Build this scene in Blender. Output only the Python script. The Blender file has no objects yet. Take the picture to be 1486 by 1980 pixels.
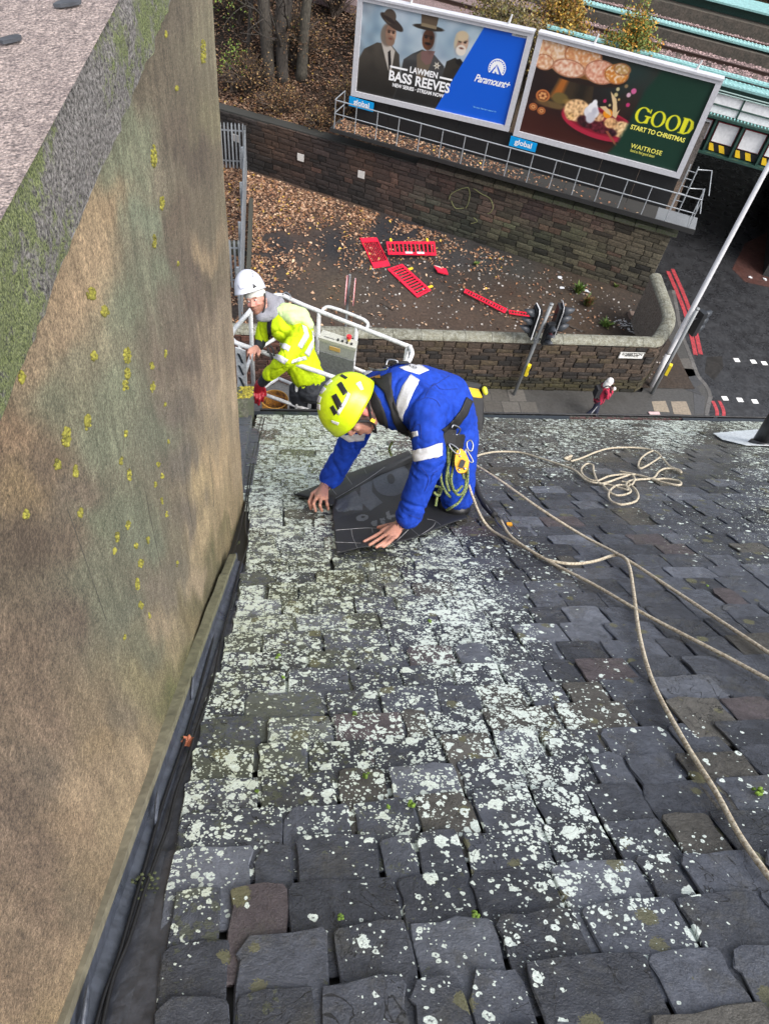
import bpy, bmesh, math, random
import numpy as np
from mathutils import Vector, Matrix
from mathutils.bvhtree import BVHTree
from mathutils import noise as mnoise
random.seed(7); rng = np.random.default_rng(7)
S = bpy.context.scene
COL = S.collection

# ------------------------------------------------------------------ camera
F = 1400.0; CX = 743.0; CY = 990.0; H = 16.5
_N = np.array([-199, 1101, 1400.0]); _N /= np.linalg.norm(_N)
_X = np.array([9607, -42, 1400.0]); _X -= _X.dot(_N) * _N; _X /= np.linalg.norm(_X)
_Y = np.cross(-_N, _X)
RM = np.array([_X, _Y, -_N])            # world = RM @ (right, down, forward)
CAM = np.array([0, 0, H])
cd = bpy.data.cameras.new('camera'); cam = bpy.data.objects.new('camera', cd); COL.objects.link(cam)
cd.sensor_fit = 'HORIZONTAL'; cd.sensor_width = 36.0; cd.lens = 36.0 * F / 1486.0
cd.clip_start = 0.05; cd.clip_end = 2000
r_, d_, f_ = RM[:, 0], RM[:, 1], RM[:, 2]
cam.matrix_world = Matrix(((r_[0], -d_[0], -f_[0], 0), (r_[1], -d_[1], -f_[1], 0), (r_[2], -d_[2], -f_[2], H), (0, 0, 0, 1)))
S.camera = cam

# ------------------------------------------------------------------ light
W = bpy.data.worlds.new("World"); S.world = W; W.use_nodes = True
nt = W.node_tree; bg = nt.nodes['Background']
sky = nt.nodes.new('ShaderNodeTexSky'); sky.sky_type = 'NISHITA'; sky.sun_disc = False
SUN_EL = math.radians(48); SUN_AZ = math.radians(138)
sky.sun_elevation = SUN_EL; sky.sun_rotation = SUN_AZ
sky.dust_density = 4.0; sky.ozone_density = 1.5; sky.air_density = 1.0
hs = nt.nodes.new('ShaderNodeHueSaturation'); hs.inputs['Saturation'].default_value = 0.4
nt.links.new(sky.outputs[0], hs.inputs['Color']); nt.links.new(hs.outputs[0], bg.inputs['Color'])
bg.inputs['Strength'].default_value = 0.15
sl = bpy.data.lights.new('sun', 'SUN'); so = bpy.data.objects.new('sun', sl); COL.objects.link(so)
sl.energy = 1.2; sl.angle = math.radians(40); sl.color = (1, .97, .93)
sd = Vector((math.sin(SUN_AZ) * math.cos(SUN_EL), math.cos(SUN_AZ) * math.cos(SUN_EL), math.sin(SUN_EL)))
so.rotation_euler = sd.to_track_quat('Z', 'Y').to_euler()
S.view_settings.view_transform = 'Standard'; S.view_settings.look = 'None'
S.view_settings.exposure = 1.05; S.view_settings.gamma = 1
S.view_settings.use_curve_mapping = False

# ------------------------------------------------------------------ geometry of the place
def ray(px, py): return RM @ np.array([(px - CX) / F, (py - CY) / F, 1.0])
def P(px, py, z): return CAM + ray(px, py) * z
def plane(px, py, p0, n):
    r = ray(px, py); return CAM + r * ((np.asarray(p0) - CAM).dot(n) / r.dot(n))
def G(px, py, z=0.0): return plane(px, py, (0, 0, z), np.array([0, 0, 1.0]))
def proj(p):
    c = RM.T @ (np.asarray(p, float) - CAM); return CX + F * c[0] / c[2], CY + F * c[1] / c[2], c[2]
def projn(p):
    c = (np.asarray(p) - CAM) @ RM; return np.stack([CX + F * c[:, 0] / c[:, 2], CY + F * c[:, 1] / c[:, 2], c[:, 2]], 1)
PITCH = math.radians(35.2)
RD = np.array([0, math.cos(PITCH), -math.sin(PITCH)]); RN = np.array([0, math.sin(PITCH), math.cos(PITCH)])
HR = 1.038
RO = CAM - RN * HR                       # foot of the viewpoint on the roof plane
def UV(u, v, w=0.0): return RO + np.array([1, 0, 0]) * u + RD * v + RN * w
def RF(px, py, off=0.0): return plane(px, py, RO + RN * off, RN)
def uv(p): q = np.asarray(p) - RO; return q[0], q.dot(RD)
WA = np.array([-2.433, 32.777]); WBp = np.array([14.794, 23.955])
WL = np.linalg.norm(WBp - WA); WD = (WBp - WA) / WL; WN = np.array([-WD[1], WD[0]])
def SO(s, off, z): q = WA + WD * s + WN * off; return np.array([q[0], q[1], z])   # along / behind railway wall
WD3 = np.array([WD[0], WD[1], 0]); WN3 = np.array([WN[0], WN[1], 0]); Z3 = np.array([0, 0, 1.0])
def RW(px, py, off=0.0): return plane(px, py, SO(0, off, 0), WN3)
def lin(c):
    c = np.asarray(c, float) / 255.0
    return np.where(c <= .04045, c / 12.92, ((c + .055) / 1.055) ** 2.4)
def unit(v): v = np.asarray(v, float); return v / (np.linalg.norm(v) + 1e-12)

# ------------------------------------------------------------------ materials
def mat(name, base, rough=.6, metal=0.0, var=0.0, vscale=8.0, col2=None, bump=0.0, bscale=60.0, attr=False, spec=.5, emit=None, rvar=0.0, stretch=None, bdist=.01, coat=0.0):
    m = bpy.data.materials.new(name); m.use_nodes = True
    t = m.node_tree; b = t.nodes['Principled BSDF']; L = t.links
    b.inputs['Roughness'].default_value = rough; b.inputs['Metallic'].default_value = metal
    b.inputs['Specular IOR Level'].default_value = spec; b.inputs['Coat Weight'].default_value = coat
    geo = t.nodes.new('ShaderNodeNewGeometry'); mp = t.nodes.new('ShaderNodeMapping')
    L.new(geo.outputs['Position'], mp.inputs['Vector'])
    if stretch: mp.inputs['Scale'].default_value = stretch
    base = tuple(base) + (1,)
    if attr:
        a = t.nodes.new('ShaderNodeAttribute'); a.attribute_name = 'col'; src = a.outputs['Color']
    else:
        c = t.nodes.new('ShaderNodeRGB'); c.outputs[0].default_value = base; src = c.outputs[0]
    if var > 0 or col2 is not None:
        n = t.nodes.new('ShaderNodeTexNoise'); n.inputs['Scale'].default_value = vscale; n.inputs['Detail'].default_value = 8; n.inputs['Roughness'].default_value = .65
        L.new(mp.outputs[0], n.inputs['Vector'])
        if col2 is not None:
            r = t.nodes.new('ShaderNodeValToRGB'); r.color_ramp.elements[0].position = .42; r.color_ramp.elements[1].position = .62
            L.new(n.outputs['Fac'], r.inputs[0])
            mx = t.nodes.new('ShaderNodeMix'); mx.data_type = 'RGBA'
            L.new(r.outputs[0], mx.inputs[0]); L.new(src, mx.inputs[6]); mx.inputs[7].default_value = tuple(col2) + (1,); src = mx.outputs[2]
        if var > 0:
            n2 = t.nodes.new('ShaderNodeTexNoise'); n2.inputs['Scale'].default_value = vscale * 4.3; n2.inputs['Detail'].default_value = 6
            L.new(mp.outputs[0], n2.inputs['Vector'])
            mr = t.nodes.new('ShaderNodeMapRange'); mr.inputs[1].default_value = .3; mr.inputs[2].default_value = .7
            mr.inputs[3].default_value = 1 - var; mr.inputs[4].default_value = 1 + var; L.new(n2.outputs['Fac'], mr.inputs[0])
            vm = t.nodes.new('ShaderNodeVectorMath'); vm.operation = 'SCALE'; L.new(src, vm.inputs[0]); L.new(mr.outputs[0], vm.inputs['Scale']); src = vm.outputs[0]
    L.new(src, b.inputs['Base Color'])
    if rvar > 0:
        n4 = t.nodes.new('ShaderNodeTexNoise'); n4.inputs['Scale'].default_value = vscale * .7; L.new(mp.outputs[0], n4.inputs['Vector'])
        m4 = t.nodes.new('ShaderNodeMapRange'); m4.inputs[1].default_value = .35; m4.inputs[2].default_value = .65; m4.inputs[3].default_value = max(.03, rough - rvar); m4.inputs[4].default_value = min(1, rough + rvar)
        L.new(n4.outputs['Fac'], m4.inputs[0]); L.new(m4.outputs[0], b.inputs['Roughness'])
    if bump > 0:
        n3 = t.nodes.new('ShaderNodeTexNoise'); n3.inputs['Scale'].default_value = bscale; n3.inputs['Detail'].default_value = 5
        L.new(mp.outputs[0], n3.inputs['Vector'])
        bp = t.nodes.new('ShaderNodeBump'); bp.inputs['Strength'].default_value = bump; bp.inputs['Distance'].default_value = bdist
        L.new(n3.outputs['Fac'], bp.inputs['Height']); L.new(bp.outputs[0], b.inputs['Normal'])
    if emit is not None:
        b.inputs['Emission Color'].default_value = tuple(emit[:3]) + (1,); b.inputs['Emission Strength'].default_value = emit[3]
    return m

# ------------------------------------------------------------------ object helpers
def root_loc(o):
    l = np.zeros(3)
    while o is not None: l = l + np.array(o.location); o = o.parent
    return l
def tag(o, label=None, cat=None, group=None, kind=None):
    if label: o['label'] = label
    if cat: o['category'] = cat
    if group: o['group'] = group
    if kind: o['kind'] = kind
    return o
def thing(name, loc, label, cat, group=None, rz=0.0):
    o = bpy.data.objects.new(name, None); COL.objects.link(o); o.location = tuple(float(x) for x in loc); o.rotation_euler = (0, 0, rz); o.empty_display_size = .1
    return tag(o, label, cat, group)
def copy_tree(o, parent=None):
    c = o.copy(); COL.objects.link(c); c.parent = parent
    for ch in list(o.children): copy_tree(ch, c)
    return c

class MB:
    def __init__(s): s.v = []; s.f = []; s.c = []; s.col = (1, 1, 1); s.n = 0
    def add(s, V, Fc, col=None):
        V = np.asarray(V, float); s.v.append(V)
        cc = np.asarray(col if col is not None else s.col, float)
        if cc.ndim == 1: cc = np.tile(cc[:3], (len(V), 1))
        s.c.append(cc[:, :3]); s.f += [tuple(i + s.n for i in f) for f in Fc]; s.n += len(V)
        return s
    def box(s, c, size, ax=None, col=None, jit=0.0):
        c = np.asarray(c, float); sz = np.asarray(size, float) / 2
        A = np.eye(3) if ax is None else np.asarray(ax, float)
        V = []
        for k in range(8):
            q = np.array([(1 if k & 1 else -1) * sz[0], (1 if k & 2 else -1) * sz[1], (1 if k & 4 else -1) * sz[2]])
            if jit: q = q + rng.uniform(-jit, jit, 3)
            V.append(c + q @ A)
        return s.add(V, [(0, 2, 3, 1), (4, 5, 7, 6), (0, 1, 5, 4), (2, 6, 7, 3), (0, 4, 6, 2), (1, 3, 7, 5)], col)
    def quad(s, a, b, c, d, col=None): return s.add([a, b, c, d], [(0, 1, 2, 3)], col)
    def tube(s, pts, r, seg=8, cap=True, col=None, closed=False):
        pts = [np.asarray(p, float) for p in pts]; n = len(pts)
        rr = r if hasattr(r, '__len__') else [r] * n
        V = []; T = []
        for i in range(n):
            if closed: t = pts[(i + 1) % n] - pts[i - 1]
            else: t = pts[min(i + 1, n - 1)] - pts[max(i - 1, 0)]
            T.append(unit(t))
        u = unit(np.cross(T[0], [0.13, 0.27, 0.95])) if abs(T[0][2]) < .95 else unit(np.cross(T[0], [1, 0, 0]))
        for i in range(n):
            u = unit(u - T[i] * u.dot(T[i])); w = np.cross(T[i], u)
            for k in range(seg):
                a = 2 * math.pi * k / seg; V.append(pts[i] + (u * math.cos(a) + w * math.sin(a)) * rr[i])
        Fc = []
        for i in range(n - 1 + (1 if closed else 0)):
            j = (i + 1) % n
            for k in range(seg): k2 = (k + 1) % seg; Fc.append((i * seg + k, i * seg + k2, j * seg + k2, j * seg + k))
        if cap and not closed: Fc.append(tuple(range(seg))[::-1]); Fc.append(tuple((n - 1) * seg + k for k in range(seg)))
        return s.add(V, Fc, col)
    def ell(s, c, rad, ax=None, nu=14, nv=9, col=None, v0=0.0, v1=1.0):
        A = np.eye(3) if ax is None else np.asarray(ax, float); V = []; Fc = []
        for j in range(nv + 1):
            th = math.pi * (v0 + (v1 - v0) * j / nv)
            for i in range(nu):
                ph = 2 * math.pi * i / nu
                q = np.array([math.sin(th) * math.cos(ph) * rad[0], math.sin(th) * math.sin(ph) * rad[1], math.cos(th) * rad[2]])
                V.append(np.asarray(c) + q @ A)
        for j in range(nv):
            for i in range(nu): i2 = (i + 1) % nu; Fc.append((j * nu + i, (j + 1) * nu + i, (j + 1) * nu + i2, j * nu + i2))
        return s.add(V, Fc, col)
    def prism(s, poly, d, col=None):
        poly = [np.asarray(p, float) for p in poly]; n = len(poly); d = np.asarray(d, float)
        V = poly + [p + d for p in poly]
        Fc = [tuple(range(n))[::-1], tuple(range(n, 2 * n))] + [(i, (i + 1) % n, n + (i + 1) % n, n + i) for i in range(n)]
        return s.add(V, Fc, col)
    def grid(s, fn, nu, nv, col=None):
        V = [fn(i / nu, j / nv) for j in range(nv + 1) for i in range(nu + 1)]
        Fc = [(j * (nu + 1) + i, j * (nu + 1) + i + 1, (j + 1) * (nu + 1) + i + 1, (j + 1) * (nu + 1) + i) for j in range(nv) for i in range(nu)]
        return s.add(V, Fc, col)
    def build(s, name, m, parent=None, smooth=False, origin=None, attrs=None):
        me = bpy.data.meshes.new(name); V = np.concatenate(s.v); C_ = np.concatenate(s.c)
        o = bpy.data.objects.new(name, me); COL.objects.link(o)
        if parent is not None: o.parent = parent; V = V - root_loc(parent)
        else:
            og = np.array(origin, float) if origin is not None else np.array([(V[:, 0].min() + V[:, 0].max()) / 2, (V[:, 1].min() + V[:, 1].max()) / 2, V[:, 2].min()])
            V = V - og; o.location = tuple(og)
        me.from_pydata([tuple(x) for x in V.tolist()], [], s.f)
        a = me.color_attributes.new('col', 'FLOAT_COLOR', 'POINT')
        a.data.foreach_set('color', np.concatenate([C_, np.ones((len(C_), 1))], 1).astype(np.float32).ravel())
        if attrs:
            for k, arr in attrs.items():
                at = me.attributes.new(k, 'FLOAT', 'POINT'); at.data.foreach_set('value', np.asarray(arr, np.float32))
        if m is not None: me.materials.append(m)
        if smooth: me.polygons.foreach_set('use_smooth', [True] * len(me.polygons))
        me.update(); return o

def crom(pts, n=8, closed=False):
    pts = [np.asarray(p, float) for p in pts]; out = []
    m = len(pts)
    for i in range(m if closed else m - 1):
        p0 = pts[i - 1] if (i > 0 or closed) else pts[0]; p1 = pts[i]; p2 = pts[(i + 1) % m]; p3 = pts[(i + 2) % m] if (closed or i + 2 < m) else pts[-1]
        for k in range(n):
            t = k / n
            out.append(.5 * ((2 * p1) + (-p0 + p2) * t + (2 * p0 - 5 * p1 + 4 * p2 - p3) * t * t + (-p0 + 3 * p1 - 3 * p2 + p3) * t ** 3))
    if not closed: out.append(pts[-1])
    return out

def idw(ctrl, pw=3.0):
    cp = np.array([c[:2] for c in ctrl], float); cv = np.array([np.atleast_1d(c[2]) for c in ctrl], float)
    def fn(q):
        q = np.atleast_2d(q)[:, :2]; out = np.zeros((len(q), cv.shape[1]))
        for a in range(0, len(q), 4000):
            d = ((q[a:a + 4000, None, :] - cp[None]) ** 2).sum(2) ** .5 + 8
            w = d ** -pw; out[a:a + 4000] = (w @ cv) / w.sum(1, keepdims=True)
        return out
    return fn

def text2d(body, shear=0.0, spacing=1.0, bold=0.0):
    cu = bpy.data.curves.new('t', 'FONT'); cu.body = body; cu.size = 1; cu.shear = shear; cu.space_character = spacing; cu.resolution_u = 4; cu.offset = bold
    o = bpy.data.objects.new('t', cu); COL.objects.link(o)
    bpy.context.view_layer.update()
    dg = bpy.context.evaluated_depsgraph_get(); me = bpy.data.meshes.new_from_object(o.evaluated_get(dg))
    V = np.array([v.co[:2] for v in me.vertices]); Fc = [tuple(p.vertices) for p in me.polygons]
    bpy.data.objects.remove(o); bpy.data.meshes.remove(me); bpy.data.curves.remove(cu)
    return V, Fc
def bvh(o):
    m = np.array(o.matrix_world) if False else None
    rl = root_loc(o); me = o.data
    return BVHTree.FromPolygons([Vector(np.array(v.co) + rl) for v in me.vertices], [tuple(p.vertices) for p in me.polygons])
def cast(tree, px, py, off=.003):
    r = unit(ray(px, py)); h = tree.ray_cast(Vector(CAM), Vector(r))
    if h[0] is None: return None
    n = np.array(h[1]); n = n if n.dot(r) < 0 else -n
    return np.array(h[0]) + n * off
def decal(mb, tree, left, right, nu=6, nv=14, off=.004, col=None):
    """patch lying on a surface between two edge lines"""
    left = [np.array(p, float) for p in left]; right = [np.array(p, float) for p in right]
    def at(line, t):
        k = t * (len(line) - 1); i = min(int(k), len(line) - 2); return line[i] * (1 - (k - i)) + line[i + 1] * (k - i)
    pts = {}; V = []
    for j in range(nv + 1):
        for i in range(nu + 1):
            q = at(left, j / nv) * (1 - i / nu) + at(right, j / nv) * (i / nu)
            h = cast(tree, q[0], q[1], off)
            if h is not None: pts[(i, j)] = len(V); V.append(h)
    Fc = []
    for j in range(nv):
        for i in range(nu):
            k = [(i, j), (i + 1, j), (i + 1, j + 1), (i, j + 1)]
            if all(q in pts for q in k):
                W_ = [V[pts[q]] for q in k]
                if max(np.linalg.norm(W_[a] - W_[(a + 1) % 4]) for a in range(4)) < .25: Fc.append(tuple(pts[q] for q in k))
    if Fc: mb.add(V, Fc, col)
    return mb
def text_on(mb, fn, body, **k):
    V, Fc = text2d(body, **k); W_ = [fn(x, y) for x, y in V]
    ok = [w is not None for w in W_]; idx = {}; VV = []
    for i, w in enumerate(W_):
        if ok[i]: idx[i] = len(VV); VV.append(w)
    Fc = [tuple(idx[i] for i in f) for f in Fc if all(ok[i] for i in f)]
    if Fc: mb.add(VV, Fc)
def thick(o, t=.004, off=-1.0):
    m = o.modifiers.new('solid', 'SOLIDIFY'); m.thickness = t; m.offset = off; return o
# ------------------------------------------------------------------ slate material: cleft stone + crusts of lichen
def slate_material():
    m = bpy.data.materials.new('slate'); m.use_nodes = True
    t = m.node_tree; b = t.nodes['Principled BSDF']; L = t.links
    def N(ty, **k):
        n = t.nodes.new(ty)
        for a, v in k.items(): setattr(n, a, v)
        return n
    def A(nm): n = N('ShaderNodeAttribute'); n.attribute_name = nm; return n
    def M(op, a, b_=None, c=None):
        n = N('ShaderNodeMath'); n.operation = op
        for i, x in enumerate((a, b_, c)):
            if x is None: continue
            if hasattr(x, 'links') or hasattr(x, 'is_output'): L.new(x, n.inputs[i])
            else: n.inputs[i].default_value = x
        return n.outputs[0]
    uvn = N('ShaderNodeTexCoord'); pos = N('ShaderNodeNewGeometry').outputs['Position']
    # roof-plane coordinates: rotate the roof flat about X
    mp = N('ShaderNodeMapping'); mp.inputs['Rotation'].default_value = (PITCH, 0, 0); L.new(pos, mp.inputs['Vector'])
    flat = mp.outputs[0]
    sep = N('ShaderNodeSeparateXYZ'); L.new(flat, sep.inputs[0]); cmb = N('ShaderNodeCombineXYZ'); L.new(sep.outputs[0], cmb.inputs[0]); L.new(sep.outputs[1], cmb.inputs[1])
    p2 = cmb.outputs[0]
    wn = N('ShaderNodeTexNoise'); wn.inputs['Scale'].default_value = 60; wn.inputs['Detail'].default_value = 5; L.new(p2, wn.inputs['Vector'])
    tint = A('tint').outputs['Fac']; lich = A('lich').outputs['Fac']; moss = A('moss').outputs['Fac']; worn = A('worn').outputs['Fac']
    # base colour
    base = A('col').outputs['Color']
    n1 = N('ShaderNodeTexNoise'); n1.inputs['Scale'].default_value = 22; n1.inputs['Detail'].default_value = 10; n1.inputs['Roughness'].default_value = .7; L.new(pos, n1.inputs['Vector'])
    n1m = N('ShaderNodeMapRange'); n1m.inputs[1].default_value = .3; n1m.inputs[2].default_value = .72; n1m.inputs[3].default_value = .6; n1m.inputs[4].default_value = 1.5; L.new(n1.outputs['Fac'], n1m.inputs[0])
    sc = N('ShaderNodeVectorMath'); sc.operation = 'SCALE'; L.new(base, sc.inputs[0]); L.new(n1m.outputs[0], sc.inputs['Scale'])
    # brownish film
    n5 = N('ShaderNodeTexNoise'); n5.inputs['Scale'].default_value = 9; n5.inputs['Detail'].default_value = 9; n5.inputs['Roughness'].default_value = .75; L.new(pos, n5.inputs['Vector'])
    film = N('ShaderNodeMapRange'); film.inputs[1].default_value = .52; film.inputs[2].default_value = .72; film.inputs[4].default_value = .75; L.new(n5.outputs['Fac'], film.inputs[0])
    mx0 = N('ShaderNodeMix'); mx0.data_type = 'RGBA'; L.new(film.outputs[0], mx0.inputs[0]); L.new(sc.outputs[0], mx0.inputs[6]); mx0.inputs[7].default_value = (.078, .074, .058, 1)
    # green algae/moss tint in joints and by the wall
    n6 = N('ShaderNodeTexNoise'); n6.inputs['Scale'].default_value = 40; n6.inputs['Detail'].default_value = 8; n6.inputs['Roughness'].default_value = .7; L.new(pos, n6.inputs['Vector'])
    mm = M('GREATER_THAN', M('ADD', n6.outputs['Fac'], M('MULTIPLY', moss, .36)), .74)
    mx1 = N('ShaderNodeMix'); mx1.data_type = 'RGBA'; L.new(M('MULTIPLY', mm, .42), mx1.inputs[0]); L.new(mx0.outputs[2], mx1.inputs[6]); mx1.inputs[7].default_value = (.105, .115, .045, 1)
    col = mx1.outputs[2]; total = None
    # lichen: three sizes of crust; each cell holds one rosette with a ragged edge
    dist = N('ShaderNodeVectorMath'); dist.operation = 'SCALE'; dist.inputs['Scale'].default_value = .012; L.new(wn.outputs['Color'], dist.inputs[0])
    pw = N('ShaderNodeVectorMath'); pw.operation = 'ADD'; L.new(p2, pw.inputs[0]); L.new(dist.outputs[0], pw.inputs[1])
    fine = N('ShaderNodeTexNoise'); fine.inputs['Scale'].default_value = 260; fine.inputs['Detail'].default_value = 4; L.new(p2, fine.inputs['Vector'])
    cl = N('ShaderNodeTexNoise'); cl.inputs['Scale'].default_value = 17; cl.inputs['Detail'].default_value = 3; L.new(p2, cl.inputs['Vector'])
    cm_ = N('ShaderNodeMapRange'); cm_.inputs[1].default_value = .38; cm_.inputs[2].default_value = .6; cm_.inputs[3].default_value = .22; cm_.inputs[4].default_value = 2.3; L.new(cl.outputs['Fac'], cm_.inputs[0])
    lich2 = M('MULTIPLY', lich, cm_.outputs[0])
    for i, (s, rad, k) in enumerate(((24, .46, .30), (44, .48, .52), (88, .46, .62), (170, .42, .5))):
        v = N('ShaderNodeTexVoronoi'); v.voronoi_dimensions = '2D'; v.inputs['Scale'].default_value = s; v.inputs['Randomness'].default_value = .95; L.new(pw.outputs[0], v.inputs['Vector'])
        sp = N('ShaderNodeSeparateColor'); L.new(v.outputs['Color'], sp.inputs[0])
        r = M('MULTIPLY', M('ADD', M('MULTIPLY', sp.outputs[0], .6), .4), rad)
        d = M('ADD', v.outputs['Distance'], M('MULTIPLY', M('SUBTRACT', wn.outputs['Fac'], .5), .5))
        d = M('ADD', d, M('MULTIPLY', M('SUBTRACT', fine.outputs['Fac'], .5), .28))
        inside = M('LESS_THAN', d, r)
        here = M('LESS_THAN', sp.outputs[1], M('MULTIPLY', lich2, k))
        msk = M('MULTIPLY', inside, here)
        # worn centre shows the stone in the larger ones
        if i < 3:
            hollow = M('MULTIPLY', M('LESS_THAN', M('ADD', d, M('MULTIPLY', fine.outputs['Fac'], .12)), M('MULTIPLY', r, .34)), M('GREATER_THAN', sp.outputs[2], .35))
            msk = M('MULTIPLY', msk, M('SUBTRACT', 1.0, M('MULTIPLY', hollow, .8)))
        total = msk if total is None else M('MAXIMUM', total, msk)
    lc = N('ShaderNodeMix'); lc.data_type = 'RGBA'; lc.inputs[6].default_value = (.74, .82, .77, 1); lc.inputs[7].default_value = (.44, .47, .27, 1)
    L.new(M('MULTIPLY', moss, M('MULTIPLY_ADD', n6.outputs['Fac'], 2.2, -.55)), lc.inputs[0])
    lsp = N('ShaderNodeVectorMath'); lsp.operation = 'SCALE'; L.new(lc.outputs[2], lsp.inputs[0]); L.new(M('MULTIPLY_ADD', fine.outputs['Fac'], .9, .55), lsp.inputs['Scale'])
    mx = N('ShaderNodeMix'); mx.data_type = 'RGBA'; L.new(M('MULTIPLY', total, .96), mx.inputs[0]); L.new(col, mx.inputs[6]); L.new(lsp.outputs[0], mx.inputs[7]); col = mx.outputs[2]
    # sparse olive-yellow rosettes
    v = N('ShaderNodeTexVoronoi'); v.voronoi_dimensions = '2D'; v.inputs['Scale'].default_value = 17; L.new(pw.outputs[0], v.inputs['Vector'])
    sp = N('ShaderNodeSeparateColor'); L.new(v.outputs['Color'], sp.inputs[0])
    ol = M('MULTIPLY', M('LESS_THAN', M('ADD', v.outputs['Distance'], M('MULTIPLY', M('SUBTRACT', fine.outputs['Fac'], .5), .4)), M('MULTIPLY', sp.outputs[0], .4)), M('LESS_THAN', sp.outputs[1], M('MULTIPLY', worn, .5)))
    mx2 = N('ShaderNodeMix'); mx2.data_type = 'RGBA'; L.new(M('MULTIPLY', M('MULTIPLY', ol, M('SUBTRACT', 1.0, total)), .75), mx2.inputs[0]); L.new(col, mx2.inputs[6]); mx2.inputs[7].default_value = (.15, .145, .07, 1); col = mx2.outputs[2]
    L.new(col, b.inputs['Base Color'])
    ro = N('ShaderNodeMapRange'); ro.inputs[1].default_value = .35; ro.inputs[2].default_value = .65; ro.inputs[3].default_value = .12; ro.inputs[4].default_value = .33; L.new(n5.outputs['Fac'], ro.inputs[0])
    L.new(M('MAXIMUM', ro.outputs[0], M('MULTIPLY', total, .85)), b.inputs['Roughness'])
    # relief: riven steps (stretched) + grain + crust thickness
    ang = N('ShaderNodeVectorRotate'); ang.rotation_type = 'Z_AXIS'; L.new(p2, ang.inputs['Vector']); L.new(M('MULTIPLY', tint, 5.0), ang.inputs['Angle'])
    st = N('ShaderNodeMapping'); st.inputs['Scale'].default_value = (1, 1.9, 1); L.new(ang.outputs[0], st.inputs['Vector'])
    n2 = N('ShaderNodeTexNoise'); n2.inputs['Scale'].default_value = 16; n2.inputs['Detail'].default_value = 10; n2.inputs['Roughness'].default_value = .62; n2.inputs['Distortion'].default_value = .6; L.new(st.outputs[0], n2.inputs['Vector'])
    # stepped cleavage
    stp = M('ADD', n2.outputs['Fac'], M('MULTIPLY', M('SNAP', n2.outputs['Fac'], .09), 1.6))
    hgt = M('ADD', M('MULTIPLY', stp, .0042), M('MULTIPLY', total, .0012))
    hgt = M('ADD', hgt, M('MULTIPLY', fine.outputs['Fac'], .0016))
    mid = N('ShaderNodeTexNoise'); mid.inputs['Scale'].default_value = 75; mid.inputs['Detail'].default_value = 8; mid.inputs['Roughness'].default_value = .75; L.new(p2, mid.inputs['Vector'])
    hgt = M('ADD', hgt, M('MULTIPLY', mid.outputs['Fac'], .0042))
    # a few open cracks, only on some slates
    ckn = N('ShaderNodeTexNoise'); ckn.inputs['Scale'].default_value = 7; ckn.inputs['Detail'].default_value = 4; ckn.inputs['Distortion'].default_value = 1.2; L.new(ang.outputs[0], ckn.inputs['Vector'])
    crk = M('MULTIPLY', M('LESS_THAN', M('ABSOLUTE', M('SUBTRACT', ckn.outputs['Fac'], .5)), .0035), M('GREATER_THAN', M('FRACT', M('MULTIPLY', tint, 37.0)), .5))
    hgt = M('SUBTRACT', hgt, M('MULTIPLY', crk, .003))
    mc = N('ShaderNodeMix'); mc.data_type = 'RGBA'; L.new(M('MULTIPLY', crk, .8), mc.inputs[0]); L.new(col, mc.inputs[6]); mc.inputs[7].default_value = (.01, .01, .01, 1); L.new(mc.outputs[2], b.inputs['Base Color'])
    bp = N('ShaderNodeBump'); bp.inputs['Strength'].default_value = 1.0; bp.inputs['Distance'].default_value = 1.0; L.new(hgt, bp.inputs['Height']); L.new(bp.outputs[0], b.inputs['Normal'])
    return m
M_SLATE = slate_material()
M_LEAD = mat('lead', (.09, .10, .12), .42, .0, var=.25, vscale=9, col2=(.05, .055, .07), bump=.35, bscale=25, bdist=.01, rvar=.15, spec=.7)
M_LEADB = mat('lead_dark', (.032, .034, .042), .38, .0, var=.3, vscale=12, bump=.3, bscale=40, bdist=.006, rvar=.15, spec=.7)
M_BLACK = mat('black_rubber', (.012, .012, .013), .45, var=.2, vscale=20)
M_IRON = mat('cast_iron_black', (.016, .016, .018), .38, var=.35, vscale=30, bump=.3, bscale=80, bdist=.004)
M_MAROON = mat('red_oxide_paint', (.085, .035, .032), .5, var=.3, vscale=15)
M_STONEMOSS = mat('mossy_sandstone', (.10, .10, .075), .9, var=.4, vscale=14, col2=(.06, .075, .03), bump=.8, bscale=50, bdist=.02)
M_VC = mat('tinted_matt', (1, 1, 1), .85, var=.25, vscale=10, attr=True, bump=.4, bscale=45, bdist=.01)
M_VCP = mat('tinted_plain', (1, 1, 1), .6, attr=True)
M_GALV = mat('galvanised_steel', (.30, .32, .34), .45, .25, var=.15, vscale=14)

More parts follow.
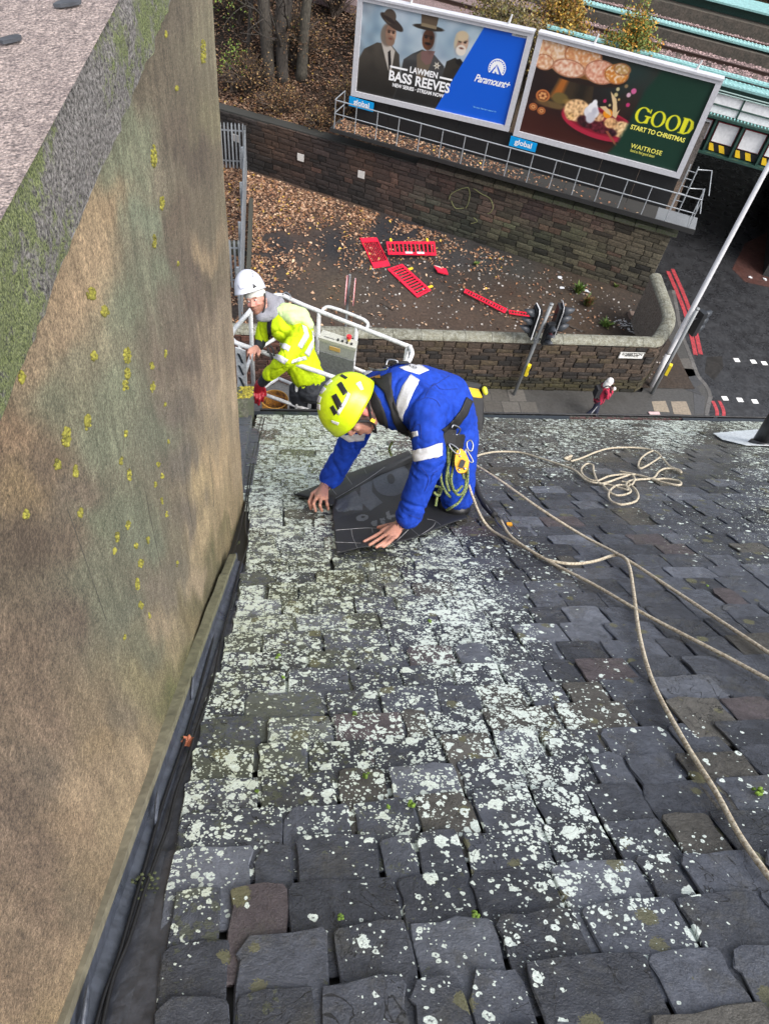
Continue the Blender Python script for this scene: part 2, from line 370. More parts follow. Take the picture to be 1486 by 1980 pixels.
# ------------------------------------------------------------------ roof of slates
roof_t = thing('slate_roof', UV(2.0, 3.5, 0), 'wet dark slate roof crusted with white lichen, falling from the viewpoint to the gutter', 'roof')
LICH = idw([(510, 830, .85), (600, 850, .9), (560, 900, .95), (520, 960, .9), (600, 930, .95), (720, 850, .9), (700, 880, .85), (770, 880, .6), (560, 1020, .75), (500, 1040, .7), (600, 1060, .6), (560, 1100, .6), (480, 1130, .75), (470, 1170, .9), (600, 1140, .45), (700, 1110, .45),
            (800, 1100, .4), (870, 1060, .6), (860, 1120, .65), (840, 1180, .8), (900, 1160, .8), (890, 1220, .9), (940, 1250, .85), (870, 1290, .75), (950, 1300, .85), (990, 1350, .7), (930, 1380, .65), (1010, 1420, .72), (1060, 1400, .7), (1040, 1490, .8), (1100, 1470, .55), (1080, 1560, .68), (1130, 1620, .5), (1120, 1680, .55), (1190, 1740, .6), (1230, 1680, .4),
            (960, 1180, .45), (990, 1240, .4), (1040, 1310, .3), (1150, 1450, .15), (1180, 1560, .08), (1250, 1500, .03), (1330, 1740, .14), (1280, 1770, .2), (1330, 1860, .25), (1420, 1800, .05), (560, 1240, .5), (480, 1260, .6), (650, 1220, .35), (720, 1250, .32), (770, 1290, .35), (690, 1330, .3), (440, 1370, .62), (520, 1370, .45), (600, 1370, .4), (800, 1350, .42), (850, 1430, .5), (760, 1440, .45), (700, 1480, .45), (880, 1500, .4), (600, 1440, .45), (500, 1450, .55), (430, 1460, .65), (400, 1540, .6), (460, 1530, .5), (380, 1630, .6), (480, 1620, .18), (560, 1540, .25), (650, 1560, .4), (760, 1560, .4), (820, 1590, .4), (930, 1560, .32), (900, 1630, .3), (980, 1620, .3),
            (360, 1690, .5), (430, 1690, .25), (540, 1690, .03), (640, 1710, .04), (700, 1670, .12), (760, 1720, .12), (860, 1700, .2), (350, 1790, .25), (450, 1790, .05), (590, 1770, .08), (700, 1800, .14), (800, 1780, .2), (880, 1790, .2), (960, 1740, .2), (1050, 1760, .18), (420, 1880, .06), (530, 1880, .05), (650, 1880, .05), (720, 1830, .16), (800, 1880, .2), (880, 1850, .15), (900, 1900, .2), (1000, 1850, .25), (1060, 1900, .15), (330, 1930, .1), (600, 1950, .03), (750, 1950, .1), (1100, 1930, .05), (1220, 1860, .14), (1240, 1950, .02), (1400, 1940, .02),
            (930, 900, .12), (900, 1000, .12), (960, 1000, .05), (940, 1080, .25), (1000, 1130, .12), (1060, 1200, .1), (1100, 1300, .06), (1150, 1200, .02), (1100, 1000, .01), (1200, 900, .02), (1350, 900, .02), (1200, 1100, .02), (1350, 1200, .03), (1300, 1340, .06), (1440, 1480, .1), (1350, 1440, .14), (1330, 1410, .15), (1420, 1560, .12), (1400, 1660, .05), (1450, 1350, .03), (1240, 1560, .03), (1300, 1640, .2), (1000, 820, .25), (1100, 826, .45), (1300, 822, .75), (1440, 835, .6), (1200, 840, .15), (1200, 820, .6), (1400, 860, .08), (950, 830, .25)], 4.2)
MOSS = idw([(500, 830, .4), (530, 860, .8), (600, 880, .7), (560, 980, .5), (500, 1100, .6), (620, 1150, .8), (700, 1130, .9), (560, 1200, .8), (470, 1290, .8), (430, 1350, .9), (520, 1350, .7), (640, 1300, .6), (560, 1430, .7), (480, 1490, 1.0), (400, 1530, .8), (700, 1400, .4), (860, 1200, .05), (950, 1300, .05), (900, 1450, .1), (1050, 1500, .05), (370, 1650, .7), (500, 1650, .3), (340, 1780, .5), (560, 1800, .3), (700, 1850, .2), (1000, 1850, .1), (1200, 1700, .1), (1300, 1300, .0), (1250, 950, .35), (1100, 870, .4), (1000, 1000, .15), (1400, 900, .45), (1450, 1700, .1), (750, 1560, .35), (620, 1540, .5), (440, 1900, .3)], 3)
# courses: tail positions down the slope, wider spaced towards the eaves
vs = [.20]
while vs[-1] < 6.15: vs.append(vs[-1] + .082 + .0135 * vs[-1] ** .9 * 1.55 + rng.uniform(-.004, .004))
def left_edge(v):
    # lead gutter edge beside the wall
    k = [(.2, -.20), (.85, -.185), (1.416, -.203), (1.9, -.165), (2.4, -.145), (3.3, -.125), (3.6, -.17), (4.5, -.20), (6.3, -.19)]
    for (a, x), (b, y) in zip(k, k[1:]):
        if v <= b: return x + (y - x) * max(0, (v - a)) / (b - a)
    return -.19
def slate_poly(u0, u1, v1, expo, r):
    """outline in (u, v); tail edge at v1, head hidden beneath the course above"""
    v0 = v1 - expo * 1.75
    j = lambda s: float(r.uniform(-s, s))
    sk = j(.005); c0, c1 = abs(j(.004)), abs(j(.004)); w = u1 - u0
    if r.random() < .12: c0 += r.uniform(.01, .03)
    if r.random() < .12: c1 += r.uniform(.01, .03)
    pts = [(u0 + .004, v0), (u1 - .004, v0), (u1 - .003 + j(.003), v1 - expo * .9), (u1 - .004 + j(.005), v1 - expo * .45), (u1 - .002 + j(.004), v1 - .012 - c1 * .8)]
    pts += [(u1 - .006 - c1 * .5, v1 - .003 + j(.003)), (u0 + w * .66 + j(.012), v1 + j(.006)), (u0 + w * .33 + j(.012), v1 + sk + j(.006)), (u0 + .006 + c0 * .5, v1 - .003 + j(.003))]
    pts += [(u0 + .002 + j(.004), v1 - .012 - c0 * .8), (u0 + .004 + j(.005), v1 - expo * .45), (u0 + .003 + j(.003), v1 - expo * .9)]
    return pts
def slate_geo(u0, u1, v1, expo, r, th):
    pts = slate_poly(u0, u1, v1, expo, r); n = len(pts); v0 = v1 - expo * 1.75
    lift0 = .003; lift1 = .0155 + r.uniform(-.002, .003); tw = r.uniform(-.0025, .0025)
    cu, cv = (u0 + u1) / 2, v1 - expo * .6
    top = []; out = []; bot = []
    for (u, v) in pts:
        t = (v - v0) / (v1 - v0); w = lift0 + (lift1 - lift0) * t + tw * (u - cu) / .1
        ins = r.uniform(.0008, .0045); d = np.array([cu - u, cv - v]); d = d / (np.linalg.norm(d) + 1e-9)
        top.append(UV(u + d[0] * ins, v + d[1] * ins, w + th)); out.append(UV(u, v, w + th * r.uniform(.5, .9))); bot.append(UV(u - d[0] * -.002, v - d[1] * -.002, w))
    V = top + out + bot + [UV(cu + r.uniform(-.01, .01), cv, lift0 + (lift1 - lift0) * .6 + th + r.uniform(0, .0015))]
    Fc = [(i, (i + 1) % n, 3 * n) for i in range(n)]
    for a, b_ in ((1, 0), (2, 1)):
        Fc += [(a * n + i, a * n + (i + 1) % n, b_ * n + (i + 1) % n, b_ * n + i) for i in range(n)]
    return V, Fc
slates = []
rs = np.random.default_rng(11)
hole = lambda u, v: False
for ci, v1 in enumerate(vs):
    if ci == 0: continue
    expo = v1 - vs[ci - 1]
    uL = left_edge(v1 - expo / 2) + rs.uniform(-.012, .012)
    uR = 1.15 + .68 * v1 + .15; u = uL
    last = 'x'
    while u < uR:
        wd = float(np.clip(rs.normal(.128 + .012 * v1, .032), .065, .24))
        g = rs.choice([-.001, .001, .004, .009], p=[.35, .35, .22, .08])
        vv = v1 + rs.uniform(-.005, .005)
        if rs.random() < .06: vv += rs.uniform(-.02, .012)
        slates.append((u, u + wd, vv, expo, float(rs.uniform(.006, .012)), ci))
        u += wd + g
def slate_col(r, px, py):
    k = r.random()
    c = np.array([.064, .070, .086]) * r.uniform(.6, 1.4)
    if k < .06: c = np.array([.082, .077, .068]) * r.uniform(.7, 1.3)
    elif k < .085: c = np.array([.085, .070, .074]) * r.uniform(.8, 1.3)
    elif k < .20: c = np.array([.12, .13, .155]) * r.uniform(.8, 1.2)
    t = np.clip((950 - py) / 130, 0, 1)                       # old courses by the eaves: browner, paler stone
    return c * (1 - t) + np.array([.085, .08, .067]) * r.uniform(.75, 1.25) * t
info = []
for i, s in enumerate(slates):
    c = UV((s[0] + s[1]) / 2, s[2] - s[3] / 2, .02); q = proj(c)
    vis = -60 < q[0] < 1540 and 790 < q[1] < 2040
    area = (s[1] - s[0]) * s[3] * (F / q[2]) ** 2 * (q[1] - 560) / F
    info.append((area if vis else -1, i, q))
order = sorted(info, key=lambda x: -x[0]); big = set(x[1] for x in order[:300])
rest = MB(); rest_a = {'tint': [], 'lich': [], 'moss': [], 'worn': []}
def slate_attrs(V, r):
    q = projn(np.array(V)); l = np.clip(LICH(q)[:, 0] * 1.2 - .085, 0, 1) ** 1.2; mo = MOSS(q)[:, 0]
    f = r.uniform(.72, 1.3)
    if r.random() < .07: f *= .12
    return dict(tint=np.full(len(V), r.random()), lich=np.clip(l * f, 0, 1), moss=np.clip(mo * r.uniform(.5, 1.3), 0, 1), worn=np.full(len(V), r.random() ** 3)), q
for i, s in enumerate(slates):
    r = np.random.default_rng(1000 + i)
    V, Fc = slate_geo(s[0], s[1], s[2], s[3], r, s[4]); at, q = slate_attrs(V, r)
    col = slate_col(r, info[i][2][0], info[i][2][1])
    if i in big:
        mb = MB(); mb.add(V, Fc, col); mb.build('slate', M_SLATE, roof_t, attrs=at)
    else:
        rest.add(V, Fc, col)
        for k in rest_a: rest_a[k].append(at[k])
o = rest.build('slates_smaller', M_SLATE, roof_t, attrs={k: np.concatenate(v) for k, v in rest_a.items()}); tag(o, kind='stuff')
# boarding under the slates
mb = MB(); mb.quad(UV(-.9, -.2, -.004), UV(-.9, 6.28, -.004), UV(7.5, 6.28, -.004), UV(7.5, -.2, -.004), (.02, .018, .015))
mb.build('sarking_board', M_VCP, roof_t)
# small moss tufts in joints
mb = MB()
for (px, py, s) in [(795, 1555, .010), (657, 1772, .007), (918, 1768, .008), (537, 1268, .009), (548, 1310, .006), (830, 1200, .008), (1465, 1530, .012), (1367, 1133, .006), (707, 1500, .008), (685, 1380, .007), (495, 1530, .006), (750, 1560, .006)]:
    c = RF(px, py, .03)
    for k in range(9): mb.ell(c + rng.uniform(-1, 1, 3) * s * .6, (s * .5, s * .35, s * .5), nu=6, nv=4, col=np.array([.10, .17, .02]) * rng.uniform(.7, 1.4))
tag(mb.build('moss_tuft', M_VC, roof_t), kind='stuff')

# ------------------------------------------------------------------ party wall / chimney wall on the left
W1 = RF(475, 970); W2 = RF(150, 1980)
wd = unit((W1 - W2) * [1, 1, 0]); wn = np.array([wd[1], -wd[0], 0.0])      # along (away), and facing the roof (+X)
ZC0, ZC1 = 15.99, 16.11
wall_t = thing('party_wall', (W1 + W2) / 2 * [1, 1, 0] + [0, 0, 14.5], 'rendered wall streaked green, tan and grey that rises at the left beside the slates', 'wall')
WCOL = idw([(330, 40, (112, 103, 88)), (400, 60, (140, 134, 108)), (405, 250, (132, 126, 96)), (300, 150, (112, 102, 85)), (250, 250, (132, 142, 115)), (300, 330, (140, 132, 112)), (200, 400, (186, 158, 120)), (130, 560, (190, 160, 124)), (165, 480, (188, 160, 124)), (110, 640, (176, 150, 118)), (280, 420, (136, 150, 125)), (240, 330, (138, 148, 120)), (350, 420, (108, 94, 80)), (345, 250, (108, 96, 82)), (385, 420, (112, 102, 85)), (370, 300, (98, 86, 74)), (420, 420, (136, 126, 102)), (420, 520, (132, 120, 98)), (250, 600, (132, 142, 116)), (310, 520, (128, 138, 114)), (340, 600, (122, 112, 98)), (345, 500, (112, 98, 86)), (380, 600, (104, 88, 78)), (385, 530, (100, 86, 76)), (402, 500, (176, 152, 118)), (425, 620, (160, 142, 120)),
            (60, 700, (170, 146, 115)), (150, 700, (146, 142, 115)), (110, 760, (128, 132, 106)), (230, 750, (130, 140, 114)), (200, 850, (132, 142, 116)), (350, 800, (118, 108, 98)), (300, 830, (126, 134, 112)), (365, 700, (112, 98, 88)), (390, 750, (160, 142, 122)), (430, 760, (202, 178, 146)), (400, 700, (170, 150, 125)), (420, 900, (212, 182, 138)), (400, 950, (196, 172, 128)), (450, 800, (180, 160, 130)), (460, 900, (184, 162, 128)), (445, 990, (182, 158, 118)), (360, 900, (112, 106, 98)), (365, 1000, (124, 114, 102)),
            (20, 850, (158, 128, 98)), (80, 900, (126, 106, 86)), (45, 940, (160, 134, 96)), (150, 950, (124, 110, 94)), (60, 1050, (112, 94, 78)), (130, 1040, (116, 100, 84)), (200, 1000, (124, 134, 108)), (190, 1120, (124, 128, 106)), (280, 1050, (124, 134, 112)), (250, 1000, (126, 136, 112)), (340, 1100, (128, 122, 105)), (310, 1150, (138, 128, 112)), (380, 1100, (192, 170, 138)), (400, 1030, (200, 176, 134)), (430, 1040, (150, 134, 92)), (450, 1010, (120, 112, 70)), (430, 1090, (104, 100, 62)), (250, 1200, (120, 126, 106)), (220, 1180, (122, 128, 106)), (150, 1200, (118, 102, 87)), (50, 1250, (124, 104, 86)), (310, 1220, (180, 160, 130)), (280, 1260, (128, 130, 104)), (330, 1250, (168, 152, 115)), (380, 1180, (140, 126, 86)), (400, 1150, (108, 102, 66)), (300, 1330, (160, 150, 108)), (340, 1350, (112, 116, 66)), (360, 1270, (112, 110, 66)), (100, 1400, (138, 116, 96)), (60, 1350, (124, 104, 86)), (200, 1430, (176, 150, 112)), (170, 1390, (150, 130, 102)), (240, 1390, (136, 122, 100)), (270, 1480, (196, 170, 132)), (300, 1440, (156, 138, 104)),
            (30, 1550, (126, 106, 90)), (90, 1500, (120, 104, 88)), (150, 1600, (174, 146, 114)), (170, 1520, (178, 152, 120)), (230, 1600, (180, 156, 120)), (60, 1650, (130, 108, 90)), (80, 1750, (142, 118, 96)), (200, 1700, (166, 142, 108)), (150, 1740, (136, 118, 94)), (130, 1850, (172, 146, 112)), (90, 1830, (150, 126, 100)), (20, 1900, (140, 116, 92)), (100, 1960, (170, 144, 106)), (30, 1790, (138, 116, 94))], 4.0)
mw = mat('render_coat', (1, 1, 1), .92, attr=True, var=.0, bump=.0)
t = mw.node_tree; L = t.links; b = t.nodes['Principled BSDF']
geo = [n for n in t.nodes if n.type == 'NEW_GEOMETRY'][0]; att = [n for n in t.nodes if n.type == 'ATTRIBUTE'][0]
def wnoise(sc, det=6, rough=.6, strz=1.0):
    mp = t.nodes.new('ShaderNodeMapping'); mp.inputs['Scale'].default_value = (1, 1, strz); L.new(geo.outputs['Position'], mp.inputs['Vector'])
    n = t.nodes.new('ShaderNodeTexNoise'); n.inputs['Scale'].default_value = sc; n.inputs['Detail'].default_value = det; n.inputs['Roughness'].default_value = rough; L.new(mp.outputs[0], n.inputs['Vector']); return n
na = wnoise(330, 3, .7); nb = wnoise(28, 8, .7); nc = wnoise(9, 6, .6, .18)
def mrange(src, a, b_, c, d):
    m = t.nodes.new('ShaderNodeMapRange'); m.inputs[1].default_value = a; m.inputs[2].default_value = b_; m.inputs[3].default_value = c; m.inputs[4].default_value = d; L.new(src, m.inputs[0]); return m.outputs[0]
def mul(a, b_):
    m = t.nodes.new('ShaderNodeMath'); m.operation = 'MULTIPLY'; L.new(a, m.inputs[0]); L.new(b_, m.inputs[1]); return m.outputs[0]
nd = wnoise(120, 5, .8); ne = wnoise(34, 7, .7, .10)
k = mul(mul(mrange(na.outputs['Fac'], .36, .64, .58, 1.45), mrange(nb.outputs['Fac'], .3, .7, .78, 1.24)), mul(mrange(nc.outputs['Fac'], .36, .64, .86, 1.14), mul(mrange(nd.outputs['Fac'], .38, .62, .62, 1.36), mrange(ne.outputs['Fac'], .35, .65, .84, 1.18))))
vm = t.nodes.new('ShaderNodeVectorMath'); vm.operation = 'SCALE'; L.new(att.outputs['Color'], vm.inputs[0]); L.new(k, vm.inputs['Scale']); L.new(vm.outputs[0], b.inputs['Base Color'])
ad = t.nodes.new('ShaderNodeMath'); ad.operation = 'ADD'; L.new(na.outputs['Fac'], ad.inputs[0]); L.new(nb.outputs['Fac'], ad.inputs[1])
bp = t.nodes.new('ShaderNodeBump'); bp.inputs['Strength'].default_value = 1.0; bp.inputs['Distance'].default_value = .006; L.new(ad.outputs[0], bp.inputs['Height']); L.new(bp.outputs[0], b.inputs['Normal'])
M_RENDER = mw
LW = float((W1 - W2).dot(wd)); EXT = .75
def wpt(t_, z, off=0.0):
    q = W2 + wd * t_ + wn * off; return np.array([q[0], q[1], z])
def zroof(t_):
    q = W2 + wd * t_; return RO[2] + RN[1] / RN[2] * (RO[1] - q[1]) - 0
# a dense sheet, turned round the far arris with a small radius
ncol, nrow = 210, 190; V = []; Fc = []
ts = np.concatenate([np.linspace(-EXT, LW - .03, ncol - 12), LW - .03 + .03 * np.sin(np.linspace(0, math.pi / 2, 8)), [LW, LW, LW, LW]])
offs = np.concatenate([np.zeros(ncol - 12), -.03 + .03 * np.cos(np.linspace(0, math.pi / 2, 8)), [-.08, -.2, -.35, -.5]])
for j in range(nrow + 1):
    for i in range(len(ts)):
        tt = ts[i]; zl = zroof(min(tt, LW)) - .03; z = zl + (ZC0 - zl) * (j / nrow)
        nz = mnoise.noise(Vector((tt * 3, z * 3, 1.7))) * .006 + mnoise.noise(Vector((tt * 11, z * 11, 4.7))) * .002
        fade = 1 if j < nrow - 4 else (nrow - j) / 4
        V.append(wpt(tt, z, offs[i] + nz * fade - .004))
n = len(ts)
for j in range(nrow):
    for i in range(n - 1): Fc.append((j * n + i, j * n + i + 1, (j + 1) * n + i + 1, (j + 1) * n + i))
V = np.array(V); q = projn(V)
wob = np.array([[mnoise.noise(Vector((p[0] * 4 + 5, p[1] * 4, p[2] * 2.0))), mnoise.noise(Vector((p[0] * 4, p[1] * 4 + 9, p[2] * 2.0)))] for p in V])
wob2 = np.array([[mnoise.noise(Vector((p[0] * 17 + 5, p[1] * 17, p[2] * 7))), mnoise.noise(Vector((p[0] * 15, p[1] * 15 + 9, p[2] * 6)))] for p in V])
q2 = q[:, :2] + wob * np.array([24, 46]) + wob2 * np.array([18, 26]); wc = lin(((WCOL(q2) * .86 + WCOL(q2).mean(1, keepdims=True) * .14) * .80 + np.array([150, 140, 122]) * .20) * np.array([1.05, 1.035, 1.01])) * .72
# hidden from the photograph: behind and above keep the general tone
mb = MB(); mb.add(V, Fc, wc); mb.build('render_face', M_RENDER, wall_t, smooth=True)
# cope on top
M_COPE = mat('cope_aggregate', (.34, .275, .25), .9, var=.6, vscale=75, col2=(.20, .16, .15), bump=1.0, bscale=190, bdist=.01)
M_COPEF = mat('cope_face', (.30, .29, .28), .95, var=.5, vscale=45, col2=(.09, .09, .08), bump=1.0, bscale=160, bdist=.008)
mb = MB()
def cp(i, j):
    tt = -EXT + (LW + EXT + .06) * i; z = ZC0 + (ZC1 - ZC0) * j
    q_ = wpt(tt, z, .016 - .008 * j ** 3); nz = [mnoise.noise(Vector((tt * k_, z * k_, 3.3))) for k_ in (20, 60)]
    return q_ + wn * (nz[0] * .006 + nz[1] * .004)
mb.grid(cp, 160, 8); pq = np.array(mb.v[-1]); qq = projn(pq)
gm = idw([(240, 20, .5), (235, 100, .75), (170, 150, .2), (150, 250, .1), (110, 330, .3), (60, 320, .85), (60, 400, .7), (20, 420, 1.0), (20, 560, .95), (60, 500, .6), (80, 420, .3), (290, 20, .9), (0, 600, 1)], 3)(qq)[:, 0]
nz = np.array([mnoise.noise(Vector(p * 14)) + .6 * mnoise.noise(Vector(p * 45)) for p in pq])
g = np.clip((gm + nz * .8 - .45) * 4, 0, 1)[:, None]
spk = np.array([mnoise.noise(Vector(p * 120)) for p in pq])[:, None]
mb.c[-1] = np.repeat(np.clip(gm + nz * .35, 0, 1)[:, None], 3, 1)
cm = mat('cope_rough', (1, 1, 1), .95, attr=True); t = cm.node_tree; L = t.links; b = t.nodes['Principled BSDF']
geo = [n for n in t.nodes if n.type == 'NEW_GEOMETRY'][0]; att = [n for n in t.nodes if n.type == 'ATTRIBUTE'][0]
n1, n2, n3 = wnoise(210, 4, .75), wnoise(60, 6, .75), wnoise(420, 2, .6)
def ramp(src, stops):
    r = t.nodes.new('ShaderNodeValToRGB'); el = r.color_ramp.elements
    el[0].position, el[0].color = stops[0][0], (*stops[0][1], 1); el[1].position, el[1].color = stops[-1][0], (*stops[-1][1], 1)
    for p_, c_ in stops[1:-1]: e = el.new(p_); e.color = (*c_, 1)
    L.new(src, r.inputs[0]); return r.outputs[0]
grit = ramp(n1.outputs['Fac'], [(.36, (.03, .03, .028)), (.46, (.17, .16, .15)), (.56, (.33, .31, .30)), (.68, (.55, .52, .50))])
gcol = ramp(n3.outputs['Fac'], [(.35, (.05, .07, .02)), (.5, (.17, .22, .06)), (.66, (.34, .40, .12))])
def mth(op, a, b_):
    m = t.nodes.new('ShaderNodeMath'); m.operation = op
    for i, x in enumerate((a, b_)):
        if isinstance(x, (int, float)): m.inputs[i].default_value = x
        else: L.new(x, m.inputs[i])
    return m.outputs[0]
gs = t.nodes.new('ShaderNodeSeparateColor'); L.new(att.outputs['Color'], gs.inputs[0])
gk = mth('ADD', mth('MULTIPLY', gs.outputs[0], .5), mth('ADD', mth('MULTIPLY', n2.outputs['Fac'], 1.2), mth('MULTIPLY', n1.outputs['Fac'], .5)))
msk = mrange(gk, 1.12, 1.26, 0, .8)
mx = t.nodes.new('ShaderNodeMix'); mx.data_type = 'RGBA'; L.new(msk, mx.inputs[0]); L.new(grit, mx.inputs[6]); L.new(gcol, mx.inputs[7]); L.new(mx.outputs[2], b.inputs['Base Color'])
bp = t.nodes.new('ShaderNodeBump'); bp.inputs['Strength'].default_value = 1.0; bp.inputs['Distance'].default_value = .012; L.new(mth('ADD', n1.outputs['Fac'], n2.outputs['Fac']), bp.inputs['Height']); L.new(bp.outputs[0], b.inputs['Normal'])
mb.build('cope_face', cm, wall_t, smooth=True)
mb = MB(); e0, e1 = -EXT, LW + .06
mb.grid(lambda i, j: wpt(e0 + (e1 - e0) * i, ZC1 + .001 + .001 * mnoise.noise(Vector((i * 40, j * 14, 0))), .015 - .9 * j), 80, 24); mb.build('cope_top', M_COPE, wall_t)
mb = MB(); mb.quad(wpt(e1, ZC0, .014), wpt(e1, ZC1, .008), wpt(e1, ZC1, -.9), wpt(e1, ZC0, -.9), (.27, .25, .24)); mb.quad(wpt(e0, ZC0, .014), wpt(e1, ZC0, .014), wpt(e1, ZC0, -.9), wpt(e0, ZC0, -.9), (.2, .2, .2)); mb.build('cope_end', M_VC, wall_t)
# loose chips of slate on the cope
for (px, py, s, lab) in [(132, 8, .022, 'small dark chip of slate on the pinkish cope, nearer the top edge'), (22, 78, .017, 'small dark chip of slate on the pinkish cope, nearer the left edge')]:
    c = plane(px, py, (0, 0, ZC1 + .004), Z3); mb = MB(); a0 = .6
    poly = [c + s * (math.cos(a) * np.array([.75, .65, 0]) + .42 * math.sin(a) * np.array([-.65, .75, 0])) * random.uniform(.8, 1.15) for a in np.linspace(0, 6.28, 9)[:-1]]
    mb.prism(poly, (0, 0, .004), (.05, .055, .065)); tag(mb.build('slate_chip', M_VC), lab, 'slate chip', 'chips of slate on the cope')
# yellow moss tufts growing on the render
mb = MB(); tree = BVHTree.FromPolygons([Vector(v) for v in V], Fc)
tufts = [(392, 100, 5, 26), (296, 302, 5, 22), (312, 392, 4, 13), (297, 467, 4, 12), (175, 568, 8, 12), (201, 602, 7, 10), (180, 688, 6, 9), (245, 687, 7, 15), (245, 722, 5, 10), (241, 745, 5, 10), (292, 706, 4, 8), (294, 748, 4, 10), (168, 817, 5, 16), (126, 845, 8, 20), (109, 898, 6, 9), (145, 912, 4, 12), (249, 917, 4, 11), (233, 891, 3, 7), (154, 992, 4, 11), (246, 1015, 4, 8), (226, 1037, 4, 10), (220, 1066, 3, 6), (271, 1088, 5, 9), (265, 1130, 4, 12), (271, 1171, 4, 7), (40, 730, 5, 11), (48, 995, 4, 8), (319, 684, 3, 8), (305, 898, 3, 6), (313, 920, 3, 6), (299, 938, 3, 6), (312, 968, 3, 7), (321, 995, 3, 6), (285, 1045, 3, 6), (342, 1090, 2, 6), (262, 1055, 3, 5), (288, 1190, 2, 6), (240, 1232, 2, 5), (318, 782, 2, 4), (325, 853, 2, 4), (242, 838, 2, 8), (343, 510, 2, 5), (341, 170, 3, 4), (320, 66, 2, 5)]
for (px, py, w, h) in tufts:
    for k in range(int(8 + w * h * .5)):
        a, rr = random.uniform(0, 6.28), random.random() ** .6
        hp = cast(tree, px + math.cos(a) * rr * w, py + math.sin(a) * rr * h, .001)
        if hp is None: continue
        s = random.uniform(.0012, .0032); mb.ell(hp, (s, s, s * 1.1), nu=5, nv=4, col=np.array([.24, .225, .035]) * random.uniform(.4, 1.25))
tag(mb.build('moss', M_VC, wall_t), kind='stuff')
# hairline cracks
mb = MB()
for line in [[(356, 902), (362, 960), (372, 1018)], [(281, 950), (292, 1010), (312, 1100)], [(404, 880), (411, 940), (413, 980)], [(130, 985), (160, 1070), (205, 1200)], [(440, 880), (446, 930)]]:
    pts = [cast(tree, *p, .0006) for p in crom([np.array(p, float) for p in line], 6)]; pts = [p for p in pts if p is not None]
    if len(pts) > 1: mb.tube(pts, .0006, 4, col=(.07, .065, .055))
mb.build('crack', M_VCP, wall_t)
# body of the building: blocks behind the visible faces
mb = MB(); a = wpt(-EXT, 0, -.012); b_ = wpt(LW - .02, 0, -.012)
mb.prism([wpt(-EXT, 14.0, -.03), wpt(LW - .04, 13.6, -.03), wpt(LW - .04, 13.6, -.88), wpt(-EXT, 14.0, -.88)], (0, 0, ZC0 - 14.0 - .01), (.16, .14, .12)); mb.build('core', M_VC, wall_t)

# ------------------------------------------------------------------ lead gutter between wall and slates
gut_t = thing('lead_valley_gutter', UV(-.2, 2.5, 0), 'strip of dark lead flashing in the trough between the rendered wall and the slates', 'flashing')
mb = MB(); prof = []
nt_ = 120
def gprof(t_):
    base = W2 + wd * t_; u0, v0 = uv(base); le = left_edge(v0) + .035
    st = .003 * ((v0 * 1.7) % 1); dn = mnoise.noise(Vector((v0 * 5, 1, 1))) * .003
    return [UV(u0 + .003, v0, .062 + dn), UV(u0 + .007 + dn, v0, .058), UV(u0 + .010, v0, .030 + dn), UV(u0 + .030 + dn, v0, .016 + st + dn), UV(u0 + .032 + dn, v0, .008 + st), UV((u0 + le) / 2, v0, .007 + dn + st), UV(le - .03, v0, .010 + st), UV(le, v0, .007 + st)]
V = []; Fc = []
for i in range(nt_ + 1): V += gprof(-EXT + (LW + EXT - .01) * i / nt_)
m_ = 8
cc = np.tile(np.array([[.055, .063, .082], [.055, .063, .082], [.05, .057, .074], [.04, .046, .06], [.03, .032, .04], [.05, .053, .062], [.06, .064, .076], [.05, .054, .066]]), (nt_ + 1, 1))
for i in range(nt_):
    for j in range(m_ - 1): Fc.append((i * m_ + j, i * m_ + j + 1, (i + 1) * m_ + j + 1, (i + 1) * m_ + j))
M_LEADC = mat('lead_sheet', (1, 1, 1), .4, attr=True, var=.35, vscale=11, bump=.45, bscale=22, bdist=.012, rvar=.15, spec=.7)
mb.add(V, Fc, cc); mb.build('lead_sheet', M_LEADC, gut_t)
# cement fillet stained green along the foot of the wall
mb = MB(); V = []; Fc = []
for i in range(nt_ + 1):
    t_ = -EXT + (LW + EXT - .04) * i / nt_; base = W2 + wd * t_; u0, v0 = uv(base)
    w = (.006 + .006 * mnoise.noise(Vector((t_ * 6, 2, 5)))) * min(1, (nt_ - i) / 12) - .006 * (i > nt_ - 12); V += [UV(u0 - .02, v0, .062 + w + .008), UV(u0 + .006, v0, .062 + w * .5 + .008), UV(u0 + .008, v0, .056)]
for i in range(nt_):
    for j in range(2): Fc.append((i * 3 + j, i * 3 + j + 1, (i + 1) * 3 + j + 1, (i + 1) * 3 + j))
V = np.array(V); py = projn(V)[:, 1]; kk = np.clip((1500 - py) / 200, 0, 1)[:, None]
mb.add(V, Fc, np.array([.16, .145, .10]) * (1 - kk) + np.array([.13, .125, .075]) * kk); mb.build('cement_fillet', M_VC, gut_t)
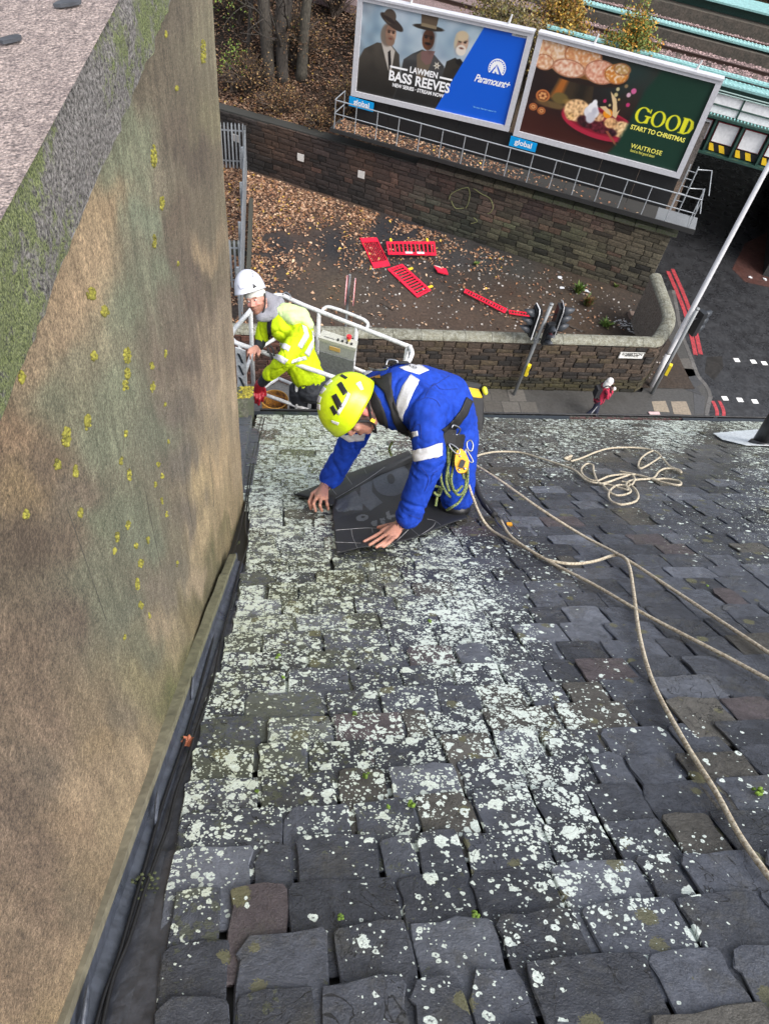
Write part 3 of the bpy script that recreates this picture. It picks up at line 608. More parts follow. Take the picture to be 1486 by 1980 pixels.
# two lapped lead folds and debris
for (px, py) in [(303, 1560), (165, 1955), (372, 1330)]:
    mb = MB(); c = RF(px, py, .05); mb.ell(c, (.005, .035, .009), nu=8, nv=6, col=(.055, .063, .082)); mb.build('lead_fold', M_LEADC, gut_t)
mb = MB()
for (px, py, n_, w) in [(356, 1433, 26, .018), (283, 1710, 30, .02), (460, 1050, 10, .01), (340, 1440, 8, .01), (270, 1720, 10, .02)]:
    for k in range(n_):
        c = RF(px, py, .018) + rng.uniform(-w, w, 3) * [1, 1, .2]; mb.ell(c, (.004, .003, .002), nu=5, nv=3, col=np.array([.05, .06, .025]) * rng.uniform(.5, 1.5))
tag(mb.build('debris', M_VC, gut_t), kind='stuff')
mb = MB(); c = RF(363, 1434, .022)
for k in range(7):
    a = k * .9; mb.quad(c, c + np.array([math.cos(a), math.sin(a), .15]) * .012, c + np.array([math.cos(a + .5), math.sin(a + .5), .3]) * .016, c + np.array([math.cos(a + .9), math.sin(a + .9), .1]) * .011, (.30, .09, .04))
tag(mb.build('dead_leaf', M_VCP), 'curled red-brown dead leaf lying between the two black cables in the lead gutter', 'leaf')
cabs = [[(182, 1995), (202, 1925), (232, 1841), (266, 1724), (286, 1656), (309, 1572), (330, 1508), (357, 1431), (389, 1320), (421, 1198), (437, 1124), (464, 1023), (476, 960), (486, 890), (506, 806)],
        [(196, 1990), (219, 1892), (249, 1818), (279, 1724), (303, 1656), (325, 1596), (340, 1535), (363, 1468), (380, 1411), (411, 1320), (431, 1225), (447, 1165), (464, 1097), (479, 1050), (474, 1015), (480, 960), (492, 890), (512, 806)]]
for i, line in enumerate(cabs):
    pts = crom([RF(p[0], p[1], .025 + .001 * i) for p in line], 8); mb = MB(); mb.tube(pts, .0036, 6)
    tag(mb.build('cable', M_BLACK, smooth=True), ['black cable nearest the rendered wall, running down the lead gutter', 'black cable nearer the slates, kinked and running down the lead gutter'][i], 'cable', 'black cables in the lead gutter')

# ------------------------------------------------------------------ skew beyond the wall, eaves gutter, building below
sk = thing('skew_stone', UV(-.4, 5.0, 0), 'lead-clad skew with a mossy end stone between the render wall and the gutter', 'skew')
mb = MB(); mb.prism([UV(-.75, 3.65, -.1), UV(-.185, 3.65, -.1), UV(-.20, 4.6, -.1), UV(-.20, 5.55, -.1), UV(-.75, 5.55, -.1)], RN * .22, (.075, .082, .10)); mb.build('lead_cover', M_LEADC, sk)
mb = MB()
for k, (v0, v1) in enumerate(((3.7, 4.3), (4.35, 4.95), (5.0, 5.5))): mb.box(UV(-.185, (v0 + v1) / 2, .018 + .004 * k), (.09 + .02 * (k % 2), v1 - v0, .010), (np.array([1, 0, 0]), RD, RN), (.07, .078, .098), jit=.004)
mb.build('soaker', M_LEADC, sk)
mb = MB(); mb.prism([UV(-.75, 5.45, -.05), UV(-.225, 5.45, -.05), UV(-.205, 6.2, -.05), UV(-.75, 6.25, -.05)], RN * .30, (.13, .13, .075)); mb.build('end_stone', M_STONEMOSS, sk)
mb = MB()
for k in range(160):
    a = rng.random(); c = UV(-.235 + .02 * rng.normal() - .05 * rng.random(), 5.5 + .7 * a, .25 + .004 * rng.random()); s = rng.uniform(.006, .014); mb.ell(c, (s, s, s * .5), nu=6, nv=4, col=np.array([.32, .27, .03]) * rng.uniform(.5, 1.2))
tag(mb.build('yellow_moss', M_VC, sk), kind='stuff')
ea = thing('eaves_gutter', UV(2.3, 6.33, -.02), 'gutter along the foot of the slates, black left, oxide red right', 'gutter')
def halfpipe(mb, u0, u1, v, w, r, col):
    n = 10; V = []; Fc = []
    for k in range(n + 1):
        a = math.pi * k / n; y = -math.cos(a) * r; z = -math.sin(a) * r
        for u in (u0, u1): p = UV(u, v, w); V.append(p + np.array([0, y, z]))
    for k in range(n): Fc.append((2 * k, 2 * k + 1, 2 * k + 3, 2 * k + 2))
    mb.add(V, Fc, col)
E0 = UV(0, 6.29, 0)
for (u0, u1) in ((-.16, .55), (.55, 1.75), (1.752, 2.95), (2.952, 4.15), (4.152, 7.0)):
    mb = MB(); halfpipe(mb, u0, u1, 6.37, -.005, .062, (.02, .02, .02)); mb.tube([UV(u0, 6.37, -.005) + np.array([0, .062, 0]), UV(u1, 6.37, -.005) + np.array([0, .062, 0])], .009, 8); thick(mb.build('gutter_length', M_IRON, ea), .004)
    mb = MB(); mb.tube([UV(u0, 6.33, .012), UV(u1, 6.33, .012)], .017 if u0 < .5 else .012, 8); mb.build('gutter_lip', M_IRON if u0 < .5 else M_MAROON, ea)
    mb = MB(); mb.box(UV(u1, 6.37, -.02) + np.array([0, 0, -.03]), (.03, .14, .09)); mb.build('gutter_clip', M_IRON, ea)
mb = MB()
for k in range(220):
    u = rng.uniform(.6, 5); mb.ell(UV(u, 6.27 + rng.uniform(-.03, .02), .03), (.012, .01, .006), nu=5, nv=3, col=(.05, .05, .04))
tag(mb.build('gutter_grit', M_VC, ea), kind='stuff')
# street front of the tenement below the gutter
M_ASHLAR = mat('tenement_sandstone', (.22, .17, .12), .9, var=.3, vscale=4, bump=.5, bscale=30, bdist=.02)
bt = thing('tenement_front', (3, 4.3, 0), 'sandstone street front of the tenement beneath the gutter', 'building')
ye = float(UV(0, 6.28)[1]) - .05; ze = float(UV(0, 6.28)[2]) - .08
mb = MB(); mb.box((3, ye - .3, ze / 2 - .02), (9.0, .6, ze)); mb.build('wall', M_ASHLAR, bt)
mw_ = mat('dark_window', (.02, .025, .03), .08)
for fl in range(4):
    for k in range(4):
        mb = MB(); mb.box((0 + k * 2.1, ye + .01, 1.9 + fl * 3.1), (1.0, .04, 1.8)); wo = mb.build('window', mw_, bt)
        mb = MB(); mb.box((0 + k * 2.1, ye + .045, .95 + fl * 3.1), (1.3, .12, .12), col=(.2, .16, .12)); mb.build('sill', M_VC, wo)
# flat plate standing in for a white patch on the slates, and vent pipe at the right end of the eaves
mb = MB(); mb.prism([RF(1378, 838, .034), RF(1500, 828, .034), RF(1530, 862, .034), RF(1440, 861, .034), RF(1395, 850, .034)], RN * .004, (.62, .66, .68)); tag(mb.build('white_patch', mat('pale_white', (1, 1, 1), .45, attr=True, var=.3, vscale=12, bump=.3, bscale=40)), 'white patch on the eaves slates round the black pipe', 'flashing')
pv = RF(1468, 858, .03); vt = thing('vent_pipe', pv, 'short black vent pipe leaning out of the slates at the right edge', 'pipe')
mb = MB(); top = P(1535, 745, proj(pv)[2] - .35); mb.tube([pv, pv + (top - pv) * .5, top], [.062, .055, .055], 14); mb.build('pipe', M_IRON, vt, smooth=True)
mb = MB(); mb.tube([pv - RN * .01, pv + RN * .03], [.1, .07], 14); mb.build('collar', M_IRON, vt, smooth=True)
# ------------------------------------------------------------------ ground, road, pavement
M_ROAD = mat('wet_asphalt', (.034, .035, .038), .34, var=.4, vscale=3, col2=(.022, .022, .024), bump=.5, bscale=55, bdist=.01, rvar=.16)
M_YARD = mat('yard_earth', (1, 1, 1), .85, attr=True, var=.35, vscale=2.2, bump=.6, bscale=9, bdist=.04, rvar=.2)
M_PAVE = mat('paving', (1, 1, 1), .45, attr=True, var=.25, vscale=3, bump=.3, bscale=40, bdist=.006, rvar=.15)
mb = MB(); mb.quad((-150, -40, -.13), (200, -40, -.13), (200, 220, -.13), (-150, 220, -.13)); mb.build('road', M_ROAD); bpy.data.objects['road']['kind'] = 'structure'
YB = 18.2                                # street face of the boundary wall
# pavement slab with rounded corner at the junction
kerb = crom([np.array(p) for p in [(-12, 13.2), (6, 13.2), (13.5, 13.4), (15.25, 14.4)] ] , 8)
kc = [np.array([15.3, 14.6]), G(1369, 812)[:2], G(1373, 767)[:2], G(1362, 742)[:2], G(1349, 727)[:2], G(1335, 690)[:2], G(1316, 640)[:2], G(1296, 590)[:2] + np.array([.25, 0]), G(1288, 560)[:2] + np.array([.3, 0])]
kc = crom(kc, 5)
edge = [k for k in kerb if k[0] < 15] + list(kc)
inner = [np.array([14.9, 24.2]), np.array([13.6, 19.5]), np.array([12.8, YB]), np.array([-12, YB])]
mb = MB(); mb.prism([np.array([e[0], e[1], -.13]) for e in edge + inner], (0, 0, .13 - .004), (.06, .058, .055)); pv_ = mb.build('pavement', M_PAVE); pv_['kind'] = 'structure'
for i in range(0, len(edge) - 1, 2):
    a, b_ = edge[i], edge[min(i + 2, len(edge) - 1)]
    d = unit(np.array([b_[0] - a[0], b_[1] - a[1], 0])); n_ = np.array([-d[1], d[0], 0]); c = np.array([(a[0] + b_[0]) / 2, (a[1] + b_[1]) / 2, -.064])
    mb = MB(); mb.box(c, (np.hypot(*(b_ - a)) - .01, .15, .136), (d, n_, Z3), (np.array([.105, .10, .095]) * random.uniform(.8, 1.2))); mb.build('kerb_stone', M_PAVE, pv_)
# paving pieces: big flags at the left, small setts line, tactile bay at the corner
def flag(pts, col, nm='paving_slab', par=pv_, h=.006):
    mb = MB(); mb.prism([np.array([p[0], p[1], -.003]) for p in pts], (0, 0, h), col); mb.build(nm, M_PAVE, par)
for r_i in range(3):
    for k in range(16):
        x0 = -1.5 + k * .62 + .3 * (r_i % 2); y0 = 16.35 + r_i * .62
        if x0 > 8.2: continue
        flag([(x0 + .01, y0 + .01), (x0 + .605, y0 + .01), (x0 + .605, y0 + .605), (x0 + .01, y0 + .605)], np.array([.105, .098, .088]) * random.uniform(.75, 1.2))
for k in range(46):
    x0 = 6.2 + k * .2
    if x0 < 12.5: flag([(x0 + .005, 16.15), (x0 + .195, 16.15), (x0 + .195, 16.33), (x0 + .005, 16.33)], np.array([.12, .12, .125]) * random.uniform(.8, 1.15))
for (pp, c) in [([(1306, 694), (1331, 692), (1346, 726), (1316, 730)], (.095, .088, .08)), ([(1318, 712), (1345, 714), (1358, 742), (1336, 752)], (.05, .05, .052)), ([(1282, 738), (1320, 742), (1322, 752), (1272, 748)], (.13, .125, .12)), ([(1322, 744), (1348, 750), (1356, 764), (1326, 754)], (.045, .045, .047)),
                ([(1259, 776), (1286, 775), (1294, 797), (1264, 795)], (.24, .20, .15)), ([(1296, 776), (1326, 776), (1336, 802), (1302, 800)], (.23, .19, .145)), ([(1340, 760), (1362, 766), (1360, 800), (1342, 800)], (.06, .06, .062))]:
    flag([G(*p)[:2] for p in pp], c)
M_RED = mat('red_road_paint', (.40, .05, .06), .5, var=.3, vscale=12, col2=(.22, .03, .035))
def strip(name, line, w, z, m, lab, cat, grp=None):
    pts = crom([np.array([*G(*p)[:2]]) for p in line], 6); V = []; Fc = []
    for i, p in enumerate(pts):
        t_ = pts[min(i + 1, len(pts) - 1)] - pts[max(i - 1, 0)]; t_ = t_ / np.linalg.norm(t_); n_ = np.array([-t_[1], t_[0]]) * w / 2
        V += [(p[0] + n_[0], p[1] + n_[1], z), (p[0] - n_[0], p[1] - n_[1], z)]
    for i in range(len(pts) - 1): Fc.append((2 * i, 2 * i + 1, 2 * i + 3, 2 * i + 2))
    mb = MB(); mb.add(V, Fc); o = mb.build(name, m); tag(o, lab, cat, grp, 'structure'); return o
strip('red_line', [(1293, 519), (1310, 558), (1326, 598), (1338, 640), (1347, 681)], .17, -.122, M_RED, 'red kerbside line beside the curved wall, the one nearer the wall', 'road marking')
strip('red_line', [(1302, 515), (1322, 560), (1337, 600), (1348, 640), (1357, 680)], .17, -.122, M_RED, 'red kerbside line beside the curved wall, the one farther from the wall', 'road marking')
strip('red_line', [(1380, 770), (1386, 782), (1389, 794), (1387, 815)], .13, -.122, M_RED, 'short red line at the bottom of the road, left of its pair', 'road marking')
strip('red_line', [(1393, 770), (1399, 782), (1402, 794), (1401, 815)], .13, -.122, M_RED, 'short red line at the bottom of the road, right of its pair', 'road marking')
M_WHITE = mat('white_paint', (.72, .72, .70), .5, var=.2, vscale=20)
for i, (px, py) in enumerate([(1424, 696), (1456, 699), (1477, 702), (1401, 770), (1430, 773), (1459, 776), (1424, 811)]):
    c = G(px, py, -.122); mb = MB(); mb.quad(*[c + np.array(q) * .11 for q in [(-1, -1, 0), (1, -1, 0), (1, 1, 0), (-1, 1, 0)]])
    tag(mb.build('crossing_stud', M_WHITE), 'white square stud, ' + ['leftmost of the upper row on the dark road', 'middle of the upper row on the dark road', 'rightmost of the upper row on the dark road', 'leftmost of the lower row beside the red lines', 'middle of the lower row near the gutter', 'rightmost of the lower row near the gutter', 'nearest the gutter edge, alone on the road'][i], 'road marking', 'white studs of the crossing', 'structure')
def patch(name, pp, col, z, rough=.5):
    mb = MB(); mb.add([G(*p, z) for p in pp], [tuple(range(len(pp)))]); o = mb.build(name, mat(name, col, rough, var=.45, vscale=2.5, bump=.3, bscale=50, rvar=.1)); o['kind'] = 'structure'; return o
patch('red_asphalt_patch', [(1415, 520), (1440, 470), (1500, 440), (1560, 470), (1560, 560), (1490, 556), (1440, 545)], (.075, .034, .028), -.1255)
patch('road_repair', [(1366, 690), (1395, 688), (1398, 710), (1380, 735), (1362, 720)], (.02, .018, .016), -.1245)
for (px, py) in [(1264, 802)]:
    c = G(px, py, 0); mb = MB(); mb.box(c + np.array([0, 0, .03]), (.38, .22, .05), col=(.55, .38, .38), jit=.01); tag(mb.build('litter_box', M_VC), 'flattened pale pink carton lying on the pavement by the gutter', 'litter')
for i, (px, py) in enumerate([(1449, 536), (1478, 541)]):
    c = G(px, py, -.12); mb = MB()
    for k in range(4): mb.box(c + rng.uniform(-.07, .07, 3) * [1, 1, .1] + np.array([0, 0, .03]), (.09, .06, .03), jit=.015, col=(.65, .65, .66))
    tag(mb.build('litter', M_VCP), ['scrap of white litter on the reddish asphalt, left one', 'scrap of white litter on the reddish asphalt, right one'][i], 'litter')

# ------------------------------------------------------------------ yard between the walls
def yz(x, y): return .03 * mnoise.noise(Vector((x * .7, y * .7, 0))) + .02
YC = idw([(500, 360, (74, 56, 44)), (560, 450, (80, 60, 48)), (620, 400, (82, 62, 48)), (700, 420, (86, 66, 50)), (555, 460, (38, 36, 38)), (540, 475, (36, 34, 36)), (645, 475, (30, 30, 34)), (735, 445, (34, 34, 38)), (780, 458, (36, 34, 38)), (600, 520, (70, 58, 48)), (650, 560, (70, 60, 48)), (700, 600, (66, 56, 48)), (800, 600, (72, 58, 48)), (880, 500, (48, 46, 46)), (940, 500, (44, 44, 44)), (1000, 520, (48, 46, 42)), (900, 545, (50, 40, 32)), (980, 560, (56, 42, 32)), (900, 620, (70, 56, 46)), (1000, 600, (70, 56, 44)), (1100, 540, (56, 46, 36)), (1180, 600, (56, 46, 38)), (1120, 620, (66, 52, 40)), (1220, 620, (46, 38, 32)), (1150, 560, (58, 48, 38))], 3)
mb = MB(); nx, ny = 130, 120
def yard_pt(i, j):
    x = -7 + 21.9 * i; y = YB + .2 + 14.6 * j; return np.array([x, y, yz(x, y)])
mb.grid(yard_pt, nx, ny); q = projn(mb.v[0]); mb.c[0] = lin(YC(q)) * .95
yard = mb.build('yard_ground', M_YARD, smooth=True); yard['kind'] = 'structure'
def inside_yard(x, y):
    off = (x - WA[0]) * WN[0] + (y - WA[1]) * WN[1]
    return off < -.25 and y > YB + .5 and x < 14.4 - max(0, (y - 22)) * .05 and x > -6
LD = idw([(500, 340, 1), (480, 450, .95), (600, 380, 1), (560, 420, .95), (700, 420, .95), (800, 440, .75), (650, 480, .5), (555, 462, .12), (645, 475, .05), (735, 445, .1), (500, 520, .7), (560, 510, .6), (620, 540, .12), (700, 500, .5), (700, 560, .1), (600, 570, .1), (780, 540, .2), (870, 470, .5), (950, 495, .45), (880, 520, .2), (920, 550, .25), (1000, 520, .12), (1040, 530, .2), (1080, 545, .15), (940, 570, .35), (960, 600, .15), (860, 600, .1), (800, 620, .1), (1000, 610, .25), (1060, 610, .25), (1120, 600, .1), (1140, 590, .3), (1200, 600, .12), (1180, 560, .02), (1230, 590, .25), (1250, 640, .1), (900, 640, .06), (520, 590, .3), (450, 500, .8)], 3)
LEAFC = [(160, 118, 84), (186, 146, 112), (130, 90, 62), (104, 70, 50), (206, 172, 136), (150, 104, 72), (92, 64, 50), (180, 122, 70), (120, 82, 58), (172, 132, 100), (80, 56, 44), (196, 156, 122), (140, 98, 70)]
def leaf(mb, p, s, nrm=None):
    a = random.uniform(0, 6.28); tl = random.uniform(-.5, .5); t2 = random.uniform(-.5, .5)
    u = np.array([math.cos(a), math.sin(a), tl]) * s; w = np.array([-math.sin(a), math.cos(a), t2]) * s * random.uniform(.55, .85)
    c = lin(random.choice(LEAFC) if random.random() > .025 else (210, 170, 50)) * random.uniform(.55, 1.05)
    c = c * .86 + c.mean() * .14; h = s * random.uniform(.05, .5)
    mb.add([p - u, p - w * .9 + u * .1 + [0, 0, h], p + u, p + w * .9 + [0, 0, h]], [(0, 1, 2), (0, 2, 3)], c)
mb = MB(); cnt = 0
pts = rng.uniform([-6, 18.8], [14.6, 33.5], (150000, 2)); ql = projn(np.column_stack([pts, np.zeros(len(pts))])); dl = LD(ql)[:, 0]
for (x, y), qd, dd in zip(pts, ql, dl):
    if not inside_yard(x, y) or random.random() > dd ** 2.3 * .95: continue
    if mnoise.noise(Vector((x * 1.7, y * 1.7, 3))) < -.28 and dd < .8: continue
    leaf(mb, np.array([x, y, yz(x, y) + random.uniform(.01, .05)]), random.uniform(.035, .085))
tag(mb.build('fallen_leaves', mat('leaf_litter', (1, 1, 1), .75, attr=True)), kind='stuff')
mb = MB()
for k in range(700):
    x, y = rng.uniform(3, 14.3), rng.uniform(18.9, 27)
    if inside_yard(x, y):
        s = random.uniform(.012, .04); mb.box((x, y, yz(x, y) + s * .4), (s * 2, s * 1.5, s), jit=s * .3, col=np.array([.3, .28, .26]) * random.uniform(.25, 1.6))
tag(mb.build('gravel_bits', M_VC), kind='stuff')
# rubble, scraps and weeds
for i, (px, py, s, c, lab) in enumerate([(1225, 610, .2, (.14, .10, .08), 'brown rubble block lying near the curved wall'), (1242, 600, .12, (.2, .17, .14), 'small broken stone beside the curved wall'), (1236, 637, .1, (.28, .26, .24), 'pale stone at the foot of the curved wall')]):
    c_ = G(px, py, .05); mb = MB(); mb.box(c_, (s * 2, s * 1.4, s * .8), jit=s * .25, col=c); tag(mb.build('rubble', M_VC), lab, 'stone')
for i, (px, py, lab) in enumerate([(1081, 536, 'round white scrap on the yard earth, upper of the pair'), (1086, 556, 'torn white scrap on the yard earth below the round one'), (1135, 562, 'crumpled grey wrapper beside the green weed')]):
    c_ = G(px, py, .05); mb = MB()
    for k in range(3): mb.box(c_ + rng.uniform(-.06, .06, 3) * [1, 1, .3], (.14, .07, .02), jit=.02, col=(.6, .62, .66))
    tag(mb.build('litter', M_VCP), lab, 'litter')
mb = MB()
for k in range(60):
    a = random.random(); p = G(1185 + 55 * a, 618 + 25 * a + random.uniform(-8, 8), .04); s = random.uniform(.015, .05); mb.box(p, (s * 2, s, s * .5), jit=s * .4, col=np.array([.5, .5, .5]) * random.uniform(.3, 1.3))
tag(mb.build('glass_shards', M_VCP), kind='stuff')
def weed(px, py, h, sp, n_, cols, lab, nm='weed'):
    b0 = G(px, py, .03); mb = MB()
    for k in range(n_):
        a = random.uniform(0, 6.28); r0 = random.random() * sp * .3; tip = b0 + np.array([math.cos(a) * sp * random.random(), math.sin(a) * sp * random.random(), h * random.uniform(.4, 1)]); st = b0 + np.array([math.cos(a) * r0, math.sin(a) * r0, 0])
        w = np.array([-math.sin(a), math.cos(a), 0]) * .02; c = lin(cols[k % len(cols)]) * random.uniform(.4, .9)
        m_ = (st + tip) / 2 + [0, 0, h * .15]; mb.add([st - w, st + w, m_ + w * 1.6, tip, m_ - w * 1.6], [(0, 1, 2, 4), (4, 2, 3)], c)
    tag(mb.build(nm, M_VCP), lab, 'plant')
GR = [(96, 130, 50), (120, 140, 60), (80, 110, 46)]; BR = [(150, 120, 70), (110, 90, 50), (130, 80, 60)]
weed(1116, 566, .5, .35, 90, GR, 'leafy green weed growing in the middle of the yard earth')
weed(1134, 590, .45, .4, 90, GR[:1] + BR, 'straggly green and brown weed below the leafy one')
weed(1170, 630, .25, .4, 80, GR, 'low green tuft at the right end of the yard near the wall')
weed(1190, 555, .2, .2, 20, GR, 'tiny green sprig on bare earth beneath the stone wall')
weed(462, 668, .7, .35, 130, [(150, 92, 60), (130, 78, 52), (104, 66, 46)], 'clump of red-brown dead grass at the foot of the palisade fence')
weed(920, 512, .15, .2, 24, GR, 'small green sprig among leaves in the yard')
for i, line in enumerate([[(1120, 640), (1095, 628), (1130, 642)], [(1095, 627), (1128, 640)], [(640, 545), (655, 538), (668, 533)], [(735, 585), (748, 592), (760, 600)]]):
    mb = MB(); mb.tube(crom([G(*p, .05) for p in line], 4), .02, 5, col=(.06, .045, .035)); tag(mb.build('fallen_branch', M_VC), ['broken stick lying by the wall behind the traffic lights, upper', 'broken stick lying by the wall behind the traffic lights, lower', 'thin stick on the bare earth left of the red barriers', 'thin stick on the bare earth below the red barriers'][i], 'stick')
for i, line in enumerate([[(700, 500), (705, 505)]]): pass

# ------------------------------------------------------------------ masonry
def masonry(t, face, u0, u1, h_of, ch, wmin, wmax, colf, depth=.35, base_pt=None, nrm=None, core_col=(.03, .028, .025), mt=None, n_single=300):
    """face(u, z, off) -> point; stones laid in courses, each its own object for the nearest 300"""
    st = []; z = 0.0; ci = 0
    while True:
        hh = ch * random.uniform(.75, 1.3)
        if z + hh * .5 > max(h_of(u0), h_of(u1)): break
        u = u0 + random.uniform(-.3, 0)
        while u < u1:
            w = random.uniform(wmin, wmax); a, b_ = max(u, u0), min(u + w, u1)
            if b_ - a > .08 and z < h_of((a + b_) / 2) - .03: st.append((a, b_, z, min(z + hh, h_of((a + b_) / 2))))
            u += w
        z += hh; ci += 1
    pr = [(-proj(face((s[0] + s[1]) / 2, (s[2] + s[3]) / 2, 0))[2], i) for i, s in enumerate(st)]
    vis = []
    for i, s in enumerate(st):
        q = proj(face((s[0] + s[1]) / 2, (s[2] + s[3]) / 2, 0)); ok = 405 < q[0] < 1500 and -20 < q[1] < 800
        vis.append(((s[1] - s[0]) * (s[3] - s[2]) / q[2] ** 2 if ok else 0, i))
    sing = set(i for _, i in sorted(vis, reverse=True)[:n_single]); rest = MB(); nrest = 0
    for i, s in enumerate(st):
        g = .007; pr_ = random.uniform(0, .028); r = lambda k=.012: random.uniform(-k, k)
        fr = [(s[0] + g + abs(r()), s[2] + g + abs(r())), (s[1] - g - abs(r()), s[2] + g + abs(r())), (s[1] - g - abs(r()), s[3] - g - abs(r())), (s[0] + g + abs(r()), s[3] - g - abs(r()))]
        ce = ((s[0] + s[1]) / 2, (s[2] + s[3]) / 2)
        V = [face(a, b_, 0) for a, b_ in [(s[0] + g, s[2] + g), (s[1] - g, s[2] + g), (s[1] - g, s[3] - g), (s[0] + g, s[3] - g)]]
        V += [face(a + (ce[0] - a) * .06, b_ + (ce[1] - b_) * .1, -.012 - pr_ + r(.004)) for a, b_ in fr] + [face(ce[0], ce[1], -.016 - pr_ - random.uniform(0, .012))]
        V += [face(a, b_, .06) for a, b_ in [(s[0] + g, s[2] + g), (s[1] - g, s[2] + g), (s[1] - g, s[3] - g), (s[0] + g, s[3] - g)]]
        Fc = [(k, (k + 1) % 4, 4 + (k + 1) % 4, 4 + k) for k in range(4)] + [(4 + k, 4 + (k + 1) % 4, 8) for k in range(4)] + [(9 + k, 9 + (k + 1) % 4, (k + 1) % 4, k) for k in range(4)]
        c = colf(face(ce[0], ce[1], 0), i)
        if i in sing: m_ = MB(); m_.add(V, Fc, c); m_.build('stone', mt or M_VC, t)
        else: rest.add(V, Fc, c); nrest += 1
    if nrest: tag(rest.build('stones_smaller', mt or M_VC, t), kind='stuff')
M_MAS = mat('masonry', (1, 1, 1), .85, attr=True, var=.55, vscale=4, bump=.7, bscale=22, bdist=.03, rvar=.1)
# railway retaining wall
rw = thing('stone_retaining_wall', SO(9, 0, 0), 'long dark coursed sandstone retaining wall under the billboards, mossy towards its right end', 'wall')
RH = lambda s: 2.19 + (2.75 - 2.19) * np.clip(s / 19.4, -.3, 1)
RC = idw([(450, 270, (46, 42, 40)), (520, 270, (84, 62, 48)), (470, 240, (50, 42, 38)), (480, 320, (44, 42, 42)), (580, 300, (70, 52, 44)), (640, 290, (60, 50, 48)), (640, 350, (52, 44, 42)), (700, 320, (90, 68, 56)), (700, 370, (50, 46, 44)), (760, 300, (60, 50, 48)), (760, 350, (92, 70, 60)), (800, 330, (84, 72, 68)), (830, 400, (76, 78, 66)), (860, 360, (72, 56, 50)), (900, 380, (70, 66, 58)), (900, 430, (60, 64, 52)), (950, 400, (100, 82, 72)), (980, 440, (88, 90, 68)), (1030, 410, (76, 60, 56)), (1050, 460, (84, 86, 66)), (1100, 410, (110, 88, 78)), (1110, 450, (82, 82, 62)), (1150, 480, (96, 92, 72)), (1150, 430, (112, 90, 80)), (1200, 460, (98, 88, 72)), (1200, 520, (82, 78, 64)), (1260, 480, (106, 98, 80)), (1290, 510, (92, 88, 74)), (1250, 550, (70, 66, 56))], 3)
def rcol(p, i):
    q = proj(p); c = RC([[q[0], q[1]]])[0]
    r = np.random.default_rng(500 + i); k = r.random(); c = c * r.uniform(.78, 1.2)
    if k < .06: c = c * .5 + np.array([118, 84, 70]) * .5
    elif k < .16: c = c * .6
    return lin(np.clip(c, 8, 250)) * .62
masonry(rw, lambda s, z, o: SO(s, o, z), -4.0, 19.35, RH, .19, .32, .85, rcol, mt=M_MAS)
mb = MB(); V = [SO(-6, .04, -.2), SO(19.3, .04, -.2), SO(19.3, .04, 2.72), SO(-6, .04, 2.1), SO(-6, .55, -.2), SO(19.3, .55, -.2), SO(19.3, .55, 2.72), SO(-6, .55, 2.1)]
mb.add(V, [(0, 1, 2, 3), (4, 7, 6, 5), (1, 5, 6, 2), (3, 2, 6, 7)], (.03, .03, .026)); mb.build('mortar_core', M_VC, rw)
for k in range(13):                      # mossy copes at the right-hand part
    s0 = 9.0 + k * .81; z0 = float(RH(s0 + .4)) ; mb = MB()
    f_ = k / 12; c = np.array([.075, .06, .05]) * (1 - f_) + np.array([.125, .13, .06]) * f_
    mb.prism([SO(s0 + .01, -.14, z0 - .02), SO(s0 + .79, -.14, z0 - .01), SO(s0 + .79, -.14, z0 + .13), SO(s0 + .6, -.15, z0 + .14), SO(s0 + .3, -.13, z0 + .135), SO(s0 + .01, -.14, z0 + .12)], WN3 * .9, c * random.uniform(.8, 1.2)); mb.build('cope_stone', M_STONEMOSS if k > 5 else M_MAS, rw)
mb = MB(); mb.prism([SO(19.3, -.05, 2.72), SO(19.42, .1, 2.72), SO(19.42, .9, 2.72), SO(19.0, .9, 2.72)], (0, 0, .16), (.13, .135, .07)); mb.build('cope_stone', M_STONEMOSS, rw)
# climbing roots, markers
for i, line in enumerate([[(905, 362), (908, 375), (905, 392), (900, 402)], [(905, 362), (890, 365), (872, 375), (868, 385)], [(915, 364), (930, 374), (945, 382), (952, 392)], [(950, 390), (953, 400), (948, 410), (942, 413)], [(872, 388), (880, 402), (896, 402)], [(915, 420), (922, 428), (910, 432)]]):
    mb = MB(); mb.tube([RW(*p, -.06) for p in crom([np.array(p, float) for p in line], 5)], .014, 5, col=(.20, .21, .09)); mb.build('root', M_VC, rw)
for i, (px, py, lab) in enumerate([(457, 267, 'small white marker plate on the dark stone wall nearest the palisade fence'), (581, 304, 'small white marker plate on the stone wall, middle of three'), (698, 337, 'small white marker plate on the stone wall, nearest the red barriers')]):
    c = RW(px, py, -.07); mb = MB(); mb.box(c, (.3, .03, .3), (WD3, WN3, Z3), (.55, .53, .5)); tag(mb.build('marker_plate', M_VC), lab, 'marker plate', 'white marker plates')
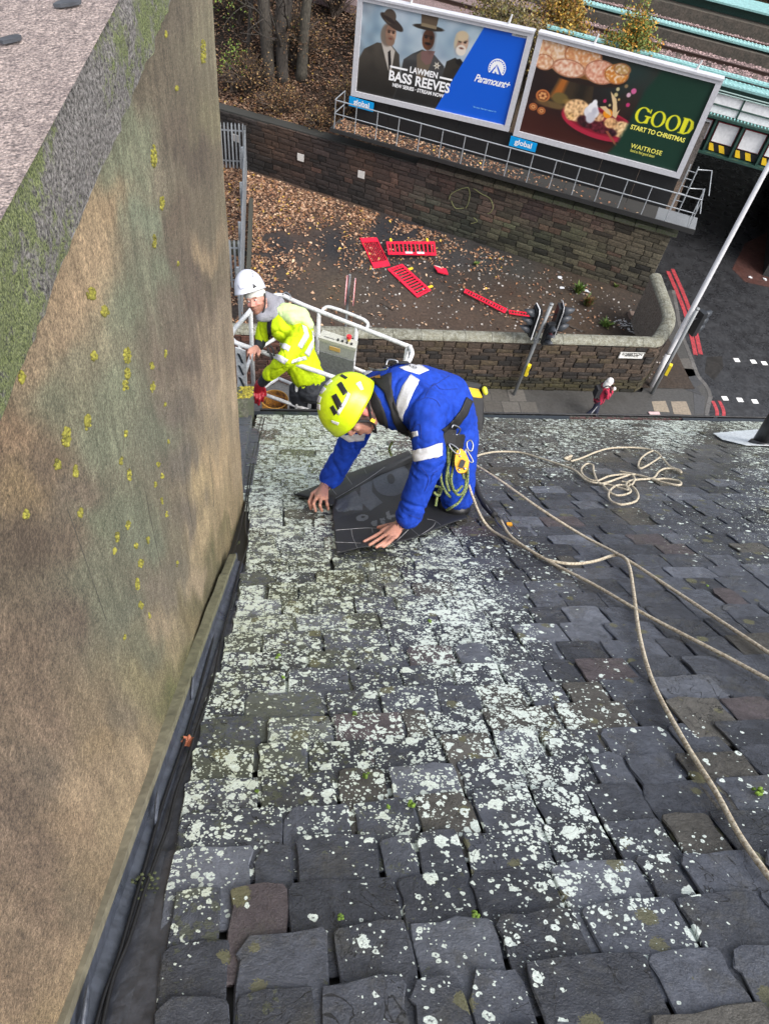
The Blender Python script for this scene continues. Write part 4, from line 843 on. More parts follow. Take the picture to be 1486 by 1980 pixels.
# boundary wall with round cope
bwt = thing('boundary_wall', (6, YB, 0), 'brown sandstone boundary wall with a half-round lichened cope, curving back at the street corner', 'wall')
path = [np.array([-6.0, YB]), np.array([12.2, YB])]
cl = [G(1278, 662, 2.17)[:2], G(1296, 640, 2.17)[:2], G(1306, 617, 2.17)[:2], G(1301, 590, 2.17)[:2], G(1290, 560, 2.17)[:2], G(1279, 530, 2.17)[:2]]
print('curve', [np.round(c, 2) for c in cl])
curve = crom([np.array([11.6, YB]), np.array([12.2, YB])] + [np.array(c) for c in cl], 7)
full = [path[0]] + [p for p in curve if p[0] > 11.61 or True]
full = [path[0]] + list(curve); seg = [0.0]
for a, b_ in zip(full, full[1:]): seg.append(seg[-1] + float(np.linalg.norm(b_ - a)))
def along(u, off=0.0):
    u = min(max(u, 0), seg[-1] - 1e-6); i = max(k for k in range(len(seg) - 1) if seg[k] <= u + 1e-9)
    f = (u - seg[i]) / (seg[i + 1] - seg[i]); a, b_ = full[i], full[i + 1]; t_ = (b_ - a) / np.linalg.norm(b_ - a)
    t0 = t_
    if i > 0: a0 = (full[i] - full[i - 1]); a0 = a0 / np.linalg.norm(a0); t0 = a0 * (1 - f) * .5 + t_ * (.5 + .5 * f) ; t0 = t0 / np.linalg.norm(t0)
    n_ = np.array([-t0[1], t0[0]]); return a + (b_ - a) * f + n_ * off
def bface(u, z, off): p = along(u, off); return np.array([p[0], p[1], z])
BWH = 2.05
def bcol(p, i):
    r = np.random.default_rng(900 + i); k = r.random(); c = np.array([84, 70, 58]) * r.uniform(.75, 1.2)
    if k < .18: c = np.array([50, 44, 40]) * r.uniform(.8, 1.1)
    if k > .85: c = np.array([92, 78, 58])
    if p[2] < .5: c = c * [.85, .92, .72]
    if p[0] < 1: c = np.array([96, 62, 50]) * r.uniform(.7, 1.2)
    return lin(c) * .5
masonry(bwt, bface, 4.0, seg[-1], lambda u: BWH, .17, .28, .62, bcol, mt=M_MAS)
mb = MB(); V = []; Fc = []; K = 90
for k in range(K + 1):
    u = seg[-1] * k / K
    for (o_, z_) in ((.03, 0), (.03, BWH), (.36, BWH), (.36, 0)): V.append(bface(u, z_, o_))
for k in range(K):
    for j in range(3): Fc.append((k * 4 + j, (k + 1) * 4 + j, (k + 1) * 4 + j + 1, k * 4 + j + 1))
cc = np.tile(np.array([[.03, .028, .022], [.03, .028, .022], [.16, .135, .11], [.16, .135, .11]]), (K + 1, 1)); mb.add(V, Fc, cc); mb.build('wall_core', M_MAS, bwt)
u = 4.0
while u < seg[-1] - .05:                 # cope in lengths
    L_ = min(random.uniform(.7, 1.0) if u < seg[9] else .42, seg[-1] - u); mb = MB(); V = []; Fc = []; ns = 4
    c = np.array([.135, .13, .095]) * random.uniform(.8, 1.2); 
    for k in range(ns + 1):
        uu = u + .006 + (L_ - .012) * k / ns
        for j in range(9):
            a = math.pi * j / 8; V.append(bface(uu, BWH - .02 + .17 * math.sin(a), .195 - .235 * math.cos(a)))
    for k in range(ns):
        for j in range(8): Fc.append((k * 9 + j, k * 9 + j + 1, (k + 1) * 9 + j + 1, (k + 1) * 9 + j))
        Fc.append((k * 9 + 8, k * 9, (k + 1) * 9, (k + 1) * 9 + 8))
    Fc.append(tuple(range(9))); Fc.append(tuple(ns * 9 + j for j in range(9))[::-1])
    mb.add(V, Fc, c); mb.build('cope_stone', mat('cope_stone', (1, 1, 1), .9, attr=True, var=.45, vscale=9, bump=.7, bscale=40, bdist=.02, col2=(.24, .24, .2)) if u == 4.0 else bpy.data.materials['cope_stone'], bwt); u += L_
# street name plate
q1 = plane(1198, 678, (0, YB, 0), np.array([0, 1.0, 0])); q2_ = plane(1245, 680, (0, YB, 0), np.array([0, 1.0, 0])); q3 = plane(1198, 690, (0, YB, 0), np.array([0, 1.0, 0]))
sw = q2_[0] - q1[0]; sh = sw * .30; sc_ = np.array([(q1[0] + q2_[0]) / 2, YB - .07, (q1[2] + q3[2]) / 2])
sg = thing('street_name_sign', sc_, 'white street name plate reading ROBERTSON AVENUE on the boundary wall', 'sign')
mb = MB(); mb.box(sc_, (sw, .02, sh), col=(.72, .72, .68)); mb.build('plate', M_VCP, sg)
mb = MB()
for a in ((-1, 0), (1, 0)): mb.box(sc_ + np.array([a[0] * (sw / 2 - .01), -.012, 0]), (.012, .006, sh - .02), col=(.04, .04, .04))
for a in (-1, 1): mb.box(sc_ + np.array([0, -.012, a * (sh / 2 - .012)]), (sw - .02, .006, .012), col=(.04, .04, .04))
mb.build('border', M_VCP, sg)
M_TXTB = mat('black_lettering', (.01, .01, .01), .6); mb = MB()
for (tx, dz, ws) in (('ROBERTSON', .04, .82), ('AVENUE', -.24, .56)):
    V_, _ = text2d(tx); w_ = V_[:, 0].max(); k = sw * ws / w_; kz = sh * .42
    text_on(mb, lambda x, y, k=k, w_=w_, dz=dz: sc_ + np.array([(x - w_ / 2) * k, -.016, (dz / .75 * .5 + 0) * sh * 1.3 + y * kz / .75]), tx, bold=.012)
mb.build('lettering', M_TXTB, sg)

# ------------------------------------------------------------------ palisade fence
ft = thing('palisade_fence', (-1.3, 27, 0), 'grey steel palisade fence running away from the wall towards the stone retaining wall', 'fence')
f0 = G(470, 622)[:2]; f1 = G(478, 335)[:2]
mb = MB()
def pale(x, y, ax, z0=.15, h=2.1):
    m_ = MB(); c = np.array([x, y, 0]); n_ = np.array([-ax[1], ax[0], 0])
    m_.prism([c + ax * -.035 + [0, 0, z0], c + ax * .035 + [0, 0, z0], c + ax * .035 + [0, 0, h - .1], c + ax * .018 + [0, 0, h], c + [0, 0, h - .05], c - ax * .018 + [0, 0, h], c - ax * .035 + [0, 0, h - .1]], n_ * .02, np.array([.24, .26, .28]) * random.uniform(.8, 1.15)); m_.build('pale', M_FEN, ft)
M_FEN = mat('fence_steel', (1, 1, 1), .5, .2, attr=True, var=.2, vscale=8)
fa = unit(np.array([f1[0] - f0[0], f1[1] - f0[1], 0])); fl_ = float(np.linalg.norm(f1 - f0)); k = .1
while k < fl_: pale(f0[0] + fa[0] * k, f0[1] + fa[1] * k, fa); k += .155
for z in (.45, 1.75):
    m_ = MB(); m_.box(np.array([f0[0], f0[1], z]) + fa * fl_ / 2 - np.array([.04, 0, 0]), (fl_, .05, .05), (fa, np.array([-fa[1], fa[0], 0]), Z3), (.2, .22, .24)); m_.build('rail', M_FEN, ft)
k = 0
while k < fl_ + 1: m_ = MB(); m_.box(np.array([f0[0] + fa[0] * k - .09, f0[1] + fa[1] * k, 1.1]), (.1, .1, 2.2), col=(.2, .22, .24)); m_.build('post', M_FEN, ft); k += 2.75
# return leg towards the left, near the retaining wall, and one nearer
for (p0, w_) in ((np.array([f1[0], f1[1] + .1]), 4.0), (np.array([f0[0] + .0, 23.2]), 3.2)):
    n_ = int(w_ / .155)
    for k in range(n_): pale(p0[0] - .12 - k * .155, p0[1] + (0 if w_ > 3.5 else 0), np.array([1.0, 0, 0]))
    for z in (.45, 1.75): m_ = MB(); m_.box((p0[0] - w_ / 2, p0[1] + .05, z), (w_, .05, .05), col=(.2, .22, .24)); m_.build('rail', M_FEN, ft)
mb = MB(); mb.box((f0[0] - .9, 25.6, .25), (1.5, .25, .5), col=(.06, .06, .045)); mb.box((f0[0] + .14, 26.6, .2), (.16, 5.0, .4), col=(.05, .05, .04)); mb.build('kerb_base', M_VC, ft)
# ------------------------------------------------------------------ embankment behind the retaining wall
M_BANK = mat('bank_soil', (1, 1, 1), .9, attr=True, var=.5, vscale=6, bump=.9, bscale=16, bdist=.08)
def bank_z(s, o):
    z0 = float(RH(s)) - .1
    top = 5.25; rise = 7.2 if s < 5 else 8.2
    t_ = np.clip((o - .9) / (rise - .9), 0, 1)
    return z0 + (top - z0) * (t_ * t_ * (3 - 2 * t_)) * .98
mb = MB(); g_ = lambda i, j: (lambda s, o: SO(s, o, bank_z(s, o) + .06 * mnoise.noise(Vector((s * 1.3, o * 1.3, 0)))))(-14 + 33.2 * i, .5 + 34 * j ** 1.6)
mb.grid(g_, 110, 90); q = projn(mb.v[0])
BC = idw([(500, 100, (60, 44, 34)), (600, 150, (66, 50, 38)), (450, 200, (58, 44, 34)), (650, 100, (62, 48, 36)), (650, 220, (80, 62, 46)), (1050, 30, (104, 92, 66)), (1150, 20, (112, 96, 84)), (1200, 60, (110, 90, 84)), (440, 30, (44, 38, 30))], 3)
mb.c[0] = lin(BC(q)) * .6; bk = mb.build('embankment', M_BANK, smooth=True); bk['kind'] = 'structure'
mb = MB()                                 # abutment side facing the road
mb.prism([SO(19.2, .6, -.13), SO(19.2, 34, -.13), SO(19.2, 34, 5.2), SO(19.2, 4.2, 5.2), SO(19.2, 3.0, 2.7), SO(19.2, .6, 2.7)], WD3 * -.5, (.06, .05, .045)); o = mb.build('bridge_abutment', M_MAS); tag(o, 'dark masonry abutment carrying the near end of the railway bridge', 'abutment')
mb = MB()
for k in range(60000):
    s, o = rng.uniform(-8, 9.5), rng.uniform(.5, 8.5)
    p = SO(s, o, bank_z(s, o) + .03); q = proj(p)
    if q[0] < 405 or q[0] > 760 or q[1] < -30: continue
    if random.random() > (.5 if o > 1.5 else .9): continue
    leaf(mb, p + [0, 0, random.uniform(0, .1)], random.uniform(.035, .08)); mb.c[-1] = mb.c[-1] * .6
tag(mb.build('bank_leaves', bpy.data.materials['leaf_litter']), kind='stuff')

def bz(px, py, off): q = plane(px, py, SO(0, off, 0), WN3); return (q[:2] - WA).dot(WD)
# ------------------------------------------------------------------ trees and bushes
M_BARK = mat('bark', (1, 1, 1), .9, attr=True, var=.5, vscale=6, bump=.9, bscale=18, bdist=.04, stretch=(1, 1, .3))
M_TLEAF = mat('tree_leaf', (1, 1, 1), .7, attr=True)
def limb(mb, p, d, L, r, depth, col, leaves, spread=.6, up=.15):
    pts = [p]; n = 5; dd = unit(d)
    for k in range(n):
        dd = unit(dd + rng.normal(0, .12, 3) + [0, 0, up * .3]); pts.append(pts[-1] + dd * L / n)
    mb.tube(pts, [r * (1 - .55 * k / n) for k in range(n + 1)], 7 if r > .05 else (5 if r > .015 else 3), cap=False, col=np.array(col) * random.uniform(.7, 1.25))
    if depth == 0: leaves.append(pts[-1]); leaves.append(pts[-2]); return
    for k in range(random.randint(2, 4)):
        j = random.randint(2, n); limb(mb, pts[j], unit(dd + rng.normal(0, spread, 3)), L * random.uniform(.5, .8), r * .45, depth - 1, col, leaves, spread, up)
def leaves_at(mb, pts, n, rad, s, cols):
    for p in pts:
        for k in range(n):
            q = p + rng.normal(0, rad, 3); a = rng.normal(0, 1, 3); u = unit(a) * s * random.uniform(.6, 1.3); w = unit(np.cross(u, rng.normal(0, 1, 3))) * s * .7
            mb.add([q - u, q + w, q + u, q - w], [(0, 1, 2, 3)], lin(random.choice(cols)) * random.uniform(.35, .95))
def tree(s, o, h, r, lean, nlimb, lab, leafn=0, cols=None, name='bare_tree', multi=1, col=(.10, .085, .065)):
    b0 = SO(s, o, bank_z(s, o) - .1); t_ = thing(name, b0, lab, 'tree'); mb = MB(); lv = []
    for m_ in range(multi):
        st = b0 + [rng.uniform(-.3, .3) * (multi > 1), rng.uniform(-.3, .3) * (multi > 1), 0]; rr = r * (1 if m_ == 0 else random.uniform(.35, .8)); top = st + np.array(lean) + [rng.uniform(-.6, .6) * (m_ > 0), rng.uniform(-.3, .3), h]
        pts = crom([st, st + (top - st) * .3 + rng.normal(0, .06, 3), st + (top - st) * .65 + rng.normal(0, .1, 3), top], 5)
        mb.tube(pts, [rr * (1.25 if k == 0 else 1) * (1 - .6 * k / len(pts)) for k in range(len(pts))], 12, col=np.array(col) * random.uniform(.8, 1.2))
        mb.build('trunk' if m_ == 0 else 'stem', M_BARK, t_, smooth=True); mb = MB()
        for k in range(nlimb):
            j = random.randint(3, len(pts) - 1); a = random.uniform(0, 6.28)
            limb(mb, pts[j], np.array([math.cos(a), math.sin(a), .5]), h * random.uniform(.25, .5), rr * .3, 2, col, lv); mb.build('limb', M_BARK, t_); mb = MB()
    if leafn: l_ = MB(); leaves_at(l_, lv, leafn, .22, .055, cols); tag(l_.build('crown', M_TLEAF, t_), kind='stuff')
    return t_
YEL = [(196, 150, 50), (170, 140, 60), (214, 170, 70), (120, 120, 60), (150, 100, 50)]
tree(bz(520, 190, 2.6), 2.6, 8.5, .30, (-.5, .3, 0), 5, 'thick grey-brown trunk rising from the leafy bank, left one of the main pair', multi=1, col=(.055, .047, .038))
tree(bz(550, 190, 2.9), 2.9, 8.0, .27, (.0, .2, 0), 4, 'dark slimmer trunk between the two thick ones on the leafy bank', multi=3, col=(.045, .038, .032))
tree(bz(582, 185, 3.2), 3.2, 8.5, .25, (.5, .3, 0), 5, 'thick pale-barked trunk on the leafy bank, the one nearer the billboards', multi=1, col=(.07, .062, .048))
tree(-.5, 3.2, 6.0, .09, (.6, .3, 0), 6, 'slender dark tree beside the edge of the rendered wall', multi=2, leafn=3, cols=[(130, 150, 60), (110, 90, 50), (90, 120, 50)], col=(.05, .042, .036))
def bush(s, o, z, rx, rz, n, cols, lab, ls=.05, twig=(.07, .05, .04), ntw=70, name='bush'):
    b0 = SO(s, o, z); t_ = thing(name, b0, lab, 'bush'); mb = MB(); lv = []
    for k in range(ntw):
        a = random.uniform(0, 6.28); e = random.uniform(.1, 1); tip = b0 + np.array([math.cos(a) * rx * e, math.sin(a) * rx * e, rz * random.uniform(.55, 1) * (1.15 - .5 * e)])
        m_ = (b0 + tip) / 2 + rng.normal(0, .1, 3) + [0, 0, .15 * rz]
        mb.tube(crom([b0 + rng.uniform(-.15, .15, 3) * [1, 1, 0], m_, tip], 3), [.02, .016, .013, .011, .009, .007, .005], 3, cap=False, col=np.array(twig) * random.uniform(.5, 2.0)); lv += [m_ + (tip - m_) * f for f in (.35, .7, 1)]
    mb.build('twigs', M_VC, t_)
    if n: l_ = MB(); leaves_at(l_, lv, n, rx * .12, ls, cols); tag(l_.build('foliage', M_TLEAF, t_), kind='stuff')
DRY = [(120, 84, 54), (96, 70, 46), (140, 104, 70), (80, 60, 42), (170, 140, 90)]
dark = (.055, .042, .034)
for i, (s, o, rx, rz, n, ntw, lab) in enumerate([(.3, 2.0, 1.5, 1.6, 1, 130, 'tangle of brown twigs on the bank next to the rendered wall'), (1.8, 3.6, 1.6, 2.2, 1, 140, 'tangle of bare brown scrub left of the thick trunks'), (5.2, 2.2, 1.3, 1.5, 2, 120, 'tangle of twigs and dead leaves right of the thick trunks'), (5.0, 5.0, 1.5, 2.3, 1, 130, 'tall bare scrub behind the left end of the billboard'), (2.6, 5.8, 1.8, 2.4, 1, 130, 'bare scrub high on the bank behind the trunks'), (-1.5, 4.5, 1.6, 2.4, 1, 130, 'scrub high on the bank at the left beside the wall'), (2.2, 1.4, 1.2, 1.0, 2, 100, 'low brush hanging over the top of the stone wall'), (4.2, 1.0, .9, .8, 2, 80, 'low brush at the corner of the walkway railing')]):
    bush(s, o, bank_z(s, o), rx, rz, n + 1, DRY, lab, .04, dark, int(ntw * 2.2), 'scrub')
bush(-.3, 1.8, bank_z(-.3, 1.8), .8, 2.1, 3, [(120, 150, 50), (150, 170, 70), (90, 120, 40)], 'sparse yellow-green shrub peeping past the rendered wall', .05, dark, 30)
def bz_old(px, py, off): q = plane(px, py, SO(0, off, 0), WN3); d = (q[:2] - WA).dot(WD); return d
for (px, py, off, rx, rz, n, cols, lab) in [(960, 20, 5.0, 1.5, 2.2, 7, [(130, 110, 74), (96, 84, 56), (150, 130, 80)], 'brown-olive scrub right behind the top edge of the left billboard'), (1125, 60, 5.6, 1.0, 2.4, 14, YEL, 'yellow bush between the two billboard tops and the first rail'), (1085, 75, 5.0, 1.15, 2.7, 20, YEL, 'yellow-leaved bush behind the gap between the billboards'), (1030, 55, 5.2, 1.4, 2.6, 12, [(150, 140, 100), (120, 96, 70), (170, 150, 80)], 'thin buff-coloured scrub behind the top of the left billboard'), (975, 30, 6.2, 1.7, 2.8, 10, [(120, 120, 70), (110, 96, 60), (150, 130, 60)], 'olive scrub beyond the top edge of the left billboard'), (1085, 25, 7.3, 1.3, 2.6, 18, YEL, 'yellow and orange bush at the top beside the railway'), (1213, 98, 5.6, 1.15, 3.5, 44, [(200, 150, 50), (214, 150, 50), (130, 140, 60), (110, 130, 60), (120, 136, 70), (150, 156, 80)], 'dense bush, orange below and green above, between the right billboard and the rails'), (1160, 75, 6.4, .8, 1.6, 6, [(190, 140, 60), (150, 110, 60)], 'small orange bush left of the dense green one')]:
    s = bz(px, py, off); z = bank_z(s, off); bush(s, off, z, rx, rz, n, cols, lab, .055, (.16, .13, .1), 90)

# ------------------------------------------------------------------ railway: bridge, girders, ballast, rails
M_TEAL = mat('teal_paint', (.20, .38, .37), .45, var=.25, vscale=3, bump=.1, bscale=30, rvar=.1)
M_TEALD = mat('dark_green_paint', (.022, .06, .048), .45, var=.3, vscale=4, rvar=.1)
M_BALLAST = mat('ballast', (.26, .18, .175), .95, var=.7, vscale=18, col2=(.10, .075, .07), bump=1.0, bscale=22, bdist=.06)
M_CONC = mat('dirty_concrete', (.085, .072, .058), .9, var=.35, vscale=3, col2=(.06, .055, .045), bump=.4, bscale=20)
M_RAIL = mat('rusty_rail', (.06, .036, .028), .5, .3, var=.2)
mb = MB(); mb.box(SO(12, 20, 5.05), (44, 32, .1), (WD3, WN3, Z3)); mb.v[0] = np.array([SO(-8 if k % 2 == 0 else 45, 6.0 if not (k & 2) else 17.5, 5.0 if k < 4 else 5.32) for k in range(8)])
tb = mb.build('ballast_bed', M_BALLAST); tb['kind'] = 'structure'
br = thing('railway_bridge', SO(19, 5, 4), 'railway bridge over the road with white panels, green girders and yellow and black chevrons', 'bridge')
# deck underside and girders
mb = MB(); V = [SO(s, o, z) for z in (4.25, 4.9) for o in (4.6, 17.5) for s in (19.0, 46)]; mb.add(V, [(0, 2, 3, 1), (4, 5, 7, 6), (0, 1, 5, 4), (2, 6, 7, 3), (0, 4, 6, 2), (1, 3, 7, 5)], (.02, .025, .02)); mb.build('deck', M_VC, br)
def gbox(name, m, s0, s1, o0, o1, z0, z1, par=br, col=(1, 1, 1)):
    mb = MB(); mb.add([SO(s, o, z) for z in (z0, z1) for o in (o0, o1) for s in (s0, s1)], [(0, 2, 3, 1), (4, 5, 7, 6), (0, 1, 5, 4), (2, 6, 7, 3), (0, 4, 6, 2), (1, 3, 7, 5)], col); return mb.build(name, m, par)
FO = 4.5; SR = 30.0
gbox('girder_web', M_TEALD, 18.6, SR, FO, FO + .06, 4.2, 6.5)
gbox('top_flange', M_TEAL, 12.0, SR, FO - .18, FO + .42, 6.52, 6.60)
gbox('flange_plate', M_TEAL, 12.0, SR, FO + .42, FO + .75, 6.66, 6.72)
gbox('outer_web', M_TEALD, 12.0, SR, FO + .5, FO + .56, 5.3, 6.6)
gbox('inner_girder', M_TEALD, 12.0, SR, 12.2, 12.3, 5.0, 5.86); gbox('inner_flange', M_TEAL, 10.5, SR, 11.9, 12.35, 5.87, 5.95)
gbox('far_girder', M_TEALD, 12.0, SR, 16.0, 16.1, 5.0, 6.3); gbox('far_flange', M_TEAL, 10.5, SR, 15.4, 17.0, 6.31, 6.39)
s = 12.0; rv1, rv2 = MB(), MB()
while s < SR:                             # rivets and stiffeners of the flanges
    for o in (FO - .1, FO + .3): rv1.box(SO(s, o, 6.615), (.06, .09, .03), (WD3, WN3, Z3), (.30, .52, .52))
    for o in (12.0, 12.27): rv2.box(SO(s, o, 5.965), (.06, .09, .03), (WD3, WN3, Z3), (.36, .55, .53))
    rv1.box(SO(s, FO + .58, 6.735), (.06, .12, .03), (WD3, WN3, Z3), (.30, .52, .52)); s += .17
tag(rv1.build('rivets', M_VC, br), kind='stuff'); tag(rv2.build('rivets', M_VC, br), kind='stuff')
# white upper panels, ledge, white lower panels with red edges, green ribs, chevrons
M_PW = mat('white_panel', (.80, .80, .81), .5, var=.12, vscale=2, rvar=.1)
fo = FO - .02
pw_ = 1.36
for k in range(8):
    s0 = 18.7 + k * pw_
    for (z0, z1) in ((5.56, 5.84), (5.88, 6.2)): gbox('upper_panel', M_PW, s0 + .03, s0 + pw_ - .03, fo - .05, fo + .0, z0, z1)
    gbox('rib', M_TEALD, s0 - .03, s0 + .03, fo - .09, fo + .01, 5.55, 6.32)
gbox('pipe_ledge', M_TEALD, 18.7, SR, fo - .12, fo, 5.845, 5.875)
for z in (6.27, 6.36): mb = MB(); mb.tube([SO(18.6, fo - .14, z), SO(SR, fo - .14, z)], .025, 6, col=(.3, .4, .38)); mb.build('pipe', M_VC, br)
gbox('ledge', M_TEALD, 18.6, SR, fo - .34, fo + .0, 5.46, 5.54); mb = MB(); s = 18.7
while s < SR: mb.box(SO(s, fo - .2, 5.565), (.05, .13, .03), (WD3, WN3, Z3), (.25, .5, .48)); s += .13
tag(mb.build('rivets', M_VC, br), kind='stuff')
M_RB = mat('red_trim', (.28, .03, .04), .5)
s0 = 18.35; pl = 1.05
for k in range(9):
    a, b_ = s0 + k * pl + .1, s0 + (k + 1) * pl - .1
    gbox('lower_panel_trim', M_RB, a, b_, fo - .05, fo - .01, 4.56, 5.32); gbox('lower_panel', M_PW, a + .03, b_ - .03, fo - .075, fo - .045, 4.59, 5.29)
    gbox('rib', M_TEALD, b_ + .06, b_ + .14, fo - .26, fo, 4.22, 5.46)
M_YELP = mat('yellow_paint', (.80, .52, .02), .45, var=.15, vscale=9); M_BLKP = mat('black_paint', (.012, .012, .012), .5)
for k in range(1, 9):
    a, b_ = s0 + k * pl + .1, s0 + (k + 1) * pl - .1; z0, z1 = 4.27, 4.53; n_ = 4; w = (b_ - a) / n_
    gbox('chevron_board', M_BLKP, a, b_, fo - .1, fo - .07, z0, z1)
    for j in (0, 2):
        mb = MB(); mb.prism([SO(a + j * w + .08, fo - .104, z0), SO(a + (j + 1) * w + .08, fo - .104, z0), SO(a + (j + 1) * w - .06, fo - .104, z1), SO(a + j * w - .06 if j else a, fo - .104, z1)], WN3 * -.006); mb.build('chevron', M_YELP, br)
gbox('bottom_flange', M_TEALD, 18.35, SR, fo - .3, fo + .1, 4.14, 4.22)
a = 19.0
gbox('far_abutment', M_VC, 24.0, 26.0, 4.7, 17, -.13, 4.2, col=(.03, .03, .03))
for o_ in (12.6, 14.6):
    gbox('concrete_kerb', M_CONC, 8.0, SR, o_ - .3 + (0 if o_ < 13 else .95), o_ - .2 + (0 if o_ < 13 else 1.45), 5.2, 5.46 + (0 if o_ < 13 else .42))
gbox('concrete_kerb', M_CONC, 12.0, SR, 11.74, 12.1, 5.2, 5.76)
mb = MB(); s = 19.2
for i, o_ in enumerate((9.25, 10.72, 12.95, 14.35)):
    r_t = thing('rail', SO(15, o_, 5.3), ['rusty rail nearest the billboards, mostly behind the girder flange', 'second rusty rail from the billboards', 'third rusty rail from the billboards, behind the middle girder', 'rusty rail farthest from the billboards, beside the far girder'][i], 'rail', 'rails of the railway')
    for (z0, z1, w) in ((5.32, 5.335, .14), (5.335, 5.45, .04), (5.45, 5.48, .10)): gbox('foot' if w > .1 else ('web' if w < .05 else 'head'), M_RAIL, -6, SR, o_ - w / 2, o_ + w / 2, z0, z1, par=r_t)
k = 0; sl_t = []
for tr_ in (9.98, 13.65):
    s = 9.0
    while s < 23.5:
        mb = MB(); mb.box(SO(s, tr_, 5.318), (.24, 2.3, .06), (WD3, WN3, Z3), np.array([.075, .055, .045]) * random.uniform(.6, 1.3)); o = mb.build('sleeper', M_VC); tag(o, ('dark sleeper half buried in the pinkish ballast of the nearer track' if tr_ < 11 else 'dark sleeper half buried in the ballast of the farther track'), 'sleeper', 'sleepers of the nearer track' if tr_ < 11 else 'sleepers of the farther track'); s += .68
# ballast stones in view
mb = MB()
for k in range(9500):
    s, o_ = rng.uniform(12.5, 23), rng.uniform(6.3, 15.9); a = rng.uniform(.03, .07)
    mb.ell(SO(s, o_, 5.335), (a, a * .8, a * .7), nu=4, nv=2, col=np.array([.27, .19, .185]) * rng.uniform(.3, 1.6))
tag(mb.build('ballast_stones', M_VC), kind='stuff')
for (px, py, lab) in [(1411, 57, 'pale marker block on the ballast beyond the middle girder')]:
    c = G(px, py, 5.45); mb = MB(); mb.box(c, (.12, .1, .3), col=(.5, .44, .36)); tag(mb.build('marker_post', M_VC), lab, 'marker')
mb = MB(); mb.grid(lambda i, j: SO(5 + 45 * i, 17.3 + 40 * j, 5.6 + .3 * mnoise.noise(Vector((i * 30, j * 20, 0)))), 60, 40, (.20, .15, .085)); o = mb.build('dry_grass_field', M_BANK); o['kind'] = 'structure'
mb = MB()
for k in range(7000):
    p = SO(rng.uniform(12, 26), rng.uniform(17.2, 22), 5.6); h = rng.uniform(.15, .5); w = rng.normal(0, .12, 3); a = unit(rng.normal(0, 1, 3) * [1, 1, 0]) * .025
    mb.add([p - a, p + a, p + w * [1, 1, 0] + [0, 0, h]], [(0, 1, 2)], np.array([.30, .22, .12]) * rng.uniform(.4, 1.3))
tag(mb.build('dry_grass', M_VCP), kind='stuff')
bush(20.5, 20.2, 5.6, 1.8, 1.6, 10, [(40, 60, 44), (50, 70, 50), (36, 52, 40)], 'dark green bush at the top right beyond the railway', .08, dark, 80)

# ------------------------------------------------------------------ billboards
M_FRAME = mat('board_frame', (.50, .50, .53), .4, .1, var=.08, vscale=3)
M_HOARD = mat('hoarding_black', (.010, .010, .011), .5, var=.3, vscale=4)
M_PRINT = mat('poster_print', (1, 1, 1), .45, attr=True)
BO = .6
def board(name, c4, lab):
    """c4: (s, z) bottom-left, bottom-right, top-right, top-left"""
    t_ = thing(name, SO((c4[0][0] + c4[1][0]) / 2, BO, 3.2), lab, 'billboard', 'pair of poster billboards')
    c4 = [np.array(c) for c in c4]
    def at(a, b_, off=0.0):
        q = (c4[0] * (1 - a) + c4[1] * a) * (1 - b_) + (c4[3] * (1 - a) + c4[2] * a) * b_; return SO(q[0], BO + off, q[1])
    wf, hf = .030, .055
    def bar(a0, b0, a1, b1, nm, dp=.10, fr=-.10):
        mb = MB(); mb.prism([at(a0, b0, fr), at(a1, b0, fr), at(a1, b1, fr), at(a0, b1, fr)], WN3 * (.22), None); mb.build(nm, M_FRAME, t_)
    bar(0, 0, 1, hf, 'frame_rail'); bar(0, 1 - hf * .7, 1, 1.0, 'frame_rail'); bar(0, hf + .001, wf, 1 - hf * .7 - .001, 'frame_stile'); bar(1 - wf, hf + .001, 1, 1 - hf * .7 - .001, 'frame_stile')
    mb = MB(); mb.prism([at(0, 1.0, -.16), at(1, 1.0, -.16), at(1, 1.0, .16), at(0, 1.0, .16)], (0, 0, .07)); mb.build('cap', M_FRAME, t_)
    mb = MB(); mb.prism([at(0, 0, .02), at(1, 0, .02), at(1, 1, .02), at(0, 1, .02)], WN3 * .2, (.03, .03, .03)); mb.build('back', M_VC, t_)
    for a in (.3, .85) if name == 'billboard' else ():
        mb = MB(); mb.tube([at(a, 1.0, .05), at(a + .01, 1.11, .05)], [.05, .03], 6, col=(.5, .5, .5)); mb.build('lug', M_VC, t_)
    return t_, lambda x, y, off=-.0: at(wf + (1 - 2 * wf) * x, hf + (1 - hf * 1.7) * y, off)
def srgb(*c): return np.array(c, float)
